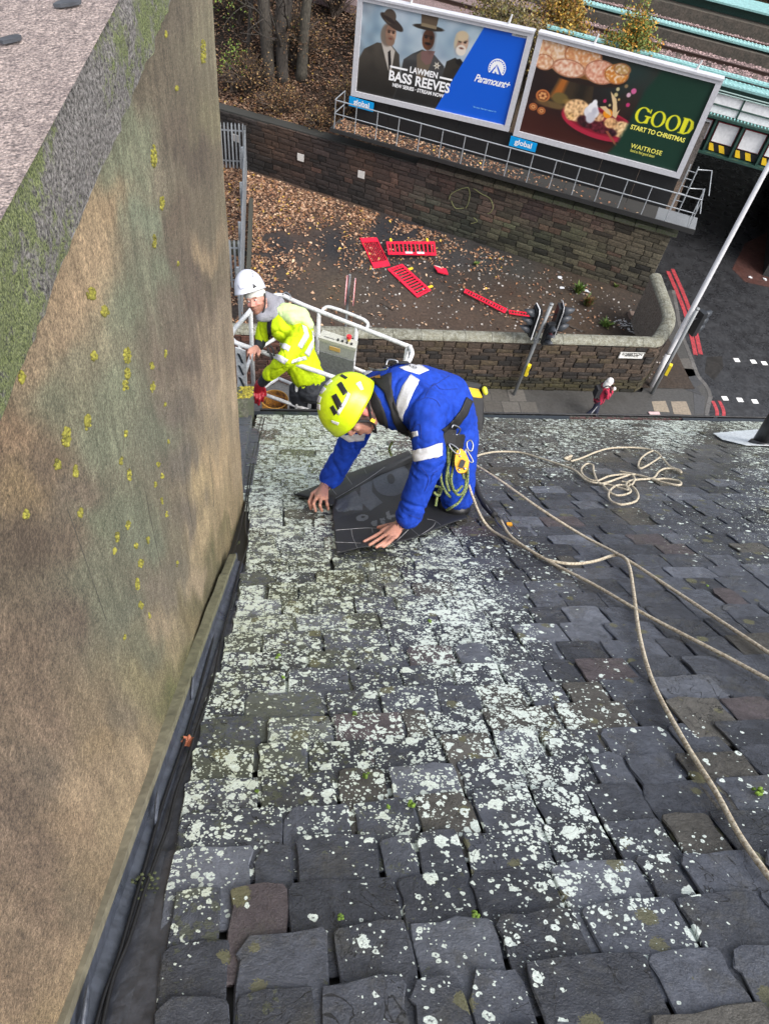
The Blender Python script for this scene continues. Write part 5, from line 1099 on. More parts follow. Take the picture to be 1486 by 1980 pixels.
class Paint:
    """tiny raster painter for the printed posters (aspect 2:1, x 0..2, y 0..1 up)"""
    def __init__(s, nx, ny): s.nx, s.ny = nx, ny; xs = np.linspace(0, 2, nx); ys = np.linspace(0, 1, ny); s.X, s.Y = np.meshgrid(xs, ys); s.c = np.zeros((ny, nx, 3)); s.n = s.noise(9)
    def noise(s, sc, seed=0.0): return np.array([[mnoise.noise(Vector((x * sc, y * sc, 7.7 + seed))) for x in s.X[0]] for y in s.Y[:, 0]])
    def put(s, m, col, a=1.0): m = np.clip(m, 0, 1)[..., None] * a; s.c = s.c * (1 - m) + np.asarray(col, float) * m
    def soft(s, d, w): return np.clip(.5 - d / w, 0, 1)
    def ell(s, x, y, rx, ry, col, w=.006, rot=0.0, a=1.0):
        dx, dy = s.X - x, s.Y - y; c, n_ = math.cos(rot), math.sin(rot); u = dx * c + dy * n_; v = -dx * n_ + dy * c
        d = (np.sqrt((u / rx) ** 2 + (v / ry) ** 2) - 1) * min(rx, ry); s.put(s.soft(d, w), col, a); return d
    def poly(s, pts, col, w=.006, a=1.0):
        P_ = np.array(pts, float); ins = np.zeros(s.X.shape, bool); d = np.full(s.X.shape, 9.0); n = len(P_)
        for i in range(n):
            x0, y0 = P_[i]; x1, y1 = P_[(i + 1) % n]
            cr = ((y0 > s.Y) != (y1 > s.Y)) & (s.X < (x1 - x0) * (s.Y - y0) / ((y1 - y0) + 1e-12) + x0); ins ^= cr
            L2 = (x1 - x0) ** 2 + (y1 - y0) ** 2 + 1e-12; t_ = np.clip(((s.X - x0) * (x1 - x0) + (s.Y - y0) * (y1 - y0)) / L2, 0, 1); d = np.minimum(d, np.hypot(s.X - x0 - t_ * (x1 - x0), s.Y - y0 - t_ * (y1 - y0)))
        sd_ = np.where(ins, -d, d); s.put(s.soft(sd_, w), col, a); return sd_
    def mesh(s, fn, off):
        V = np.array([fn(x / 2, y, off) for y in s.Y[:, 0] for x in s.X[0]]); f = [(j * s.nx + i, j * s.nx + i + 1, (j + 1) * s.nx + i + 1, (j + 1) * s.nx + i) for j in range(s.ny - 1) for i in range(s.nx - 1)]
        mb = MB(); mb.add(V, f, lin(np.clip(s.c, 0, 255)).reshape(-1, 3) * .8); return mb
# left board: three men in period dress, blue wedge
t1, at1 = board('billboard', [(5.72, 4.07), (12.22, 4.42), (12.29, 7.75), (5.72, 7.44)], 'left billboard with three men in dark period coats and a blue wedge')
p = Paint(330, 165); n8 = p.noise(3); n20 = p.noise(8, 3)
skyc = np.stack([168 + 50 * n8 + 28 * n20, 184 + 36 * n8 + 24 * n20, 196 + 30 * n8 + 18 * n20], -1) * (0.86 + .2 * p.Y[..., None]); p.c = skyc
p.put(p.soft(p.X - .12, .3) * np.clip(p.n + .6, 0, 1), (90, 100, 112), .55)
p.poly([(0, 0), (2, 0), (2, .3), (1.35, .36), (1.0, .42), (.7, .4), (.0, .42)], (110, 112, 104), .1, .6)
p.put(p.soft(p.Y - .12, .3), (26, 22, 18), .95)
def coat(pts, c0, dark_=(16, 14, 12)):
    d = p.poly(pts, c0); m = np.clip(-d * 60, 0, 1) * np.clip(1 - (p.Y - .05) / .45, 0, 1); p.put(m, dark_, .75); m2 = (d < 0) * np.clip(n20 * 1.4 + .15, 0, 1); p.put(m2, np.array(c0) * .55, .6); return d
def face(x, y, rx, ry, skin, rot=0.0, shade=(60, 40, 30), beard=None, moust=None, side=1):
    p.ell(x, y, rx, ry, skin, .008, rot); p.ell(x - side * rx * .55, y - .01, rx * .55, ry * .9, shade, .05, rot, .5); p.ell(x, y + ry * .55, rx * .95, ry * .4, shade, .04, rot, .45)
    for k in (-1, 1): p.ell(x + k * rx * .42, y + ry * .16, rx * .24, ry * .09, (24, 18, 16), .008); p.ell(x + k * rx * .42, y + ry * .33, rx * .34, ry * .07, np.array(shade) * .6, .008)
    p.ell(x + .003, y - ry * .12, rx * .15, ry * .3, np.array(skin) * 1.12, .012, 0, .7); p.ell(x, y - ry * .33, rx * .24, ry * .07, np.array(shade) * .7, .01, 0, .8)
    if beard is not None: p.ell(x, y - ry * .72, rx * .86, ry * .58, beard, .012); p.ell(x, y - ry * .5, rx * .35, ry * .1, (110, 60, 50), .012)
    else: p.ell(x, y - ry * .52, rx * .36, ry * .06, (86, 40, 36), .008)
    if moust is not None: p.ell(x, y - ry * .38, rx * .5, ry * .11, moust, .008)
# man one
coat([(0, .05), (0, .38), (.06, .5), (.22, .6), (.40, .61), (.52, .52), (.56, .3), (.6, 0), (0, 0)], (74, 68, 60)); p.poly([(.27, .62), (.35, .64), (.46, .55), (.44, .3), (.4, .32)], (190, 182, 172)); p.poly([(.37, .52), (.40, .55), (.43, .4), (.41, .3)], (30, 26, 26))
p.ell(.34, .70, .085, .12, (120, 108, 96), .02); face(.385, .72, .066, .10, (178, 140, 116), .1, (110, 80, 66), beard=(136, 108, 90))
p.ell(.38, .845, .165, .05, (58, 48, 42), .006, -.42); p.ell(.35, .90, .078, .075, (84, 72, 62), .008, -.3); p.ell(.345, .865, .084, .022, (48, 38, 34), .008, -.35)
# man two
coat([(.50, 0), (.56, .25), (.58, .48), (.68, .56), (.80, .63), (.96, .6), (1.10, .5), (1.17, .3), (1.2, 0)], (74, 74, 74)); p.poly([(.74, .56), (.80, .62), (.95, .62), (.93, .5), (.88, .3), (.78, .3)], (106, 92, 76)); p.poly([(.79, .6), (.86, .63), (.96, .64), (.93, .5), (.87, .47), (.80, .52)], (122, 92, 88))
face(.855, .745, .076, .112, (104, 66, 46), 0, (48, 30, 22), moust=(20, 14, 12), side=-1); p.ell(.835, .868, .19, .03, (50, 42, 34), .006, .03); p.poly([(.745, .872), (.728, 1.0), (.74, 1.02), (.93, 1.0), (.94, .99), (.93, .868)], (98, 82, 66)); p.poly([(.743, .872), (.741, .905), (.934, .9), (.932, .866)], (140, 124, 98))
# star badge
sx, sy = 1.01, .49; st_ = []
for k in range(12): a = math.pi / 6 * k + .2; rr = .048 if k % 2 == 0 else .019; st_.append((sx + rr * math.cos(a), sy + rr * math.sin(a)))
p.poly(st_, (232, 224, 208)); p.ell(sx, sy, .014, .014, (150, 140, 120))
# man three
coat([(1.07, 0), (1.1, .4), (1.12, .56), (1.22, .62), (1.34, .55), (1.42, .3), (1.45, 0)], (54, 50, 44)); face(1.27, .78, .072, .1, (196, 164, 142), 0, (130, 98, 80), beard=(226, 216, 202)); p.ell(1.255, .855, .075, .055, (204, 184, 152), .015, .15); p.ell(1.19, .79, .02, .07, (190, 176, 150), .015); p.poly([(1.22, .6), (1.28, .62), (1.33, .58), (1.31, .53), (1.24, .56)], (26, 24, 24))
# blue wedge
p.poly([(1.50, 1.02), (2.02, 1.02), (2.02, -.02), (1.07, -.02)], (4, 92, 214), .008); p.put(p.soft(-(p.Y - .9), .3) * (p.X > 1.5), (0, 84, 200), .3)
p.put((p.X > 1.82) * (p.Y > .965), (214, 210, 200), .9)
p.mesh(at1, -.015).build('poster_print', M_PRINT, t1)
M_TW = mat('white_print', (.78, .78, .78), .5); M_TC = mat('cyan_print', (.25, .6, .8), .5)
def btext(par, at, body, x, y, w, h, m, name='lettering', off=-.02, rot=0.0, fnt={}, squash=None):
    V_, _ = text2d(body, **fnt); w_ = V_[:, 0].max() - V_[:, 0].min(); x0_ = V_[:, 0].min(); hh = .72
    c, s_ = math.cos(rot), math.sin(rot)
    def fn(a, b_):
        u = (a - x0_) / w_ * w; v = b_ / hh * h; return at((x + u * c - v * s_) / 2, y + u * s_ + v * c, off)
    mb = MB(); text_on(mb, fn, body, **fnt); return mb.build(name, m, par)
bd = dict(bold=.03)
btext(t1, at1, 'LAWMEN', .68, .352, .36, .068, M_TW, fnt=dict(bold=.03)); btext(t1, at1, 'BASS REEVES', .42, .218, .80, .112, M_TW, fnt=dict(bold=.03, spacing=1.0)); btext(t1, at1, 'NEW SERIES \u00b7 STREAM NOW', .48, .15, .68, .042, M_TW, fnt=bd)
for (x0, x1, y_) in ((.42, .65, .36), (1.07, 1.23, .36)):
    mb = MB(); mb.quad(at1(x0 / 2, y_, -.02), at1(x1 / 2, y_, -.02), at1(x1 / 2, y_ + .022, -.02), at1(x0 / 2, y_ + .022, -.02)); mb.build('bar_print', M_TW, t1)
mb = MB()                                 # slab serifs give the title its weight
for (x0, x1, yb, yt) in ((.42, 1.22, .215, .34),):
    for k in range(0): pass
# mountain emblem with an arc of stars
ex, ey, er = 1.74, .60, .105
mb = MB(); n_ = 26; arc = [(ex + er * math.cos(a), ey + er * math.sin(a) * 1.02) for a in np.linspace(-.55, math.pi + .55, n_)]
mb.add([at1(x / 2, y, -.02) for x, y in arc], [tuple(range(n_))]); mb.build('emblem_disc', M_TW, t1)
M_BLU = mat('blue_print', (.001, .09, .58), .5)
mb = MB()
for a in np.linspace(-.35, math.pi + .35, 15):
    cx_, cy_ = ex + er * .84 * math.cos(a), ey + er * .84 * math.sin(a); mb.add([at1((cx_ + .009 * math.cos(b_)) / 2, cy_ + .009 * math.sin(b_), -.024) for b_ in np.linspace(0, 6.28, 6)[:-1]], [tuple(range(5))])
for poly in ([(ex - .08, ey - .062), (ex - .01, ey + .045), (ex - .022, ey + .0), (ex - .035, ey - .02), (ex - .05, ey - .062)], [(ex - .01, ey + .045), (ex + .075, ey - .062), (ex + .045, ey - .062), (ex + .02, ey - .02), (ex + .0, ey + .01)], [(ex - .02, ey - .062), (ex - .012, ey - .03), (ex + .004, ey - .045), (ex + .012, ey - .062)]):
    mb.add([at1(x / 2, y, -.024) for x, y in poly], [tuple(range(len(poly)))])
mb.build('emblem_mark', M_BLU, t1)
btext(t1, at1, 'Paramount+', 1.50, .415, .44, .085, M_TW, fnt=dict(shear=.35, bold=.02, spacing=.9)); btext(t1, at1, 'T&Cs apply. Subscription required. 18+', 1.55, .12, .30, .016, M_TC)
btext(t1, at1, '000761', 1.86, .972, .1, .02, mat('grey_print', (.08, .08, .08), .5))
# right board
t2, at2 = board('billboard', [(12.42, 4.34), (18.78, 4.52), (18.80, 7.84), (12.44, 7.78)], 'right billboard with a festive dessert on a red plate and GOOD on dark green')
p = Paint(330, 165); n8 = p.noise(3, 9); n20 = p.noise(10, 5); n50 = p.noise(34, 2)
p.c[:] = (52, 22, 18); p.put(p.soft(-(p.Y - .35), .3), (34, 22, 22)); p.put(np.clip((p.Y - .4) * 2, 0, 1) * np.clip((p.X - .5) * 2, 0, 1), (36, 66, 62), .75); p.put(np.clip(n8 * 1.5, 0, 1), (70, 36, 24), .5)
p.put(p.soft(p.Y - .16, .25), (70, 26, 18), .6)
p.poly([(.22, .42), (.28, .6), (.3, .7), (.72, .68), (.76, .5), (.80, .38), (.3, .34)], (58, 46, 32)); p.poly([(.26, .45), (.33, .68), (.42, .68), (.38, .44)], (196, 110, 40), .05, .8); p.put(p.soft(np.abs(p.X - .6) - .06, .08) * (p.Y > .4) * (p.Y < .68), (26, 22, 18), .7)
p.ell(.5, .79, .56, .135, (40, 26, 20), .01); p.ell(.52, .82, .52, .11, (120, 78, 36), .01); p.put((p.Y < .72) * 0.0, (0, 0, 0))
for (x, y, rx, ry, c) in [(.14, .9, .2, .16, (226, 182, 140)), (.5, .93, .22, .13, (222, 160, 108)), (.38, .78, .2, .09, (226, 176, 146)), (.75, .82, .19, .12, (228, 168, 140)), (.93, .84, .14, .10, (214, 140, 60)), (.08, .78, .12, .08, (220, 170, 130)), (.97, .9, .1, .06, (190, 150, 90))]:
    d = p.ell(x, y, rx, ry, c, .012); p.put((d < -.004) * np.clip(n50 * 2.2, 0, 1), (246, 222, 200), .8); p.put((d < -.004) * np.clip(-n50 * 2 - .3, 0, 1), (180, 96, 70), .6); p.put((d < 0) * (d > -.012), (150, 90, 60), .6)
for (x, y, r, c) in [(1.0, .64, .022, (238, 214, 150)), (1.02, .56, .02, (244, 232, 190)), (1.18, .72, .03, (240, 110, 170)), (1.14, .67, .024, (250, 200, 220)), (1.0, .70, .02, (230, 214, 160)), (.9, .55, .02, (220, 50, 110)), (1.05, .60, .014, (230, 190, 120)), (1.17, .57, .022, (225, 60, 130)), (1.08, .75, .02, (160, 130, 90)), (.97, .52, .014, (230, 220, 160))]: p.ell(x, y, r, r, c, .012, 0, .85)
# spiced fruit slices and pots at the left
for (x, y, r) in [(.17, .44, .085), (.09, .3, .05), (.2, .28, .05)]:
    p.ell(x, y, r, r * .8, (196, 116, 62), .01); p.ell(x, y, r * .75, r * .6, (120, 60, 34), .01)
    for k in range(6): a = k * 1.05; p.ell(x + r * .4 * math.cos(a), y + r * .33 * math.sin(a), r * .22, r * .16, (224, 160, 100), .008)
p.ell(.38, .46, .1, .06, (110, 92, 50), .02); p.ell(.52, .44, .09, .035, (140, 110, 60), .02); p.ell(.3, .37, .2, .035, (126, 100, 60), .02, 0, .7)
# red plate with a dessert
p.ell(.93, .27, .47, .165, (40, 12, 14), .05, -.06, .8); p.ell(.92, .30, .475, .165, (176, 36, 62), .008, -.06); p.ell(.92, .315, .43, .13, (142, 24, 46), .01, -.06); p.ell(.9, .33, .41, .115, (112, 20, 36), .04, -.06, .8)
for (x, y, rx, ry, c) in [(.62, .38, .16, .12, (222, 178, 128)), (1.20, .30, .13, .09, (224, 184, 134)), (.78, .29, .13, .07, (60, 24, 30)), (.95, .27, .15, .07, (84, 20, 32)), (1.05, .34, .08, .06, (210, 160, 110)), (.56, .3, .05, .04, (226, 180, 120)), (1.1, .24, .06, .04, (50, 20, 30)), (.88, .37, .08, .05, (196, 150, 110))]:
    d = p.ell(x, y, rx, ry, c, .02); p.put((d < -.004) * np.clip(n50 * 2.4, 0, 1), np.array(c) * 1.15 + 20, .8); p.put((d < -.004) * np.clip(-n50 * 2.4 - .2, 0, 1), np.array(c) * .55, .7)
p.ell(.79, .40, .09, .07, (226, 224, 228), .012); p.ell(.79, .45, .06, .055, (240, 238, 240), .015); p.ell(.795, .50, .03, .04, (246, 244, 246), .012); p.ell(.80, .34, .055, .06, (206, 204, 212), .02); p.ell(.82, .42, .03, .04, (196, 194, 204), .02)
p.ell(.98, .43, .055, .05, (240, 150, 30), .008); p.ell(.965, .445, .02, .018, (252, 200, 90), .012)
for pts_ in ([(.93, .66), (1.02, .60), (1.07, .5), (1.08, .42), (1.04, .42), (1.0, .54)], [(.86, .48), (.93, .50), (1.0, .46), (1.03, .41), (.95, .44)], [(1.04, .42), (1.10, .5), (1.09, .4)]): p.poly(pts_, (226, 196, 150), .008)
p.poly([(1.02, .24), (1.05, .25), (1.33, .03), (1.31, .02)], (150, 84, 60), .006)
p.poly([(1.42, 1.02), (2.02, 1.02), (2.02, -.02), (1.12, -.02), (1.2, .14), (1.24, .32), (1.28, .6), (1.3, .75)], (17, 54, 40), .05); p.put((p.X > 1.35) * np.clip(n20, 0, 1), (24, 62, 48), .4)
# the word GOOD: contrasted serif capitals in yellow
Yc = (236, 232, 44); gy, gh = .505, .088
def O_(x, rx=.082): p.ell(x, gy, rx, gh, Yc, .006, -.0); p.ell(x, gy, rx * .60, gh * .86, (18, 55, 41), .006, .12)
O_(1.375, .086); p.poly([(1.41, gy + .045), (1.50, gy + .045), (1.50, gy - .005), (1.41, gy - .005)], (18, 55, 41)); p.poly([(1.40, gy + .004), (1.475, gy + .004), (1.475, gy - .008), (1.458, gy - .012), (1.458, gy - .075), (1.42, gy - .08), (1.425, gy - .012), (1.40, gy - .006)], Yc); p.poly([(1.44, gy + .08), (1.456, gy + .082), (1.456, gy + .035), (1.446, gy + .035)], Yc)
O_(1.56); O_(1.735)
p.poly([(1.835, gy + gh * .95), (1.84, gy - gh * .95), (1.90, gy - gh * .97), (1.95, gy - gh * .7), (1.975, gy), (1.95, gy + gh * .75), (1.9, gy + gh * .97)], Yc); p.poly([(1.892, gy + gh * .82), (1.892, gy - gh * .82), (1.92, gy - gh * .6), (1.932, gy), (1.92, gy + gh * .6)], (18, 55, 41))
for sy_ in (-1, 1): p.poly([(1.822, gy + sy_ * gh * .97), (1.90, gy + sy_ * gh * .97), (1.90, gy + sy_ * gh * .87), (1.822, gy + sy_ * gh * .87)], Yc)
p.mesh(at2, -.015).build('poster_print', M_PRINT, t2)
M_TY = mat('yellow_print', (.80, .74, .13), .5)
btext(t2, at2, 'START TO CHRISTMAS', 1.29, .335, .65, .05, M_TY, fnt=bd); btext(t2, at2, 'WAITROSE', 1.37, .135, .38, .052, M_TY, fnt=dict(bold=.01, spacing=1.1)); btext(t2, at2, 'food to feel good about', 1.385, .09, .30, .034, M_TY)
# black hoarding under the boards, site-owner labels
hb = thing('hoarding_base', SO(12.2, .8, 3.2), 'black boarded base running beneath both billboards', 'hoarding')
for k in range(9):
    a = 5.9 + k * 1.43; b_ = a + 1.42; z1a, z1b = 4.05 + (a - 5.7) / 13 * .38, 4.05 + (b_ - 5.7) / 13 * .38; za, zb = 3.02 + (a - 5.7) * .022, 3.02 + (b_ - 5.7) * .022
    mb = MB(); mb.prism([SO(a, BO + .06, za - .2), SO(b_, BO + .06, zb - .2), SO(b_, BO + .06, z1b + .1), SO(a, BO + .06, z1a + .1)], WN3 * .06); mb.build('board', M_HOARD, hb)
M_CY = mat('cyan_plate', (.0, .27, .62), .4)
for i, (s0, z0) in enumerate(((5.68, 4.07), (12.36, 4.34))):
    pt = thing('site_label', SO(s0, BO - .08, z0), ['cyan label reading global below the left corner of the left billboard', 'cyan label reading global below the left corner of the right billboard'][i], 'sign', 'cyan labels under the billboards')
    f_ = lambda x, z, o_=0: SO(s0 + x, BO - .13 + o_, z0 - .02 - z)
    mb = MB(); mb.prism([f_(.0, .36), f_(1.05, .33), f_(1.05, .0), f_(.0, .0)], WN3 * .03); mb.build('plate', M_CY, pt)
    V_, _ = text2d('global'); w_ = V_[:, 0].max(); mb = MB(); text_on(mb, lambda x, y: f_(.2 + x / w_ * .66, .235 - y * .27, -.006), 'global', bold=.02); mb.build('lettering', M_TW, pt)
# ------------------------------------------------------------------ walkway and railing
wz = lambda s: 3.12 + (3.38 - 3.12) * (s - 5.45) / 14.4
wk = thing('walkway', SO(12, 0, 3.1), 'leaf-strewn steel walkway with a two-rail handrail in front of the billboards', 'walkway')
s = 5.3
while s < 19.8:
    e = min(s + 1.2, 20.0); mb = MB(); mb.prism([SO(s, -.42, wz(s) - .12), SO(e - .01, -.42, wz(e) - .12), SO(e - .01, .62, wz(e) - .12), SO(s, .62, wz(s) - .12)], (0, 0, .06), (.035, .034, .032) if s < 17.5 else (.16, .17, .18)); mb.build('deck_plate', M_VC, wk); s = e
mb = MB(); mb.prism([SO(5.3, -.46, 2.93), SO(20.0, -.46, wz(20) - .2), SO(20.0, -.46, wz(20) - .02), SO(5.3, -.46, 3.07)], WN3 * .04, (.018, .018, .018)); mb.build('kick_board', M_VC, wk)
s = 5.9
while s < 19.6: mb = MB(); mb.prism([SO(s, -.4, wz(s) - .2), SO(s + .1, -.4, wz(s) - .2), SO(s + .1, .5, wz(s) - .3), SO(s, .5, wz(s) - .3)], (0, 0, .08), (.02, .02, .02)); mb.build('bracket', M_VC, wk); s += 1.6
mb = MB(); mb.tube([SO(5.45, -.4, wz(5.45) + 1.02), SO(19.75, -.4, wz(19.75) + 1.05)], .024, 6); mb.build('handrail', M_GALV, wk)
mb = MB(); mb.tube([SO(5.45, -.4, wz(5.45) + .52), SO(19.75, -.4, wz(19.75) + .53)], .02, 6); mb.build('mid_rail', M_GALV, wk)
s = 5.45
for k in range(17): sk_ = 5.47 + k * .892; mb = MB(); mb.tube([SO(sk_, -.4, wz(sk_) - .1), SO(sk_, -.4, wz(sk_) + 1.02)], .02, 6); mb.build('stanchion', M_GALV, wk)
for (a, b_) in (((19.75, -.4), (19.75, .55)), ((5.45, -.4), (5.45, .55))):
    for h in (.53, 1.04): mb = MB(); mb.tube([SO(*a, wz(a[0]) + h), SO(*b_, wz(b_[0]) + h)], .02, 6); mb.build('end_rail', M_GALV, wk)
    mb = MB(); mb.tube([SO(*b_, wz(b_[0]) - .1), SO(*b_, wz(b_[0]) + 1.04)], .02, 6); mb.build('stanchion', M_GALV, wk)
lt = thing('access_ladder', SO(19.0, .7, 3.2), 'galvanised ladder bracket standing at the right end of the black hoarding', 'ladder')
for s in (18.95, 19.25): mb = MB(); mb.tube([SO(s, .75, 2.9), SO(s, .75, 5.0)], .025, 6, col=(.4, .42, .44)); mb.build('stile', M_GALV, lt)
for k in range(7): mb = MB(); mb.tube([SO(18.95, .75, 3.1 + k * .28), SO(19.25, .75, 3.1 + k * .28)], .014, 5); mb.build('rung', M_GALV, lt)
for h in (.0, .7): mb = MB(); mb.tube([SO(19.25, .75, 4.2 + h), SO(19.75, 1.0, 4.2 + h), SO(20.0, .6, 3.5 + h)], .02, 6); mb.build('guard', M_GALV, lt)
mb = MB()
for k in range(1500):
    s = 5.4 + abs(rng.normal(0, 4.0)); o_ = rng.uniform(-.38, .55)
    if s < 19.5: leaf(mb, SO(s, o_, wz(s) - .05), random.uniform(.035, .07))
tag(mb.build('walkway_leaves', bpy.data.materials['leaf_litter']), kind='stuff')

# ------------------------------------------------------------------ lamp column, traffic signals
M_POLE = mat('grey_pole_paint', (.20, .21, .215), .45, .1, var=.12, vscale=6)
M_LAMPP = mat('pale_column_paint', (.62, .62, .64), .4, .05, var=.06, vscale=4)
B2 = G(1257, 757); lb = B2 + np.array([.12, .28, 0])
lc = thing('lamp_column', lb, 'tall pale grey street lamp column rising past the right edge of the photo', 'street lamp')
topd = unit(P(1486, 320, 1) - CAM)
mb = MB(); mb.tube([lb, lb + [0, 0, 1.5]], .105, 14); mb.build('base', M_LAMPP, lc, smooth=True)
mb = MB(); mb.tube([lb + [0, 0, 1.5], lb + [0, 0, 1.6], lb + [0, 0, 10.0], lb + [.6, 0, 10.5], lb + [1.6, 0, 10.7]], [.1, .088, .062, .04, .035], 14); mb.build('shaft', M_LAMPP, lc, smooth=True)
mb = MB(); mb.ell(lb + np.array([2.0, 0, 10.7]), (.4, .16, .09)); mb.build('lantern', M_LAMPP, lc, smooth=True)
M_SIG = mat('signal_black', (.012, .013, .015), .4); M_HOODM = mat('hood_dark_grey', (.035, .04, .048), .45); M_LENS = mat('dark_lens', (.02, .015, .012), .2)
M_REDL = mat('lit_red_lens', (.6, .02, .02), .3, emit=(1, .03, .03, 3.0)); M_AMB = mat('amber', (.7, .5, .02), .4)
def signal(par, c, head, lit=None, board=True, scale=1.0, bcol=(.75, .75, .76)):
    """c: centre of the housing, head: compass angle it faces"""
    f = np.array([math.cos(head), math.sin(head), 0]); l = np.array([-f[1], f[0], 0]); A = (l, f, Z3); k = scale
    mb = MB(); mb.box(c, (.32 * k, .20 * k, .98 * k), A, (.012, .013, .015)); hs_ = mb.build('signal_housing', M_SIG, par)
    if board:
        mb = MB(); e = [(-.24, -.52), (.24, -.52), (.24, .44), (.17, .56), (-.17, .56), (-.24, .44)]
        mb.prism([c + f * .03 + l * x * k + Z3 * z * k for x, z in e], f * .012, (.012, .012, .014)); bb = mb.build('backing_board', M_SIG, par)
        mb = MB()
        ce = [c + f * .03 + l * x * k * 1.0 + Z3 * z * k for x, z in e]
        mb.tube(ce, .016, 5, closed=True, col=bcol); mb.build('board_edge', M_VCP, bb)
    for j in range(3):
        z = (.3 - .3 * j) * k; cc = c + f * .08 * k + Z3 * z; V = []; Fc = []; n_ = 12
        for a in range(n_ + 1):
            an = math.pi * (-.12 + 1.24 * a / n_)
            for dd in (0, .36 * k * (.5 + .5 * max(0, math.sin(an)))): V.append(cc + l * math.cos(an) * .135 * k + Z3 * math.sin(an) * .135 * k + f * dd)
        for a in range(n_): Fc.append((2 * a, 2 * a + 1, 2 * a + 3, 2 * a + 2))
        mb = MB(); mb.add(V, Fc, (.035, .04, .048)); h_ = mb.build('hood', M_HOODM, par, smooth=True); thick(h_, .006)
        mb = MB(); mb.ell(cc + f * .01, (.10 * k, .03 * k, .10 * k), A, 12, 8); mb.build('lens', M_REDL if lit == j else M_LENS, h_, smooth=True)
def push_unit(par, c, f):
    l = np.array([-f[1], f[0], 0]); mb = MB(); mb.box(c, (.17, .1, .42), (l, f, Z3)); mb.build('push_button_box', mat('yellow_box', (.72, .55, .02), .45), par)
    mb = MB(); mb.box(c + f * .052, (.12, .008, .14), (l, f, Z3)); mb.build('indicator', M_SIG, par)
b1 = G(993, 763); ts_ = thing('traffic_signal', b1, 'traffic signal pole by the wall with three black heads, one showing red', 'traffic light')
HP = 3.72
mb = MB(); mb.tube([b1, b1 + [.22, 0, HP]], .057, 14); mb.tube([b1 + [.22, 0, HP - .02], b1 + [.222, 0, HP + .03]], .066, 14, col=(.6, .6, .6)); mb.build('pole', M_POLE, ts_, smooth=True)
mb = MB(); mb.tube([b1 + [.136, 0, 2.3], b1 + [.143, 0, 2.42]], .1, 12); mb.build('clamp', M_POLE, ts_)
def at_h(base, px, py, dz=0):
    r = ray(px, py); return CAM + r * (math.hypot(base[0], base[1]) / math.hypot(r[0], r[1]))
cL = at_h(b1, 1038, 624); cR = at_h(b1, 1082, 622); cM = at_h(b1, 1056, 645)
print('signal heads', b1, cL, cR, cM)
cL = np.array([b1[0] - .10, b1[1] + .1, 3.0]); cR = np.array([b1[0] + .62, b1[1] + .12, 3.1]); cM = np.array([b1[0] + .36, b1[1] - .16, 2.75])
signal(ts_, cL, math.radians(184)); signal(ts_, cR, math.radians(-6), bcol=(.35, .35, .36)); signal(ts_, cM, math.radians(-75), lit=0, board=False, scale=.8)
for c in (cL, cR, cM):
    mb = MB(); mb.tube([np.array([b1[0] + .06 * c[2], b1[1], c[2] + .2]), c + [0, 0, .2]], .022, 6); mb.tube([np.array([b1[0] + .056 * c[2], b1[1], c[2] - .3]), c + [0, 0, -.3]], .022, 6); mb.build('bracket', M_SIG, ts_)
push_unit(ts_, b1 + np.array([.17, -.05, 1.15]), unit([.8, -.5, 0]))
b2 = B2 + np.array([.02, -.1, 0]); t2s = thing('traffic_signal', b2, 'traffic signal pole at the wall corner with one black head, beside the lamp column', 'traffic light')
mb = MB(); mb.tube([b2, b2 + [0, 0, 3.62]], .06, 14); mb.tube([b2 + [0, 0, 3.6], b2 + [0, 0, 3.65]], .068, 14); mb.build('pole', M_POLE, t2s, smooth=True)
signal(t2s, b2 + np.array([.34, .12, 3.0]), math.radians(20), board=False, scale=.9); mb = MB(); mb.tube([b2 + [0, 0, 3.2], b2 + np.array([.34, .12, 3.2])], .022, 6); mb.build('bracket', M_SIG, t2s)
push_unit(t2s, b2 + np.array([.11, -.04, 1.15]), unit([.8, -.5, 0]))
# road sign seen edge-on beyond the basket
sb = G(668, 690)
sb = np.array([2.75, 18.9, 0]); vs_ = at_h(sb, 665, 600)
r = ray(667, 640); sb = np.array([r[0] / r[1] * 18.75, 18.75, 0])
rs_t = thing('road_sign', sb, 'thin road sign seen edge-on behind the wall, with a red rim', 'sign')
mb = MB(); mb.tube([sb, sb + [0, 0, 3.9]], .04, 8); mb.build('post', M_POLE, rs_t)
for (dx, h0, rr) in ((-.09, 3.35, .45), (.16, 3.3, .42)):
    ax = unit([.12, 1, 0]); c = sb + np.array([dx, 0, h0]); nrm = np.array([ax[1], -ax[0], 0]); mb = MB()
    mb.prism([c + ax * rr * math.cos(a) + Z3 * rr * math.sin(a) for a in np.linspace(0, 6.28, 21)[:-1]], nrm * .02, (.6, .6, .6)); pl_ = mb.build('sign_plate', M_VCP, rs_t)
    mb = MB(); mb.tube([c + nrm * .012 + ax * (rr - .02) * math.cos(a) + Z3 * (rr - .02) * math.sin(a) for a in np.linspace(0, 6.28, 21)[:-1]], .022, 5, closed=True, col=(.5, .03, .04)); mb.build('rim', M_VCP, pl_)

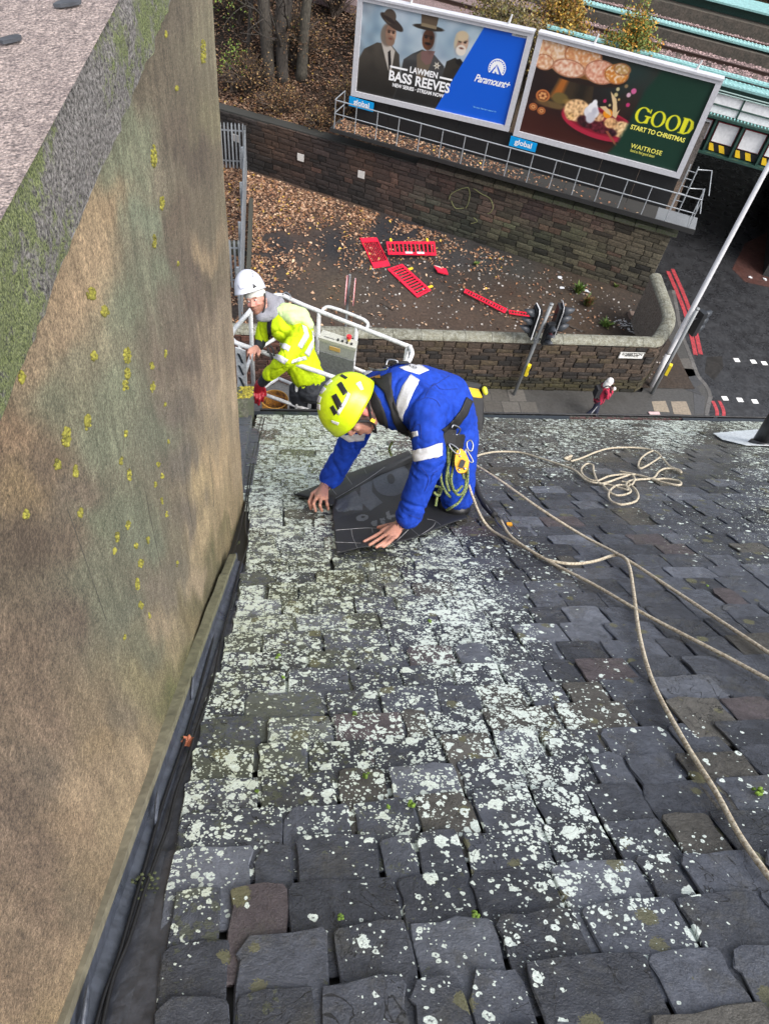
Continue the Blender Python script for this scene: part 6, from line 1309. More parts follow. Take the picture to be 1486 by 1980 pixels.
# ------------------------------------------------------------------ red plastic barriers lying in the yard
M_BAR = mat('red_barrier_plastic', (.74, .02, .055), .42, var=.12, vscale=6)
def barrier(c4, lab, upright=False, z=.06, foot=((.1, 1), (.85, 1)), white=False, nsl=11):
    """c4 px corners: top-left, top-right, bottom-right, bottom-left"""
    if upright:
        a, b_ = G(*c4[3]), G(*c4[2]); up = np.array([0, .18, .88]); q = [a + up, b_ + up, b_, a]
    else: q = [G(*p, z) for p in c4]
    q = [np.array(p) for p in q]; t_ = thing('plastic_barrier', (q[2] + q[3]) / 2 * [1, 1, 0], lab, 'barrier', 'red plastic pedestrian barriers')
    at = lambda u, v: (q[3] * (1 - u) + q[2] * u) * (1 - v) + (q[0] * (1 - u) + q[1] * u) * v
    n_ = unit(np.cross(q[2] - q[3], q[0] - q[3])); n_ = n_ if n_[2] > 0 or upright else -n_; d = n_ * .035
    def pane(u0, v0, u1, v1, nm, m=M_BAR, k=1.0): mb = MB(); mb.prism([at(u0, v0), at(u1, v0), at(u1, v1), at(u0, v1)], d * k); mb.build(nm, m, t_)
    pane(0, .86, 1, 1, 'top_rail'); pane(0, 0, 1, .17, 'bottom_rail'); pane(0, .17, .04, .86, 'end_post'); pane(.96, .17, 1, .86, 'end_post')
    for k in range(nsl): u = .04 + .92 * (k + .5) / nsl; pane(u - .013, .17, u + .013, .86, 'bar', k=.8)
    for (u, v) in foot:
        mb = MB(); c = at(u, v); e_ = unit(q[0] - q[3]); mb.prism([c - unit(q[2] - q[3]) * .05, c + unit(q[2] - q[3]) * .05, c + unit(q[2] - q[3]) * .04 + e_ * .22, c - unit(q[2] - q[3]) * .04 + e_ * .22], n_ * .05, (.7, .5, .03)); mb.build('clip', M_VC, t_)
    if white:
        for u in (.36, .6): mb = MB(); mb.prism([at(u, .06) + d * 1.05, at(u + .15, .06) + d * 1.05, at(u + .15, .2) + d * 1.05, at(u, .2) + d * 1.05], d * .1, (.7, .7, .7)); mb.build('reflector', M_VCP, t_)
barrier([(746, 468), (840, 468), (843, 494), (750, 492)], 'red barrier with two white reflectors, propped level behind the others', foot=((.1, 1.0), (.85, 1.0)), white=True, z=.25)
barrier([(695, 461), (728, 460), (754, 514), (722, 519)], 'red barrier lying flat, leftmost, partly buried in leaves', foot=(), nsl=9)
barrier([(777, 511), (833, 562), (806, 576), (748, 521)], 'red barrier lying flat below the leftmost two, with a yellow clip', foot=((.22, 1), (.9, 1)))
barrier([(899, 559), (980, 598), (975, 606), (896, 566)], 'long red barrier lying on edge, leading right towards the traffic lights', foot=(), z=.12, nsl=15)
barrier([(982, 600), (1026, 606), (1025, 613), (984, 607)], 'red barrier end showing just left of the traffic lights', foot=(), z=.12, nsl=7)
for i, pp in enumerate([[(838, 515), (862, 521), (866, 532), (846, 527)]]):
    q = [G(*p, .12) for p in pp]; mb = MB(); mb.prism(q, (0, 0, .05)); t_ = thing('barrier_foot', q[0] * [1, 1, 0], 'broken piece of red barrier with a pale end among leaves', 'barrier piece'); mb.build('panel', M_BAR, t_)
    mb = MB(); mb.prism([q[0] + (0, 0, .05), q[0] * .5 + q[1] * .5 + (0, 0, .05), q[1] * .3 + q[2] * .3 + q[0] * .4 + (0, 0, .06)], (0, 0, .02), (.6, .56, .5)); mb.build('pale_end', M_VC, t_)
q = at_h(b1, 1046, 623) 
# ------------------------------------------------------------------ figures: one surface grown from tapered limbs
def cvec(x, y, z): return unit(RM @ np.array([x, y, z], float))
def caps(mb, p0, r0, p1, r1, seg=14):
    p0, p1 = np.asarray(p0, float), np.asarray(p1, float); d = unit(p1 - p0); n = 5
    pts = []; rr = []
    for k in range(n): a = math.pi / 2 * k / n; pts.append(p0 - d * r0 * math.cos(a)); rr.append(max(r0 * math.sin(a), r0 * .12))
    pts.append(p0); rr.append(r0); pts.append(p1); rr.append(r1)
    for k in range(n - 1, -1, -1): a = math.pi / 2 * k / n; pts.append(p1 + d * r1 * math.cos(a)); rr.append(max(r1 * math.sin(a), r1 * .12))
    mb.tube(pts, rr, seg)
def chain(mb, pts, rs):
    for i in range(len(pts) - 1): caps(mb, pts[i], rs[i], pts[i + 1], rs[i + 1])
def grow(mb, name, m, parent, voxel, sm=4, wrinkle=None, colf=None):
    """fuse the limbs into one skin, smooth it, add folds"""
    tmp = mb.build('tmp', None); md = tmp.modifiers.new('r', 'REMESH'); md.mode = 'VOXEL'; md.voxel_size = voxel
    bpy.context.view_layer.update(); dg = bpy.context.evaluated_depsgraph_get(); me = bpy.data.meshes.new_from_object(tmp.evaluated_get(dg))
    loc = np.array(tmp.location); old = tmp.data; bpy.data.objects.remove(tmp); bpy.data.meshes.remove(old)
    bm = bmesh.new(); bm.from_mesh(me)
    for k in range(sm): bmesh.ops.smooth_vert(bm, verts=bm.verts, factor=.5, use_axis_x=True, use_axis_y=True, use_axis_z=True)
    bm.normal_update()
    if wrinkle:
        for v in bm.verts: p = np.array(v.co) + loc; v.co += v.normal * float(wrinkle(p, np.array(v.normal)))
    bm.to_mesh(me); bm.free(); me.name = name
    V = np.array([v.co for v in me.vertices]) + loc; Fc = [tuple(p.vertices) for p in me.polygons]; bpy.data.meshes.remove(me)
    m2 = MB(); m2.add(V, Fc, (1, 1, 1) if colf is None else colf(V)); return m2.build(name, m, parent, smooth=True)
def fold(p, sc, amp, st=(1, 1, 1), seed=0.0):
    q = Vector((p[0] * sc * st[0] + seed, p[1] * sc * st[1], p[2] * sc * st[2]))
    q = q + Vector((mnoise.noise(q * .5), mnoise.noise(q * .5 + Vector((5, 1, 3))), 0)) * 1.2
    n = mnoise.noise(q); n2 = mnoise.noise(q * .8 + Vector((9, 2, 7))); return (1 - abs(n) * 2.6) * amp * .6 - max(0, 1 - abs(n2) * 10) * amp * 1.1
def axes_of(U, Fw): Fw = unit(Fw - U * U.dot(Fw)); return unit(np.cross(U, Fw)), Fw, U       # left, forward, up
def finger(mb, pts, r): chain(mb, pts, [r, r * .95, r * .88, r * .8][:len(pts)])
M_SKIN = mat('skin', (1, 1, 1), .5, attr=True, var=.12, vscale=30, bump=.15, bscale=200, bdist=.002)
M_SKIN.node_tree.nodes['Principled BSDF'].inputs['Subsurface Weight'].default_value = .08
M_BLUE = mat('blue_coverall', (.008, .045, .36), .78, var=.22, vscale=9, bump=.35, bscale=120, bdist=.003, spec=.25)
M_SEAM = mat('seam_shadow_blue', (.004, .022, .19), .85)
M_HIVIS = mat('hivis_yellow_cloth', (.50, .66, .008), .7, var=.14, vscale=10, bump=.25, bscale=90, bdist=.003, spec=.25)
M_PALEY = mat('pale_hood_cloth', (.52, .66, .30), .7, var=.1, vscale=8)
M_REFL = mat('reflective_tape', (.60, .60, .62), .35, var=.12, vscale=25, spec=.6)
M_WEB = mat('black_webbing', (.012, .012, .013), .7, var=.3, vscale=60, bump=.4, bscale=300, bdist=.002)
M_GREYC = mat('grey_hoodie', (.23, .23, .26), .85, var=.15, vscale=30, bump=.3, bscale=150, bdist=.003)
M_DARKC = mat('dark_trousers', (.022, .025, .032), .75, var=.4, vscale=10, bump=.3, bscale=60, bdist=.004)
M_HELY = mat('yellow_helmet_shell', (.55, .72, .006), .35, var=.10, vscale=16, coat=.2)
M_HELW = mat('white_helmet_shell', (.62, .63, .70), .3, var=.04, vscale=8, coat=.3)
M_STEEL = mat('polished_steel', (.30, .31, .33), .3, .9)
M_GOLD = mat('orange_anodised', (.80, .36, .03), .3, .5, var=.15, vscale=40)
M_YPL = mat('yellow_plastic', (.78, .50, .02), .4)

def helmet(parent, c, L, Fw, U, rad, m, name='helmet', peak=0.0, rimf=96, rims=100, rimb=112, ridge=0.02):
    nu, nv = 48, 22; V = []; Fc = []
    for j in range(nv + 1):
        for i in range(nu):
            ph = 2 * math.pi * i / nu; cf, sf = math.cos(ph), math.sin(ph)           # cf: forward, sf: left
            tm = math.radians(rims + (rimf - rims) * max(0, cf) ** 2 + (rimb - rims) * max(0, -cf) ** 2)
            th = tm * j / nv; k = 1 + ridge * math.cos(6 * math.asin(max(-1, min(1, sf * math.sin(th))))) * math.sin(th) * .6
            r = np.array([rad[0] * sf * math.sin(th), rad[1] * cf * math.sin(th), rad[2] * math.cos(th)]) * k
            if j > nv - 3: r[:2] *= 1 + .018 * (j - nv + 3)
            if peak and cf > .3: e = max(0, (j - nv * .78) / (nv * .22)); r[1] += peak * e ** 2 * (cf - .3) / .7
            V.append(c + L * r[0] + Fw * r[1] + U * r[2])
    for j in range(nv):
        for i in range(nu): i2 = (i + 1) % nu; Fc.append((j * nu + i, (j + 1) * nu + i, (j + 1) * nu + i2, j * nu + i2))
    mb = MB(); mb.add(V, Fc); o = mb.build(name, m, parent, smooth=True); thick(o, .006); return o
def head_caps(mb, c, L, Fw, U, s=1.0):
    A = (L, Fw, U)
    mb.ell(c + U * .03 * s, (.074 * s, .093 * s, .088 * s), A, 20, 14); mb.ell(c - U * .035 * s + Fw * .022 * s, (.058 * s, .072 * s, .078 * s), A, 18, 12)
    mb.ell(c - U * .088 * s + Fw * .058 * s, (.028 * s, .024 * s, .02 * s), A, 12, 8)
    caps(mb, c + Fw * .088 * s + U * .012 * s, .008 * s, c + Fw * .106 * s - U * .028 * s, .013 * s, 10); mb.ell(c + Fw * .098 * s - U * .033 * s, (.019 * s, .013 * s, .009 * s), A, 10, 7)
    for k in (-1, 1):
        mb.ell(c + Fw * .084 * s + U * .027 * s + L * k * .03 * s, (.022 * s, .010 * s, .008 * s), A, 10, 6); mb.ell(c + Fw * .070 * s - U * .022 * s + L * k * .036 * s, (.022 * s, .018 * s, .02 * s), A, 10, 7)
        mb.ell(c + L * k * .076 * s - U * .012 * s - Fw * .006 * s, (.009 * s, .019 * s, .030 * s), A, 12, 9)
    mb.ell(c + Fw * .086 * s - U * .058 * s, (.022 * s, .010 * s, .006 * s), A, 10, 6); mb.ell(c + Fw * .085 * s - U * .069 * s, (.018 * s, .010 * s, .007 * s), A, 10, 6)
def face_bits(par, c, L, Fw, U, s, eye=(.02, .02, .02)):
    for k in (-1, 1):
        e = c + Fw * .083 * s + U * .009 * s + L * k * .031 * s
        mb = MB(); mb.ell(e, (.0135 * s, .010 * s, .0075 * s), (L, Fw, U), 10, 7, (.55, .5, .48)); eb = mb.build('eye', M_VCP, par, smooth=True)
        mb = MB(); mb.ell(e + Fw * .006 * s, (.006 * s, .006 * s, .006 * s), (L, Fw, U), 8, 6, eye); mb.build('iris', M_VCP, eb, smooth=True)
        mb = MB(); mb.ell(e + U * .019 * s + Fw * .004 * s, (.02 * s, .006 * s, .0038 * s), (L, Fw, U), 10, 6, (.10, .055, .035)); mb.build('eyebrow', M_VCP, par, smooth=True)
    mb = MB(); mb.ell(c + Fw * .0935 * s - U * .0635 * s, (.021 * s, .004 * s, .0022 * s), (L, Fw, U), 10, 5, (.16, .05, .045)); mb.build('mouth', M_VCP, par)

# ================================================================== kneeling worker in blue
kn = RF(885, 992, 0); w1 = thing('person', kn, 'man in blue coverall and neon yellow helmet, kneeling bent over the black roofing sheet', 'person')
D = {k: P(*v) for k, v in dict(pel=(864, 822, 3.40), bel=(852, 783, 3.26), che=(808, 776, 3.17), uch=(772, 768, 3.10), kneeN=(884, 962, 3.50), hipN=(878, 848, 3.36), hipF=(852, 850, 3.52), kneeF=(842, 950, 3.80),
     shN=(826, 788, 2.98), elN=(828, 893, 2.97), cuN=(790, 997, 3.08), shF=(716, 752, 3.30), elF=(684, 848, 3.46), cuF=(640, 923, 3.62), nk=(742, 772, 3.06)).items()}
U1 = cvec(-.8, -.35, -.48); L1, F1, U1 = axes_of(U1, cvec(-.46, .87, .15)); hc = P(690, 789, 3.03)
mb = MB()
chain(mb, [D['pel'], D['bel'], D['che'], D['uch'], D['nk']], [.142, .148, .158, .142, .085])
caps(mb, D['uch'], .12, D['shN'], .082); caps(mb, D['uch'], .12, D['shF'], .078); chain(mb, [D['shN'], D['elN'], D['cuN']], [.082, .064, .052]); chain(mb, [D['shF'], D['elF'], D['cuF']], [.078, .062, .054])
ankN = D['kneeN'] + RD * .34 + np.array([.06, 0, 0]) - RN * .02; ankF = D['kneeF'] + RD * .30
chain(mb, [D['hipN'], D['kneeN'], ankN], [.112, .078, .055]); chain(mb, [D['hipF'], D['kneeF'], ankF], [.105, .076, .055]); caps(mb, D['pel'], .14, D['hipN'], .105)
nrmA = unit(D['elN'] - D['shN'])
def wr1(p, n):
    a = fold(p, 8, .0075, (1, 1, .45), 3) + fold(p, 20, .0022, (1, 1, .5), 8)
    for e, k in ((D['elN'], .17), (D['elF'], .15), (D['kneeN'], .15), (D['cuN'], .12), (D['cuF'], .12), (D['pel'], .2)):
        d = np.linalg.norm(p - e)
        if d < k: a += fold(p, 20, .011 * (1 - d / k), (.7, .7, 1.5), 1.3)
    return a
cov = grow(mb, 'coverall', M_BLUE, w1, .0070, 3, wr1)
tcov = bvh(cov)
# skin: one body under the cloth, with head, neck and both hands
mb = MB(); chain(mb, [D['pel'], D['bel'], D['che'], D['uch'], P(735, 780, 3.05), hc - U1 * .05 - F1 * .02], [.11, .115, .12, .1, .06, .056])
chain(mb, [D['uch'], D['shN'], D['elN'], D['cuN']], [.08, .055, .042, .034]); chain(mb, [D['uch'], D['shF'], D['elF'], D['cuF']], [.08, .055, .042, .034])
chain(mb, [D['hipN'], D['kneeN'], ankN], [.085, .055, .04]); chain(mb, [D['hipF'], D['kneeF'], ankF], [.085, .055, .04])
head_caps(mb, hc, L1, F1, U1)
wN = RF(780, 1008, .098); kN = [RF(739, 1028, .067), RF(746, 1033, .068), RF(755, 1037, .067), RF(764, 1037, .064)]
chain(mb, [D['cuN'], wN], [.034, .029])
for k in kN: caps(mb, wN, .020, k, .0135, 10)
caps(mb, wN, .026, (kN[1] + kN[2]) / 2, .018)
for kk, tip, md_ in zip(kN, [(704, 1047), (714, 1054), (727, 1058), (741, 1057)], [(722, 1038), (730, 1044), (741, 1049), (752, 1049)]):
    finger(mb, [kk, RF(*md_, .066), RF(*tip, .052)], .0088)
finger(mb, [RF(768, 1012, .085), RF(748, 1016, .072), RF(731, 1020, .058)], .0105)
wF = RF(627, 942, .105); kF = [RF(604, 956, .098), RF(612, 960, .105), RF(621, 963, .105), RF(630, 963, .098)]
chain(mb, [D['cuF'], wF], [.034, .028])
for k in kF: caps(mb, wF, .02, k, .013, 10)
caps(mb, wF, .026, (kF[1] + kF[2]) / 2, .017)
for kk, md_, tip in zip(kF, [(597, 970), (606, 974), (618, 977), (632, 975)], [(601, 984), (610, 988), (622, 988), (634, 985)]): finger(mb, [kk, RF(*md_, .085), RF(*tip, .050)], .0088)
finger(mb, [RF(612, 950, .09), RF(601, 964, .08), RF(607, 981, .062)], .0105)
def skc(V):
    c = np.tile(lin((196, 142, 122)) * .78, (len(V), 1)); d = V - hc
    up = d @ U1; f = d @ F1; l = np.abs(d @ L1); rr = np.linalg.norm(d, axis=1)
    hair = (rr < .16) & (f < .045) & (up > -.075) & (l < .082); c[hair] = lin((112, 86, 78)) * .7
    ear = (l > .066) & (np.abs(up + .012) < .04) & (np.abs(f + .006) < .03) & (rr < .12); c[ear] = lin((214, 130, 120)) * .8
    for p_, r_k in ((wN, .075), (wF, .07)):                # ink on the wrists and the backs of the hands
        dd = np.linalg.norm(V - p_, axis=1); nz = np.array([abs(mnoise.noise(Vector(v * 46))) for v in V[dd < r_k]])
        q = np.where(dd < r_k)[0]; c[q[nz < .085]] = lin((86, 74, 74)) * .7
    tips = np.array([RF(*t_, .045) for t_ in [(704, 1047), (714, 1054), (727, 1058), (741, 1057), (601, 984), (610, 988), (622, 988), (634, 985)]])
    dt = np.min(np.linalg.norm(V[:, None] - tips[None], axis=2), axis=1); c[dt < .014] = lin((210, 150, 134)) * .8
    return c
sk1 = grow(mb, 'body', M_SKIN, w1, .0045, 2, None, skc); face_bits(w1, hc, L1, F1, U1, 1.0)
# boots, collar, helmet
for a, b_, nm in ((ankN, D['kneeN'], 'boot'), (ankF, D['kneeF'], 'boot')):
    mb = MB(); caps(mb, a, .052, a + RD * .06 - RN * .03, .05); caps(mb, a + RD * .05 - RN * .05, .045, a + RD * .02 - RN * .13, .04); grow(mb, nm, M_BLACK, w1, .012, 2)
mb = MB(); mb.ell(D['kneeN'] + RN * -.055 + RD * .03, (.075, .1, .05), (np.array([1, 0, 0]), RD, RN), 14, 9, (.015, .015, .016)); mb.build('knee_pad', M_BLACK, w1, smooth=True)
mb = MB(); nk0 = hc - U1 * .075 - F1 * .03; nk1 = D['nk'] + (D['uch'] - D['nk']) * .4
mb.tube([nk0, (nk0 + nk1) / 2, nk1], [.066, .082, .105], 20, cap=False); o = mb.build('neck_warmer', M_WEB, w1, smooth=True); thick(o, .01)
h1 = helmet(w1, hc + U1 * .042 + F1 * .004, L1, F1, U1, (.112, .136, .128), M_HELY, ridge=.03); th1 = bvh(h1)
def dpatch(par, tree, L_, R_, m, name, nu=5, nv=10, off=.004, t_=.003):
    mb = MB(); decal(mb, tree, L_, R_, nu, nv, off)
    if mb.n: o = mb.build(name, m, par, smooth=True); thick(o, t_, 1.0); return o
for a, b_ in [([(641, 766), (653, 792)], [(650, 761), (664, 785)]), ([(651, 744), (664, 765)], [(660, 738), (672, 758)]), ([(638, 788), (646, 803)], [(644, 783), (653, 797)]), ([(657, 727), (668, 734)], [(661, 724), (672, 730)])]: dpatch(h1, th1, a, b_, M_BLACK, 'vent', off=.003, t_=.002)
for a, b_ in [([(634, 722), (640, 732)], [(644, 714), (652, 724)]), ([(624, 738), (632, 746)], [(633, 727), (643, 737)]), ([(614, 755), (622, 762)], [(622, 744), (631, 752)]), ([(611, 774), (618, 780)], [(613, 762), (622, 768)]), ([(613, 790), (619, 793)], [(612, 780), (619, 782)]), ([(655, 716), (664, 720)], [(659, 711), (669, 717)])]: dpatch(h1, th1, a, b_, M_REFL, 'reflective_patch', off=.003, t_=.002)
dpatch(h1, th1, [(672, 758), (664, 776), (650, 798)], [(677, 762), (669, 780), (655, 803)], M_REFL, 'reflective_strip', off=.003)
dpatch(h1, th1, [(687, 742), (697, 755)], [(696, 737), (702, 753)], M_REFL, 'badge', off=.003); dpatch(h1, th1, [(641, 811), (656, 816)], [(642, 815), (654, 821)], M_REFL, 'lamp_clip', off=.004)
ts1 = bvh(sk1)
def strap(par, pts, r, m, name, flat=.35, seg=8): mb = MB(); mb.tube(crom(pts, 5), r, seg, col=(.012, .012, .013)); return mb.build(name, m, par, smooth=True)
ear1 = hc + L1 * .083 - U1 * .03
strap(w1, [hc + L1 * .10 + U1 * .03 + F1 * .05, ear1 + F1 * .02 - U1 * .02, hc + F1 * .05 - U1 * .11 + L1 * .035, hc + F1 * .055 - U1 * .115], .006, M_WEB, 'chin_strap'); strap(w1, [hc + L1 * .095 + U1 * .02 - F1 * .06, ear1 + F1 * .02 - U1 * .02], .006, M_WEB, 'chin_strap')
mb = MB(); mb.box(ear1 + F1 * .012 - U1 * .018 + L1 * .006, (.010, .014, .02), (L1, F1, U1)); mb.build('strap_buckle', M_YPL, w1)
# reflective tape, harness webbing and labels laid on the cloth
dc = lambda L_, R_, m, nm, **k: dpatch(w1, tcov, L_, R_, m, nm, **k)
dc([(793, 724), (778, 746), (767, 774), (766, 785), (775, 812)], [(811, 736), (799, 759), (786, 789), (779, 804), (779, 814)], M_REFL, 'reflective_tape', nu=4, nv=24)
dc([(794, 872), (823, 866), (853, 857)], [(798, 893), (827, 888), (853, 881)], M_REFL, 'reflective_tape', nu=6, nv=16)
dc([(654, 830), (668, 841), (706, 837)], [(660, 845), (675, 854), (703, 850)], M_REFL, 'reflective_tape', nu=6, nv=16)
dc([(702, 722), (714, 714)], [(706, 728), (720, 720)], M_REFL, 'reflective_tape', nu=4, nv=6)
bp_ = dc([(771, 711), (785, 717), (809, 724)], [(798, 703), (815, 707), (829, 716)], M_REFL, 'back_print', nu=8, nv=10, off=.003)
mb = MB(); text_on(mb, lambda x, y: cast(tcov, 781 + x * 12.5 + y * 2.5, 708 + x * 4.2 - y * 8, .0085), 'octo'); mb.build('lettering', M_TXTB, bp_) if (mb.n and bp_) else None
lb_ = dc([(791, 836), (792, 846)], [(807, 833), (808, 843)], M_REFL, 'sleeve_label', nu=5, nv=4, off=.003)
mb = MB(); text_on(mb, lambda x, y: cast(tcov, 793.5 + x * 5.6, 843.5 - x * .8 - y * 8, .0085), 'AS1'); mb.build('lettering', M_TXTB, lb_) if (mb.n and lb_) else None
for L_, R_ in [([(716, 733), (742, 757), (750, 778), (761, 816), (770, 833)], [(757, 722), (757, 750), (765, 785), (778, 816), (792, 833)]), ([(735, 706), (768, 698), (784, 700)], [(735, 716), (768, 707), (790, 706)]),
               ([(900, 768), (889, 793), (868, 819), (852, 831)], [(912, 776), (902, 801), (883, 826), (862, 841)]), ([(770, 832), (785, 842), (796, 850)], [(792, 832), (797, 840), (800, 846)])]: dc(L_, R_, M_WEB, 'harness_strap', nu=5, nv=20, off=.007, t_=.005)
dc([(713, 756), (715, 775), (716, 800), (722, 830)], [(722, 752), (736, 775), (746, 800), (752, 832)], M_WEB, 'snood_edge', nu=6, nv=14, off=.01, t_=.006)
dc([(860, 852), (872, 880), (872, 900)], [(880, 848), (893, 878), (895, 900)], M_WEB, 'thigh_loop', nu=5, nv=10, off=.007)
def onc(px, py, off=.02): h = cast(tcov, px, py, off); return h if h is not None else P(px, py, 3.05)
for line in ([(746, 708), (750, 696), (765, 697), (771, 702), (767, 711)], [(718, 721), (733, 723), (746, 722), (754, 717)], [(866, 822), (876, 816), (884, 822), (880, 832), (870, 832)]):
    mb = MB(); mb.tube(crom([onc(*p, .024) for p in line], 4), .0042, 6); mb.build('harness_ring', M_STEEL, w1, smooth=True)
mb = MB(); mb.prism([onc(719, 735, .016), onc(737, 727, .016), onc(739, 736, .016)], (0, 0, .004)); mb.build('harness_tab', M_GOLD, w1)
mb = MB(); mb.box(onc(858, 838, .02), (.10, .05, .07), (cvec(1, .1, 0), cvec(0, 0, 1), cvec(-.1, 1, 0))); mb.build('hip_pad', M_WEB, w1)
for (px, py) in ((868, 842), (880, 848)):
    mb = MB(); c = onc(px, py, .03); mb.box(c, (.075, .04, .06), (cvec(1, .15, 0), cvec(0, 0, 1), cvec(-.15, 1, 0)), jit=.006); mb.build('hip_pad', M_WEB, w1)
for line in ([(808, 775), (825, 769), (842, 774), (850, 786)], [(831, 749), (850, 738), (868, 726)], [(786, 838), (800, 826), (812, 822), (814, 850)], [(790, 995), (806, 1001), (816, 1004)], [(820, 770), (838, 742), (852, 752), (884, 752)], [(815, 905), (828, 925), (820, 950)], [(845, 910), (836, 918), (832, 935)]):
    pts = [cast(tcov, *p, .0008) for p in crom([np.array(q_, float) for q_ in line], 6)]; pts = [p for p in pts if p is not None]
    if len(pts) > 2: mb = MB(); mb.tube(pts, .0016, 5); mb.build('seam', M_SEAM, w1)
# tool pouch on his hip
pz = 3.45; pt_ = thing('tool_pouch', P(918, 830, pz), 'black tool pouch with a yellow lining hanging at the back of the blue worker\'s belt', 'tool pouch')
pc = lambda x, y, z: P(x, y, pz + z)
mb = MB(); mb.add([pc(896, 742, .02), pc(912, 768, -.06), pc(934, 770, -.03), pc(931, 744, .06), pc(915, 818, .02), pc(920, 829, -.05), pc(931, 833, -.02), pc(936, 815, .05)], [(0, 4, 5, 1), (1, 5, 6, 2), (2, 6, 7, 3), (3, 7, 4, 0), (4, 7, 6, 5)]); o = mb.build('bag', M_WEB, pt_); thick(o, .008)
mb = MB(); mb.add([pc(900, 748, -.0), pc(913, 768, -.055), pc(932, 767, -.03), pc(925, 752, .03)], [(0, 1, 2, 3)]); o = mb.build('lining', M_YPL, pt_); thick(o, .006)
mb = MB(); mb.prism([pc(895, 735, .03), pc(925, 741, .06), pc(936, 752, .05), pc(932, 758, .05), pc(900, 748, .02)], cvec(0, 0, 1) * .01); mb.build('flap', M_WEB, pt_)
mb = MB(); caps(mb, pc(936, 752, 0), .012, pc(938, 759, 0), .012); mb.build('handle_end', mat('lime_plastic', (.6, .62, .03), .4), pt_, smooth=True)
mb = MB(); mb.tube(crom([pc(905, 770, -.05), pc(917, 790, -.08), pc(912, 808, -.08), pc(893, 812, -.07), pc(884, 806, -.06)], 4), .007, 6); mb.build('hose_loop', M_WEB, pt_, smooth=True)
# descender, karabiners, green accessory cord
dz = 3.16
de = thing('descender', P(892, 892, dz), 'orange and steel rope descender clipped at the blue worker\'s hip', 'descender')
mb = MB(); poly = crom([P(x, y, dz) for x, y in [(884, 870), (894, 869), (903, 882), (906, 896), (900, 912), (886, 914), (880, 902), (879, 888)]], 3, closed=True); mb.prism(poly, cvec(.2, .1, 1) * .022); mb.build('side_plate', M_GOLD, de)
mb = MB()
for (x, y, r) in ((893, 897, .012), (898, 906, .007), (887, 908, .006), (889, 882, .005)): mb.ell(P(x, y, dz - .002), (r, r, r * .5), (cvec(1, 0, 0), cvec(0, 1, 0), cvec(0, 0, 1)), 10, 6, (.3, .28, .27))
mb.build('bolt', M_STEEL, de, smooth=True); mb = MB(); mb.box(P(893, 897, dz - .012), (.02, .035, .008), (cvec(1, .4, 0), cvec(-.4, 1, 0), cvec(0, 0, 1))); mb.build('cam', M_BLACK, de)
for i, (line, z, lab) in enumerate([([(868, 858), (878, 862), (888, 872), (884, 878), (872, 868)], 3.16, 'steel karabiner joining the orange descender to the belt'), ([(902, 856), (909, 851), (914, 860), (911, 872), (904, 868)], 3.2, 'oval steel karabiner at the right of the blue worker\'s hip'), ([(900, 868), (908, 880), (914, 892), (908, 893), (900, 880)], 3.18, 'long steel karabiner beside the orange descender')]):
    mb = MB(); mb.tube(crom([P(x, y, z) for x, y in line], 4, closed=True), .0036, 6, closed=True); tag(mb.build('karabiner', M_STEEL, smooth=True), lab, 'karabiner', 'karabiners at the worker\'s hip')
mrope = mat('green_cord', (.03, .065, .035), .8, var=.6, vscale=160, col2=(.30, .34, .10)); t = mrope.node_tree
cord = thing('accessory_cord', P(868, 900, 3.2), 'loops of dark green flecked cord hanging at the blue worker\'s thigh', 'rope')
for line in [[(858, 862), (852, 900), (853, 932), (862, 952), (870, 961)], [(866, 862), (866, 905), (870, 935), (885, 957), (898, 945), (900, 915), (893, 890)], [(880, 868), (876, 900), (872, 930), (880, 950), (893, 940)], [(872, 866), (870, 885), (862, 925), (868, 950)], [(904, 905), (902, 940), (889, 968), (874, 980), (863, 986)], [(885, 872), (890, 900), (896, 925)], [(850, 945), (845, 958), (842, 978)], [(840, 940), (852, 944), (848, 958), (838, 952)], [(758, 855), (752, 868), (756, 880)]]:
    mb = MB(); zz = 3.17 if line[0][0] != 758 else 3.35; mb.tube(crom([P(x, y, zz + .03 * math.sin(i * 1.7)) for i, (x, y) in enumerate(line)], 6), .0062, 7); mb.build('cord_loop', mrope, cord, smooth=True)
# ================================================================== black sheet under his hands
M_MEM = mat('roofing_membrane', (.020, .021, .023), .62, var=.12, vscale=14, bump=.1, bscale=200, bdist=.002, spec=.5)
mt_ = thing('roofing_sheet', RF(740, 1000, .02), 'sheet of black roofing membrane with large grey letters held down under the worker\'s hands', 'roofing sheet')
def bil(c4, a, b_): return (np.array(c4[0]) * (1 - a) + np.array(c4[1]) * a) * (1 - b_) + (np.array(c4[3]) * (1 - a) + np.array(c4[2]) * a) * b_
mainq = [(640, 970), (800, 884), (905, 1003), (650, 1071)]
def mem(a, b_):
    p = bil(mainq, a, b_)
    p[1] += 7 * math.sin(a * math.pi) * max(0, b_ - .7) / .3 - 3 * math.sin(a * 9) * max(0, b_ - .8) / .2
    w = .028 + .030 * (1 - b_) ** 2 * math.sin(a * 3.1 + .2) + .010 * math.sin(a * 5 + b_ * 7) + .012 * math.sin(a * 11 - b_ * 5) * (1 - b_) + .006 * mnoise.noise(Vector((a * 9, b_ * 9, 0)))
    w -= .016 * math.exp(-((a - .42) ** 2 + (b_ - .62) ** 2) * 30)
    return RF(p[0], p[1], max(w + .010, .040))
mb = MB(); mb.grid(mem, 64, 48); mo = mb.build('membrane', M_MEM, mt_, smooth=True); thick(mo, .0015); tmem = bvh(mo)
flq = [(563, 958), (788, 872), (802, 890), (634, 982)]
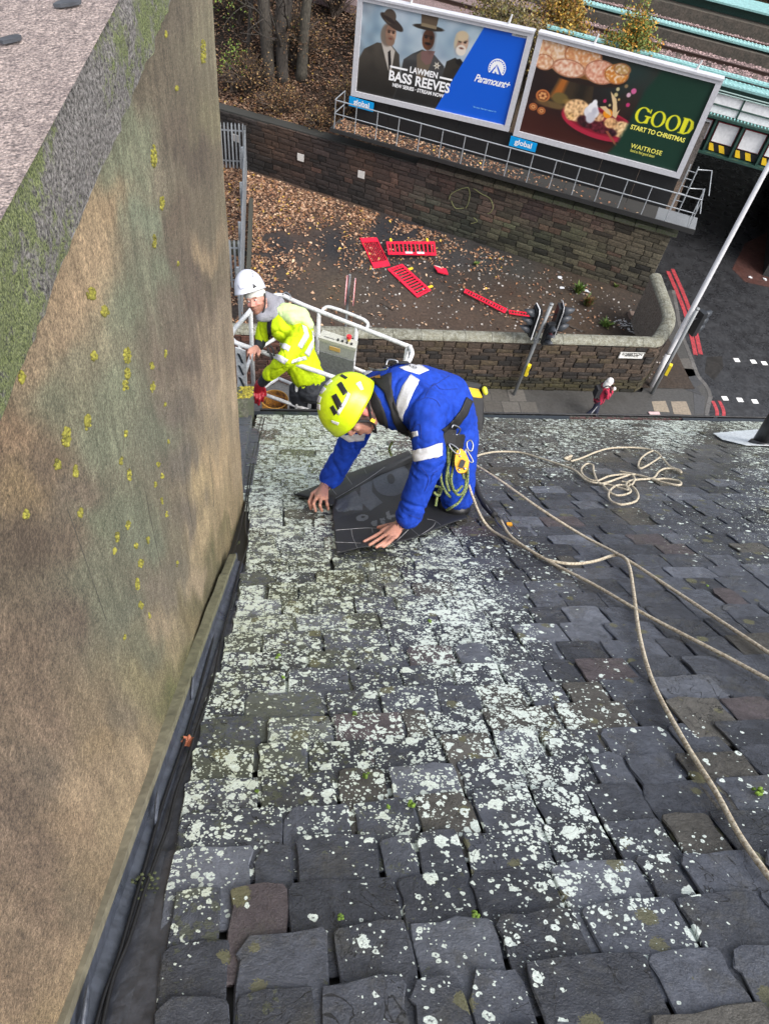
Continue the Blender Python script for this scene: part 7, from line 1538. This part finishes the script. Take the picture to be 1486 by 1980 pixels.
def flp(a, b_):
    p = bil(flq, a, b_); w = .045 + .045 * math.sin(b_ * math.pi) * (.3 + a) + .006 * math.sin(a * 20); w = w if a > .03 else .02
    return RF(p[0], p[1] - 2 * math.sin(b_ * 3.14), w)
mb = MB(); mb.grid(flp, 50, 16); fo_ = mb.build('turned_edge', M_MEM, mt_, smooth=True); thick(fo_, .0015); tfl = bvh(fo_)
mb = MB(); mb.grid(lambda a, b_: RF(*(bil([(563, 959), (634, 982), (650, 1072), (640, 1060)], a, b_)), .018 if b_ > .1 else .03), 10, 10) ; 
M_LETG = mat('grey_print_on_black', (.055, .062, .075), .55, var=.3, vscale=20); M_LETL = mat('light_grey_print', (.11, .12, .13), .55, var=.2, vscale=20); M_LINE = mat('thin_white_line', (.30, .30, .31), .6)
def pxpoly(tree, pts, off=.0022, n=26):
    """flat print: fill a pixel-traced outline on the sheet by clipping a fine grid"""
    P_ = np.array(pts, float); x0, y0 = P_.min(0); x1, y1 = P_.max(0); st = 1.3; mb = MB()
    xs = np.arange(x0, x1 + st, st); ys = np.arange(y0, y1 + st, st); idx = {}; V = []; Fc = []
    def ins(x, y):
        r_ = False
        for i in range(len(P_)):
            ax, ay = P_[i]; bx, by = P_[(i + 1) % len(P_)]
            if (ay > y) != (by > y) and x < (bx - ax) * (y - ay) / (by - ay) + ax: r_ = not r_
        return r_
    def vid(i, j):
        if (i, j) not in idx:
            h = cast(tree, xs[i], ys[j], off)
            if h is None: idx[(i, j)] = None
            else: idx[(i, j)] = len(V); V.append(h)
        return idx[(i, j)]
    for i in range(len(xs) - 1):
        for j in range(len(ys) - 1):
            if ins((xs[i] + xs[i + 1]) / 2, (ys[j] + ys[j + 1]) / 2):
                q = [vid(i, j), vid(i + 1, j), vid(i + 1, j + 1), vid(i, j + 1)]
                if all(k is not None for k in q): Fc.append(tuple(q))
    if Fc: mb.add(V, Fc)
    return mb
zz = lambda pts, s=4.37, ox=560, oy=860: [(x / s + ox, y / s + oy) for x, y in pts]
ov = lambda cx_, cy_, rx, ry, rot, n=28: [(cx_ + rx * math.cos(a) * math.cos(rot) - ry * math.sin(a) * math.sin(rot), cy_ + rx * math.cos(a) * math.sin(rot) + ry * math.sin(a) * math.cos(rot)) for a in np.linspace(0, 2 * math.pi, n)[:-1]]
for pts, m in [(zz(ov(856, 290, 158, 148, -.35)), M_LETG), (zz([(455, 445), (555, 390), (590, 440), (600, 330), (692, 262), (694, 400), (785, 490), (680, 562), (615, 500), (612, 556), (500, 556), (470, 500)]), M_LETG), (zz([(405, 470), (455, 450), (495, 560), (460, 572), (380, 540)]), M_LETG),
               (zz(ov(612, 620, 52, 28, -.15)), M_LETL), (zz([(690, 650), (735, 640), (740, 690), (700, 690), (686, 670)]), M_LETL), (zz([(760, 628), (800, 620), (806, 640), (780, 645), (808, 655), (800, 680), (768, 668)]), M_LETL), (zz([(812, 575), (840, 560), (846, 600), (905, 590), (900, 612), (860, 618), (858, 640), (820, 625)]), M_LETL),
               (zz([(310, 512), (352, 515), (330, 540), (358, 560), (322, 558)]), M_LETL), (zz([(388, 530), (400, 528), (412, 556), (432, 560), (438, 545), (446, 556), (440, 568), (404, 566)]), M_LETL)]:
    mb = pxpoly(tmem, pts)
    if mb.n: mb.build('lettering', m, mt_)
for pts in (zz(ov(853, 292, 32, 44, -.35)), zz(ov(618, 615, 18, 8, -.1)), zz([(568, 400), (588, 440), (590, 430), (578, 396)])):
    mb = pxpoly(tmem, pts, .0034)
    if mb.n: mb.build('letter_counter', M_MEM, mt_)
for line in [[(350, 728), (500, 716), (640, 706), (760, 710)], [(372, 825), (500, 830), (600, 834)], [(520, 716), (530, 780), (560, 850), (585, 915)], [(398, 908), (590, 912)], [(695, 712), (700, 745)], [(1000, 690), (1080, 760), (1155, 815)], [(905, 812), (960, 760), (1000, 720)], [(1010, 840), (1100, 770), (1200, 700), (1230, 660)], [(740, 845), (755, 870)], [(1160, 630), (1235, 650), (1300, 710)]]:
    pts = [cast(tmem, *p, .0015) for p in crom([np.array(q) for q in zz(line)], 6)]; pts = [p for p in pts if p is not None]
    if len(pts) > 1: mb = MB(); mb.tube(pts, .0013, 4); mb.build('printed_line', M_LINE, mt_)
for line in [[(150, 360), (170, 390)], [(470, 255), (525, 335)], [(610, 170), (648, 245)], [(340, 355), (395, 425)], [(385, 455), (560, 350), (700, 260), (800, 190)]]:
    pts = [cast(tfl, *p, .0015) for p in crom([np.array(q) for q in zz(line)], 6)]; pts = [p for p in pts if p is not None]
    if len(pts) > 1: mb = MB(); mb.tube(pts, .0012, 4); mb.build('printed_line', M_LINE, mt_)
# ================================================================== ropes on the roof
def rope_mat(name, c1, c2):
    m = mat(name, c1, .85, var=.25, vscale=120, col2=c2, bump=.5, bscale=420, bdist=.002); return m
M_ROPE = rope_mat('cream_rope', (.58, .52, .40), (.26, .20, .13))
def rope(line, lab, r=.0064, off=.037, offs=None, name='rope', cat='rope', n=7):
    pts = []
    for i, p in enumerate(line):
        o_ = off if offs is None else offs[i] if i < len(offs) else offs[-1]
        pts.append(RF(p[0], p[1], o_))
    mb = MB(); mb.tube(crom(pts, n), r, 8); return tag(mb.build(name, M_ROPE, smooth=True), lab, cat, 'climbing ropes lying on the slates')
z8 = lambda pts: [(x / 2.231 + 820, y / 2.231 + 800) for x, y in pts]
rope([(898, 908), (905, 935), (915, 965), (930, 1000), (950, 1025), (985, 1045), (1020, 1062), (1050, 1080), (1100, 1090), (1145, 1086), (1185, 1074), (1203, 1076), (1216, 1095), (1225, 1150), (1236, 1230), (1262, 1320), (1320, 1430), (1382, 1530), (1432, 1620), (1495, 1708)], 'cream rope that loops at the crossing and runs down to the bottom right corner', offs=[.24, .2, .14, .08, .04] + [.037] * 5 + [.04, .055, .05] + [.037] * 9)
rope([(968, 1006), (990, 1040), (1060, 1085), (1150, 1132), (1250, 1190), (1400, 1268), (1500, 1322)], 'long cream rope from the black sheath to the right edge, lower of two', offs=[.07, .055, .038])
rope([(908, 893), (960, 925), (1050, 988), (1130, 1038), (1200, 1075), (1300, 1140), (1400, 1206), (1500, 1272)], 'taut cream rope from the orange descender to the right edge, upper of two', offs=[.25, .21, .13, .07, .055, .045, .04, .037])
rope(z8([(215, 200), (232, 180), (290, 166), (350, 163), (420, 168), (520, 198), (600, 225), (650, 245), (700, 288), (760, 300), (800, 292), (840, 278), (900, 262), (960, 275), (1030, 296), (1098, 308), (1100, 292), (1040, 280), (990, 282), (930, 266), (842, 248)]), 'slack cream rope arching from the worker over to the tangle on the upper slates', offs=[.2, .15, .06, .04, .037])
rope(z8([(632, 205), (680, 190), (740, 165), (800, 149), (880, 145), (950, 150), (1000, 165), (1030, 195), (1060, 228), (1100, 243), (1106, 254), (1080, 240), (1040, 236), (1010, 250), (985, 278), (920, 284), (880, 292), (870, 310), (880, 330), (850, 322), (790, 305), (752, 300), (730, 250), (726, 222), (700, 216), (676, 240), (690, 270), (740, 290), (800, 268), (880, 262), (905, 275), (900, 300), (880, 312)]), 'far part of the tangled cream rope, ending in a knot at its left')
rope(z8([(1020, 184), (990, 205), (955, 226), (930, 236), (922, 222), (932, 195), (958, 172), (985, 160)]), 'small separate-looking bight of rope at the upper right of the tangle')
rope(z8([(850, 292), (880, 300), (912, 330), (922, 355), (912, 376), (880, 388), (840, 391), (805, 376), (793, 352), (805, 325), (835, 308), (870, 312), (890, 335), (860, 350), (820, 350), (785, 325), (765, 300)]), 'near loop of the tangled cream rope, rounding towards the viewer')
mb = MB()
kc_ = RF(*z8([(617, 193)])[0], .03)
for k in range(3): mb.tube([kc_ + np.array([math.cos(a) * .02 * (1 + .2 * k), math.sin(a + k) * .014, .006 * math.sin(a * 2 + k) + .006 * k]) for a in np.linspace(0, 6.28, 13)[:-1]], .0068, 7, closed=True)
tag(mb.build('rope_knot', M_ROPE, smooth=True), 'knot at the end of the tangled cream rope', 'knot')
shl = thing('rope_sheath', RF(930, 970, .1), 'black padded sheath and steel links on the rope beside the worker\'s knee', 'rope protector')
mb = MB(); pts = [RF(908, 896, .24), RF(914, 925, .18), RF(928, 962, .11), RF(946, 986, .07), RF(956, 996, .06)]; mb.tube(crom(pts, 5), [.013] * 12 + [.017] * 9, 10); mb.build('sheath', M_WEB, shl, smooth=True)
for line in ([(955, 994), (975, 1008), (990, 1028), (984, 1030), (962, 1012)], [(966, 1000), (985, 1022), (1000, 1036), (1004, 1030), (985, 1008), (975, 994)]): mb = MB(); mb.tube(crom([RF(x, y, .05) for x, y in line], 4, closed=True), .004, 6, closed=True); mb.build('link', M_STEEL, shl, smooth=True)
mb = MB(); mb.box(RF(984, 1014, .055), (.025, .018, .01)); mb.build('orange_stop', M_GOLD, shl)
mb = MB(); text_on(mb, lambda x, y: RF(941 + x * 3.2 - y * 3.5, 977 + x * 5.0 - y * 3.5, .095), 'PETZL'); mb.build('lettering', M_TW, shl)

# ================================================================== basket of the lift, and the man in it
ZT = 12.25; BK = lambda px, py, z=ZT: G(px, py, z)
bkt = thing('lift_basket', BK(600, 700, 11.1), 'white-railed basket of an aerial lift hanging just beyond the gutter', 'lift basket')
M_WT = mat('white_tube_paint', (.66, .67, .68), .4, var=.18, vscale=14, col2=(.5, .5, .5))
fl = [BK(*p) for p in [(449, 645), (447, 652), (451, 658), (460, 664), (509, 681), (560, 700), (630, 724)]]
fdir = unit(fl[-1] - fl[4]); FR = fl[-1] + fdir * .42
bl_ = BK(590, 591); br_ = BK(788, 669); bdir = unit(br_ - bl_)
top = [BK(484, 600), BK(455, 634)] + fl + [FR, FR + unit(br_ - FR) * .04 + fdir * .04, BK(784, 704), BK(794, 690), BK(796, 680), BK(790, 670), br_ - bdir * .06, bl_, bl_ - bdir * .3, BK(484, 600) + np.array([.03, .06, 0])]
mb = MB(); mb.tube(crom(top, 4, closed=True), .021, 10, closed=True); mb.build('top_rail', M_WT, bkt, smooth=True)
corners = [fl[3] + fdir * .02, fl[-1] - fdir * .27, FR, br_, bl_ + bdir * .15, bl_ + bdir * .55, BK(484, 600)]
for c in corners: mb = MB(); mb.tube([c, c - [0, 0, 1.1]], .02, 8); mb.build('post', M_WT, bkt, smooth=True)
for h in (.5, 1.05):
    q = [c - [0, 0, h] for c in [fl[3], FR, br_, bl_ - bdir * .3, BK(484, 600)]]; mb = MB()
    for a, b_ in zip(q, q[1:] + q[:1]): mb.tube([a, b_], .018, 8)
    mb.build('mid_rail' if h < 1 else 'toe_rail', M_WT, bkt, smooth=True)
mb = MB(); mb.prism([c - [0, 0, 1.12] for c in [fl[3], FR, br_, bl_ - bdir * .3, BK(484, 600)]], (0, 0, .03), (.12, .12, .12)); mb.build('floor', M_VC, bkt)
mb = MB(); mb.tube(crom([BK(622, 604), BK(626, 596, ZT + .02), BK(640, 594, ZT + .04), BK(690, 612, ZT + .04), BK(706, 620, ZT + .03), BK(711, 628), BK(706, 640, ZT - .02)], 5), .016, 8); mb.build('grab_loop', M_WT, bkt, smooth=True)
mb = MB(); a = fl[3] + np.array([-.02, -.02, -.02]); w_ = unit(fl[1] - fl[3]) * .0 + fdir * .11
mb.prism([a, a + w_ * .9, a + w_ * .9 - [0, 0, .62], a - [0, 0, .62]], np.array([-fdir[1], fdir[0], 0]) * -.012, (.55, .58, .60)); np_ = mb.build('side_plate', M_VC, bkt)
mb = MB(); nrm_ = np.array([fdir[1], -fdir[0], 0])
V_, _ = text2d('LIFT'); 
for k in range(4): c = a + w_ * .45 - [0, 0, .1 + .14 * k] + nrm_ * .018; mb.prism([c + w_ * -.25 + Z3 * .05, c + w_ * -.05 + Z3 * .05, c + w_ * .3 - Z3 * .045, c + w_ * .1 - Z3 * .045], nrm_ * .004, (.02, .03, .04))
mb.build('plate_marking', M_VCP, np_)
# control box
cb = thing('control_box', BK(655, 665, 11.9), 'pale grey control box with knobs and a red stop button on the basket rail', 'control box')
zb = 12.18; A_, B_, C_, D_ = [BK(*p, zb) for p in [(624, 637), (692, 659), (688, 674), (615, 652)]]
M_BOXG = mat('dirty_cream_plastic', (.42, .42, .37), .5, var=.25, vscale=20)
mb = MB(); mb.prism([A_, B_, C_, D_], (0, 0, -.035)); mb.build('lid', M_BOXG, cb)
mb = MB(); ins = lambda p: p + ((A_ + B_ + C_ + D_) / 4 - p) * .06; mb.prism([ins(p) - [0, 0, .036] for p in (A_, B_, C_, D_)], (0, 0, -.11)); mb.build('case', mat('grey_plastic', (.33, .34, .33), .5, var=.2, vscale=20), cb)
mb = MB(); mb.prism([ins(D_) - [0, .01, .15], ins(C_) - [0, .01, .15], ins(C_) - [0, .01, .40], ins(D_) - [-.03, .01, .40]], unit(A_ - D_) * .02, (.16, .17, .17)); mb.build('bracket_plate', M_VC, cb)
lbp = [ins(D_) * .7 + ins(C_) * .3 - [0, 0, .06], ins(D_) * .4 + ins(C_) * .6 - [0, 0, .06], ins(D_) * .4 + ins(C_) * .6 - [0, 0, .1], ins(D_) * .7 + ins(C_) * .3 - [0, 0, .1]]
mb = MB(); mb.prism(lbp, unit(D_ - A_) * .006, (.5, .32, .1)); mb.build('warning_label', M_VCP, cb)
bt_ = lambda u, v: (D_ * (1 - u) + C_ * u) * (1 - v) + (A_ * (1 - u) + B_ * u) * v
for u in (.5, .62, .74, .86): mb = MB(); c = bt_(u, .3); mb.tube([c, c + [0, 0, .02]], .010, 8, col=(.03, .03, .03)); mb.build('knob', M_VCP, cb)
mb = MB(); c = bt_(.76, .68); mb.tube([c, c + [0, 0, .03]], .014, 10, col=(.6, .45, .05)); mb.tube([c + [0, 0, .03], c + [0, 0, .055]], .024, 12, col=(.55, .02, .03)); mb.build('stop_button', M_VCP, cb, smooth=False)
mb = MB(); mb.prism([bt_(.12, .25), bt_(.40, .25), bt_(.40, .32), bt_(.12, .32)], (0, 0, .003), (.1, .1, .1)); mb.build('label_strip', M_VCP, cb)
# bucket
bc = BK(531, 772, 11.62); bu = thing('bucket', bc - [0, 0, .3], 'rusty orange bucket standing in the basket below the red-gloved hand', 'bucket'); mb = MB(); V = []; Fc = []; n_ = 24
for (z, r) in ((0, .125), (-.3, .1), (-.3, .001)):
    for k in range(n_): a = 6.2832 * k / n_; V.append(bc + [r * math.cos(a), r * math.sin(a), z])
for j in range(2):
    for k in range(n_): k2 = (k + 1) % n_; Fc.append((j * n_ + k, j * n_ + k2, (j + 1) * n_ + k2, (j + 1) * n_ + k))
mb.add(V, Fc, (.55, .22, .02)); o = mb.build('pail', mat('rusty_orange', (.55, .24, .02), .6, var=.5, vscale=18, col2=(.16, .06, .02)), bu, smooth=True); thick(o, .006)
mb = MB(); mb.tube([bc + [.127 * math.cos(a), .127 * math.sin(a), 0] for a in np.linspace(0, 6.28, 25)[:-1]], .006, 6, closed=True, col=(.6, .3, .05)); mb.build('rim', M_VCP, bu)
mb = MB(); mb.ell(bc - [0, 0, .2], (.105, .105, .02), col=(.01, .01, .01)); mb.build('black_interior', M_VCP, bu)  # flat black ellipsoid low inside the pail makes its interior black

# man in the yellow jacket
w2 = thing('person', P(600, 760, 6.6) * [1, 1, 0] + [0, 0, 11.15], 'man in yellow hi-vis jacket and white helmet leaning on the basket rail', 'person')
Q = {k: P(*v) for k, v in dict(uch=(548, 628, 6.20), bk=(572, 642, 6.28), bel=(576, 688, 6.44), wai=(592, 720, 6.54), shN=(580, 648, 6.10), elN=(554, 692, 6.06), cuN=(521, 724, 6.30), shF=(516, 622, 6.26), elF=(507, 652, 6.36), cuF=(501, 668, 6.38), nk=(528, 604, 6.16), pel=(602, 750, 6.64)).items()}
U2 = cvec(-.22, -.86, -.36); L2, F2, U2 = axes_of(U2, cvec(-.30, .30, -.9)); h2c = P(496, 580, 6.06)
mb = MB(); chain(mb, [Q['nk'], Q['uch'], Q['bk'], Q['bel'], Q['wai'], P(597, 728, 6.58)], [.08, .135, .148, .15, .148, .145]); caps(mb, Q['uch'], .12, Q['shF'], .075); caps(mb, Q['bk'], .13, Q['shN'], .088); chain(mb, [Q['shN'], Q['elN'], Q['cuN']], [.088, .074, .058]); chain(mb, [Q['shF'], Q['elF']], [.075, .06])
def wr2(p, n):
    a = fold(p, 7, .012, (1, 1, .5), 2) + fold(p, 18, .0035, (1, 1, .5), 4); d = np.linalg.norm(p - Q['elN'])
    return a + (fold(p, 30, .012 * (1 - d / .2), (.8, .8, 1.4)) if d < .2 else 0)
jk = grow(mb, 'jacket', M_HIVIS, w2, .010, 2, wr2); tj = bvh(jk)
mb = MB(); chain(mb, [P(552, 600, 6.14), P(580, 612, 6.14), P(597, 628, 6.14)], [.067, .082, .046]); caps(mb, P(538, 604, 6.12), .05, P(565, 615, 6.08), .06); grow(mb, 'jacket_hood', M_PALEY, w2, .011, 3, lambda p, n: fold(p, 14, .006))
mb = MB(); chain(mb, [P(515, 577, 6.14), P(530, 590, 6.17), P(528, 606, 6.12), P(505, 612, 6.08)], [.06, .085, .07, .045]); caps(mb, P(538, 585, 6.15), .055, P(548, 596, 6.17), .04); grow(mb, 'hoodie', M_GREYC, w2, .009, 2, lambda p, n: fold(p, 16, .006))
fz = lambda p, z: np.array([p[0], p[1], z])
hip = Q['pel']; mb = MB(); chain(mb, [Q['wai'], hip], [.125, .145]); l1, l2 = hip + [-.1, .02, -.05], hip + [.1, .08, -.05]
for l_ in (l1, l2): chain(mb, [l_, fz(l_ + [-.02, .02, 0], 11.6), fz(l_ + [-.02, .08, 0], 11.24)], [.105, .075, .06])
grow(mb, 'trousers', M_DARKC, w2, .014, 2, lambda p, n: fold(p, 12, .009))
for l_ in (l1, l2): mb = MB(); caps(mb, fz(l_ + [-.02, .08, 0], 11.2), .05, fz(l_ + [-.06, -.06, 0], 11.18), .045); grow(mb, 'boot', M_BLACK, w2, .014, 2)
mb = MB(); chain(mb, [h2c - U2 * .06 - F2 * .02, Q['nk'], Q['uch'], Q['bk'], Q['bel'], hip], [.055, .055, .085, .09, .09, .09]); head_caps(mb, h2c, L2, F2, U2, 1.02)
chain(mb, [Q['bk'], Q['shN'], Q['elN'], Q['cuN'], P(508, 738, 6.42)], [.07, .05, .042, .038, .03]); chain(mb, [Q['uch'], Q['shF'], Q['elF'], Q['cuF'], P(497, 671, 6.37)], [.08, .05, .042, .034, .028])
for l_ in (l1, l2): chain(mb, [l_, fz(l_, 11.6), fz(l_, 11.24)], [.08, .05, .04])
wr = P(497, 670, 6.36)
for k, (kx, ky, tx, ty) in enumerate([(482, 676, 478, 688), (486, 680, 484, 694), (492, 682, 491, 697), (499, 680, 500, 690)]):
    kk = P(kx, ky, 6.33); caps(mb, wr, .022, kk, .013, 10); finger(mb, [kk, P((kx + tx) / 2 - 1, (ky + ty) / 2, 6.31), P(tx, ty, 6.35)], .0095)
finger(mb, [wr, P(503, 678, 6.32), P(500, 688, 6.32)], .011)
sk2c = lin((208, 152, 134)) * .8
def skc2(V):
    c = np.tile(sk2c, (len(V), 1)); d = V - h2c; up, f, l = d @ U2, d @ F2, d @ L2
    st_ = (f > .02) & (up < -.035) & (up > -.12) & (np.abs(l) < .07); c[st_] = lin((160, 112, 94)) * .75
    ch = (f > .05) & (np.abs(up + .01) < .025) & (np.abs(np.abs(l) - .04) < .02); c[ch] = lin((222, 150, 136)) * .85
    return c
grow(mb, 'body', M_SKIN, w2, .0055, 1, None, skc2); face_bits(w2, h2c, L2, F2, U2, 1.02, (.03, .03, .03))
mb = MB(); mb.ell(h2c + U2 * .045 - F2 * .006, (.085, .103, .066), (L2, F2, U2), 20, 12, v1=.62); o = mb.build('beanie', mat('pale_knit', (.55, .54, .50), .9, var=.15, vscale=40), w2, smooth=True); thick(o, .006, 1.0)
h2 = helmet(w2, P(483, 558, 6.03), L2, F2, U2, (.121, .141, .158), M_HELW, peak=.022, rimf=97, rims=97, rimb=104, ridge=.015); th2 = bvh(h2)
dpatch(h2, th2, [(488, 549), (489, 558)], [(489, 548), (496, 554)], M_BLACK, 'vent_triangle', off=.003)
for k in range(4): dpatch(h2, th2, [(486.5 + k * .6, 525 + k * 3), (486.5 + k * .6, 526.4 + k * 3)], [(488 + k * .6, 525 + k * 3), (488 + k * .6, 526.4 + k * 3)], M_BLACK, 'vent_hole', 2, 2, off=.003)
dpatch(h2, th2, [(460, 552), (465, 560), (476, 556)], [(461, 550), (466, 558), (476, 554.5)], mat('helmet_crease', (.42, .43, .52), .4), 'moulded_crease', 3, 8, off=.003)
strap(w2, [h2c + L2 * .09 + U2 * .04, h2c + L2 * .082 - U2 * .03 + F2 * .02, h2c + L2 * .05 - U2 * .10 + F2 * .045, h2c - U2 * .115 + F2 * .05], .007, M_WEB, 'chin_strap')
dj = lambda L_, R_, m, nm, **k: dpatch(w2, tj, L_, R_, m, nm, **k)
for L_, R_ in [([(532, 659), (545, 662), (562, 670)], [(530, 668), (543, 671), (557, 680)]), ([(527, 682), (540, 686), (557, 695)], [(524, 691), (537, 696), (550, 704)]), ([(583, 628), (588, 645), (575, 668)], [(592, 632), (597, 650), (582, 675)]), ([(602, 638), (604, 656), (588, 682)], [(608, 646), (610, 662), (596, 690)]), ([(565, 695), (578, 690), (590, 688)], [(562, 702), (578, 698), (592, 694)])]: dj(L_, R_, M_REFL, 'reflective_tape', nu=4, nv=14, off=.006, t_=.004)
dj([(520, 606), (517, 630), (518, 655), (522, 676)], [(531, 602), (524, 630), (525, 655), (530, 676)], M_WEB, 'harness_strap', nu=3, nv=18, off=.008, t_=.006)
mb = MB(); chain(mb, [Q['elF'], Q['cuF']], [.052, .045]); grow(mb, 'inner_sleeve', M_DARKC, w2, .01, 2, lambda p, n: fold(p, 30, .004))
mb = MB(); chain(mb, [Q['cuN'], P(507, 739, 6.42)], [.052, .045]); grow(mb, 'inner_sleeve', M_DARKC, w2, .01, 2, lambda p, n: fold(p, 30, .004))
M_GLV = mat('red_glove_rubber', (.30, .012, .022), .4, var=.3, vscale=40, bump=.4, bscale=150, bdist=.003)
mb = MB(); gw = P(504, 741, 6.44); caps(mb, gw, .045, P(498, 752, 6.52), .043)
for (kx, ky, tx, ty) in [(490, 756, 488, 772), (495, 760, 494, 778), (501, 761, 500, 782), (507, 758, 507, 775)]: finger(mb, [P(kx, ky, 6.53), P((kx + tx) / 2 + 1, (ky + ty) / 2, 6.52), P(tx, ty, 6.58)], .015)
finger(mb, [gw, P(511, 752, 6.5), P(513, 764, 6.55)], .015); grow(mb, 'glove', M_GLV, w2, .006, 1, lambda p, n: fold(p, 60, .002))
for line in ([(517, 672), (520, 680), (524, 690), (521, 696)], [(522, 668), (528, 676), (530, 688)], [(516, 680), (524, 684), (528, 694)]): mb = MB(); mb.tube(crom([P(x, y, 6.12) for x, y in line], 4), .008, 6); mb.build('harness_hardware', M_WEB, w2, smooth=True)
mb = MB(); mb.tube(crom([P(x, y, 6.18) for x, y in [(546, 570), (552, 565), (560, 570), (562, 577)]], 4), .006, 6); mb.build('rear_buckle', M_STEEL, w2, smooth=True)

# ================================================================== passer-by on the pavement
pb = G(1141, 806); pp = thing('person', pb, 'pedestrian in white hood and red checked coat walking on the pavement', 'person')
fx = np.array([1.0, .1, 0]); B = lambda x, y, z: pb + np.array([x, y, z])
mb = MB(); caps(mb, B(.0, 0, .86), .13, B(.06, 0, 1.3), .15); chain(mb, [B(.0, .08, .85), B(.12, .08, .45), B(.18, .08, .06)], [.1, .065, .045]); chain(mb, [B(.0, -.08, .85), B(-.04, -.08, .45), B(-.22, -.08, .12)], [.1, .065, .045])
caps(mb, B(.06, 0, 1.3), .08, B(.1, 0, 1.47), .055); mb.ell(B(.12, 0, 1.58), (.09, .08, .11)); chain(mb, [B(.06, -.18, 1.32), B(.14, -.2, 1.1), B(.3, -.08, 1.28)], [.055, .045, .035]); chain(mb, [B(.06, .18, 1.32), B(.14, .2, 1.1), B(.3, .06, 1.26)], [.055, .045, .035]); mb.ell(B(.31, -.05, 1.3), (.04, .05, .04))
grow(mb, 'body', M_SKIN, pp, .018, 2, None, lambda V: np.tile(lin((196, 150, 130)) * .7, (len(V), 1)))
mb = MB(); chain(mb, [B(.02, 0, .80), B(.04, 0, 1.0), B(.06, 0, 1.3)], [.19, .17, .17]); chain(mb, [B(.05, -.17, 1.33), B(.14, -.22, 1.1), B(.27, -.1, 1.25)], [.085, .07, .06]); chain(mb, [B(.05, .17, 1.33), B(.14, .22, 1.1), B(.27, .08, 1.24)], [.085, .07, .06])
def chk(V):
    c = np.tile(lin((190, 40, 72)) * .7, (len(V), 1)); k = ((V[:, 2] * 16).astype(int) % 2 == 0); k2 = (((V[:, 0] + V[:, 1]) * 14).astype(int) % 2 == 0); c[k & k2] = lin((60, 16, 30)) * .7; c[(~k) & k2] = lin((130, 26, 52)) * .7; return c
grow(mb, 'coat', mat('checked_wool', (1, 1, 1), .85, attr=True), pp, .016, 2, None, chk)
mb = MB(); chain(mb, [B(0, .08, .82), B(.12, .08, .45), B(.18, .08, .1)], [.11, .08, .07]); chain(mb, [B(0, -.08, .82), B(-.04, -.08, .45), B(-.22, -.08, .15)], [.11, .08, .07]); grow(mb, 'trousers', mat('navy_cloth', (.018, .022, .045), .8), pp, .018, 2)
mb = MB(); mb.tube([B(-.02, -.165, .7), B(-.12, -.155, .3)], .012, 5, col=(.6, .6, .6)); mb.build('trouser_stripe', M_VCP, pp)
for c in ((.2, .08, .03), (-.22, -.08, .08)): mb = MB(); caps(mb, B(*c), .045, B(c[0] + .13, c[1], c[2] - .005), .035); mb.build('shoe', M_VCP, pp, smooth=True)
mb = MB(); mb.ell(B(.10, 0, 1.6), (.125, .115, .15)); caps(mb, B(.04, 0, 1.42), .12, B(.06, 0, 1.52), .12); grow(mb, 'hood', mat('white_fleece', (.62, .60, .58), .9, var=.1, vscale=30), pp, .018, 2)
mb = MB(); mb.ell(B(.19, -.02, 1.60), (.05, .065, .09), col=(.02, .02, .025)); mb.ell(B(.215, -.02, 1.56), (.035, .045, .06), col=lin((200, 150, 132)) * .7); mb.build('face', M_VCP, pp, smooth=True)
mb = MB(); mb.ell(B(.34, -.04, 1.33), (.06, .06, .07), col=(.6, .58, .56)); mb.build('mitten', M_VCP, pp, smooth=True)
bpk = thing('backpack', B(-.22, 0, 1.0), 'small dark backpack on the pedestrian\'s back', 'backpack'); mb = MB(); mb.box(B(-.17, 0, 1.16), (.14, .26, .38), jit=.02, col=(.015, .015, .018)); mb.build('bag', M_VC, bpk)
for y in (-.12, .12): mb = MB(); mb.tube(crom([B(-.14, y, 1.36), B(.05, y, 1.52), B(.22, y, 1.3), B(.2, y, 1.05), B(-.12, y, .98)], 4), .018, 6, col=(.02, .02, .02)); mb.build('strap', M_VCP, bpk)
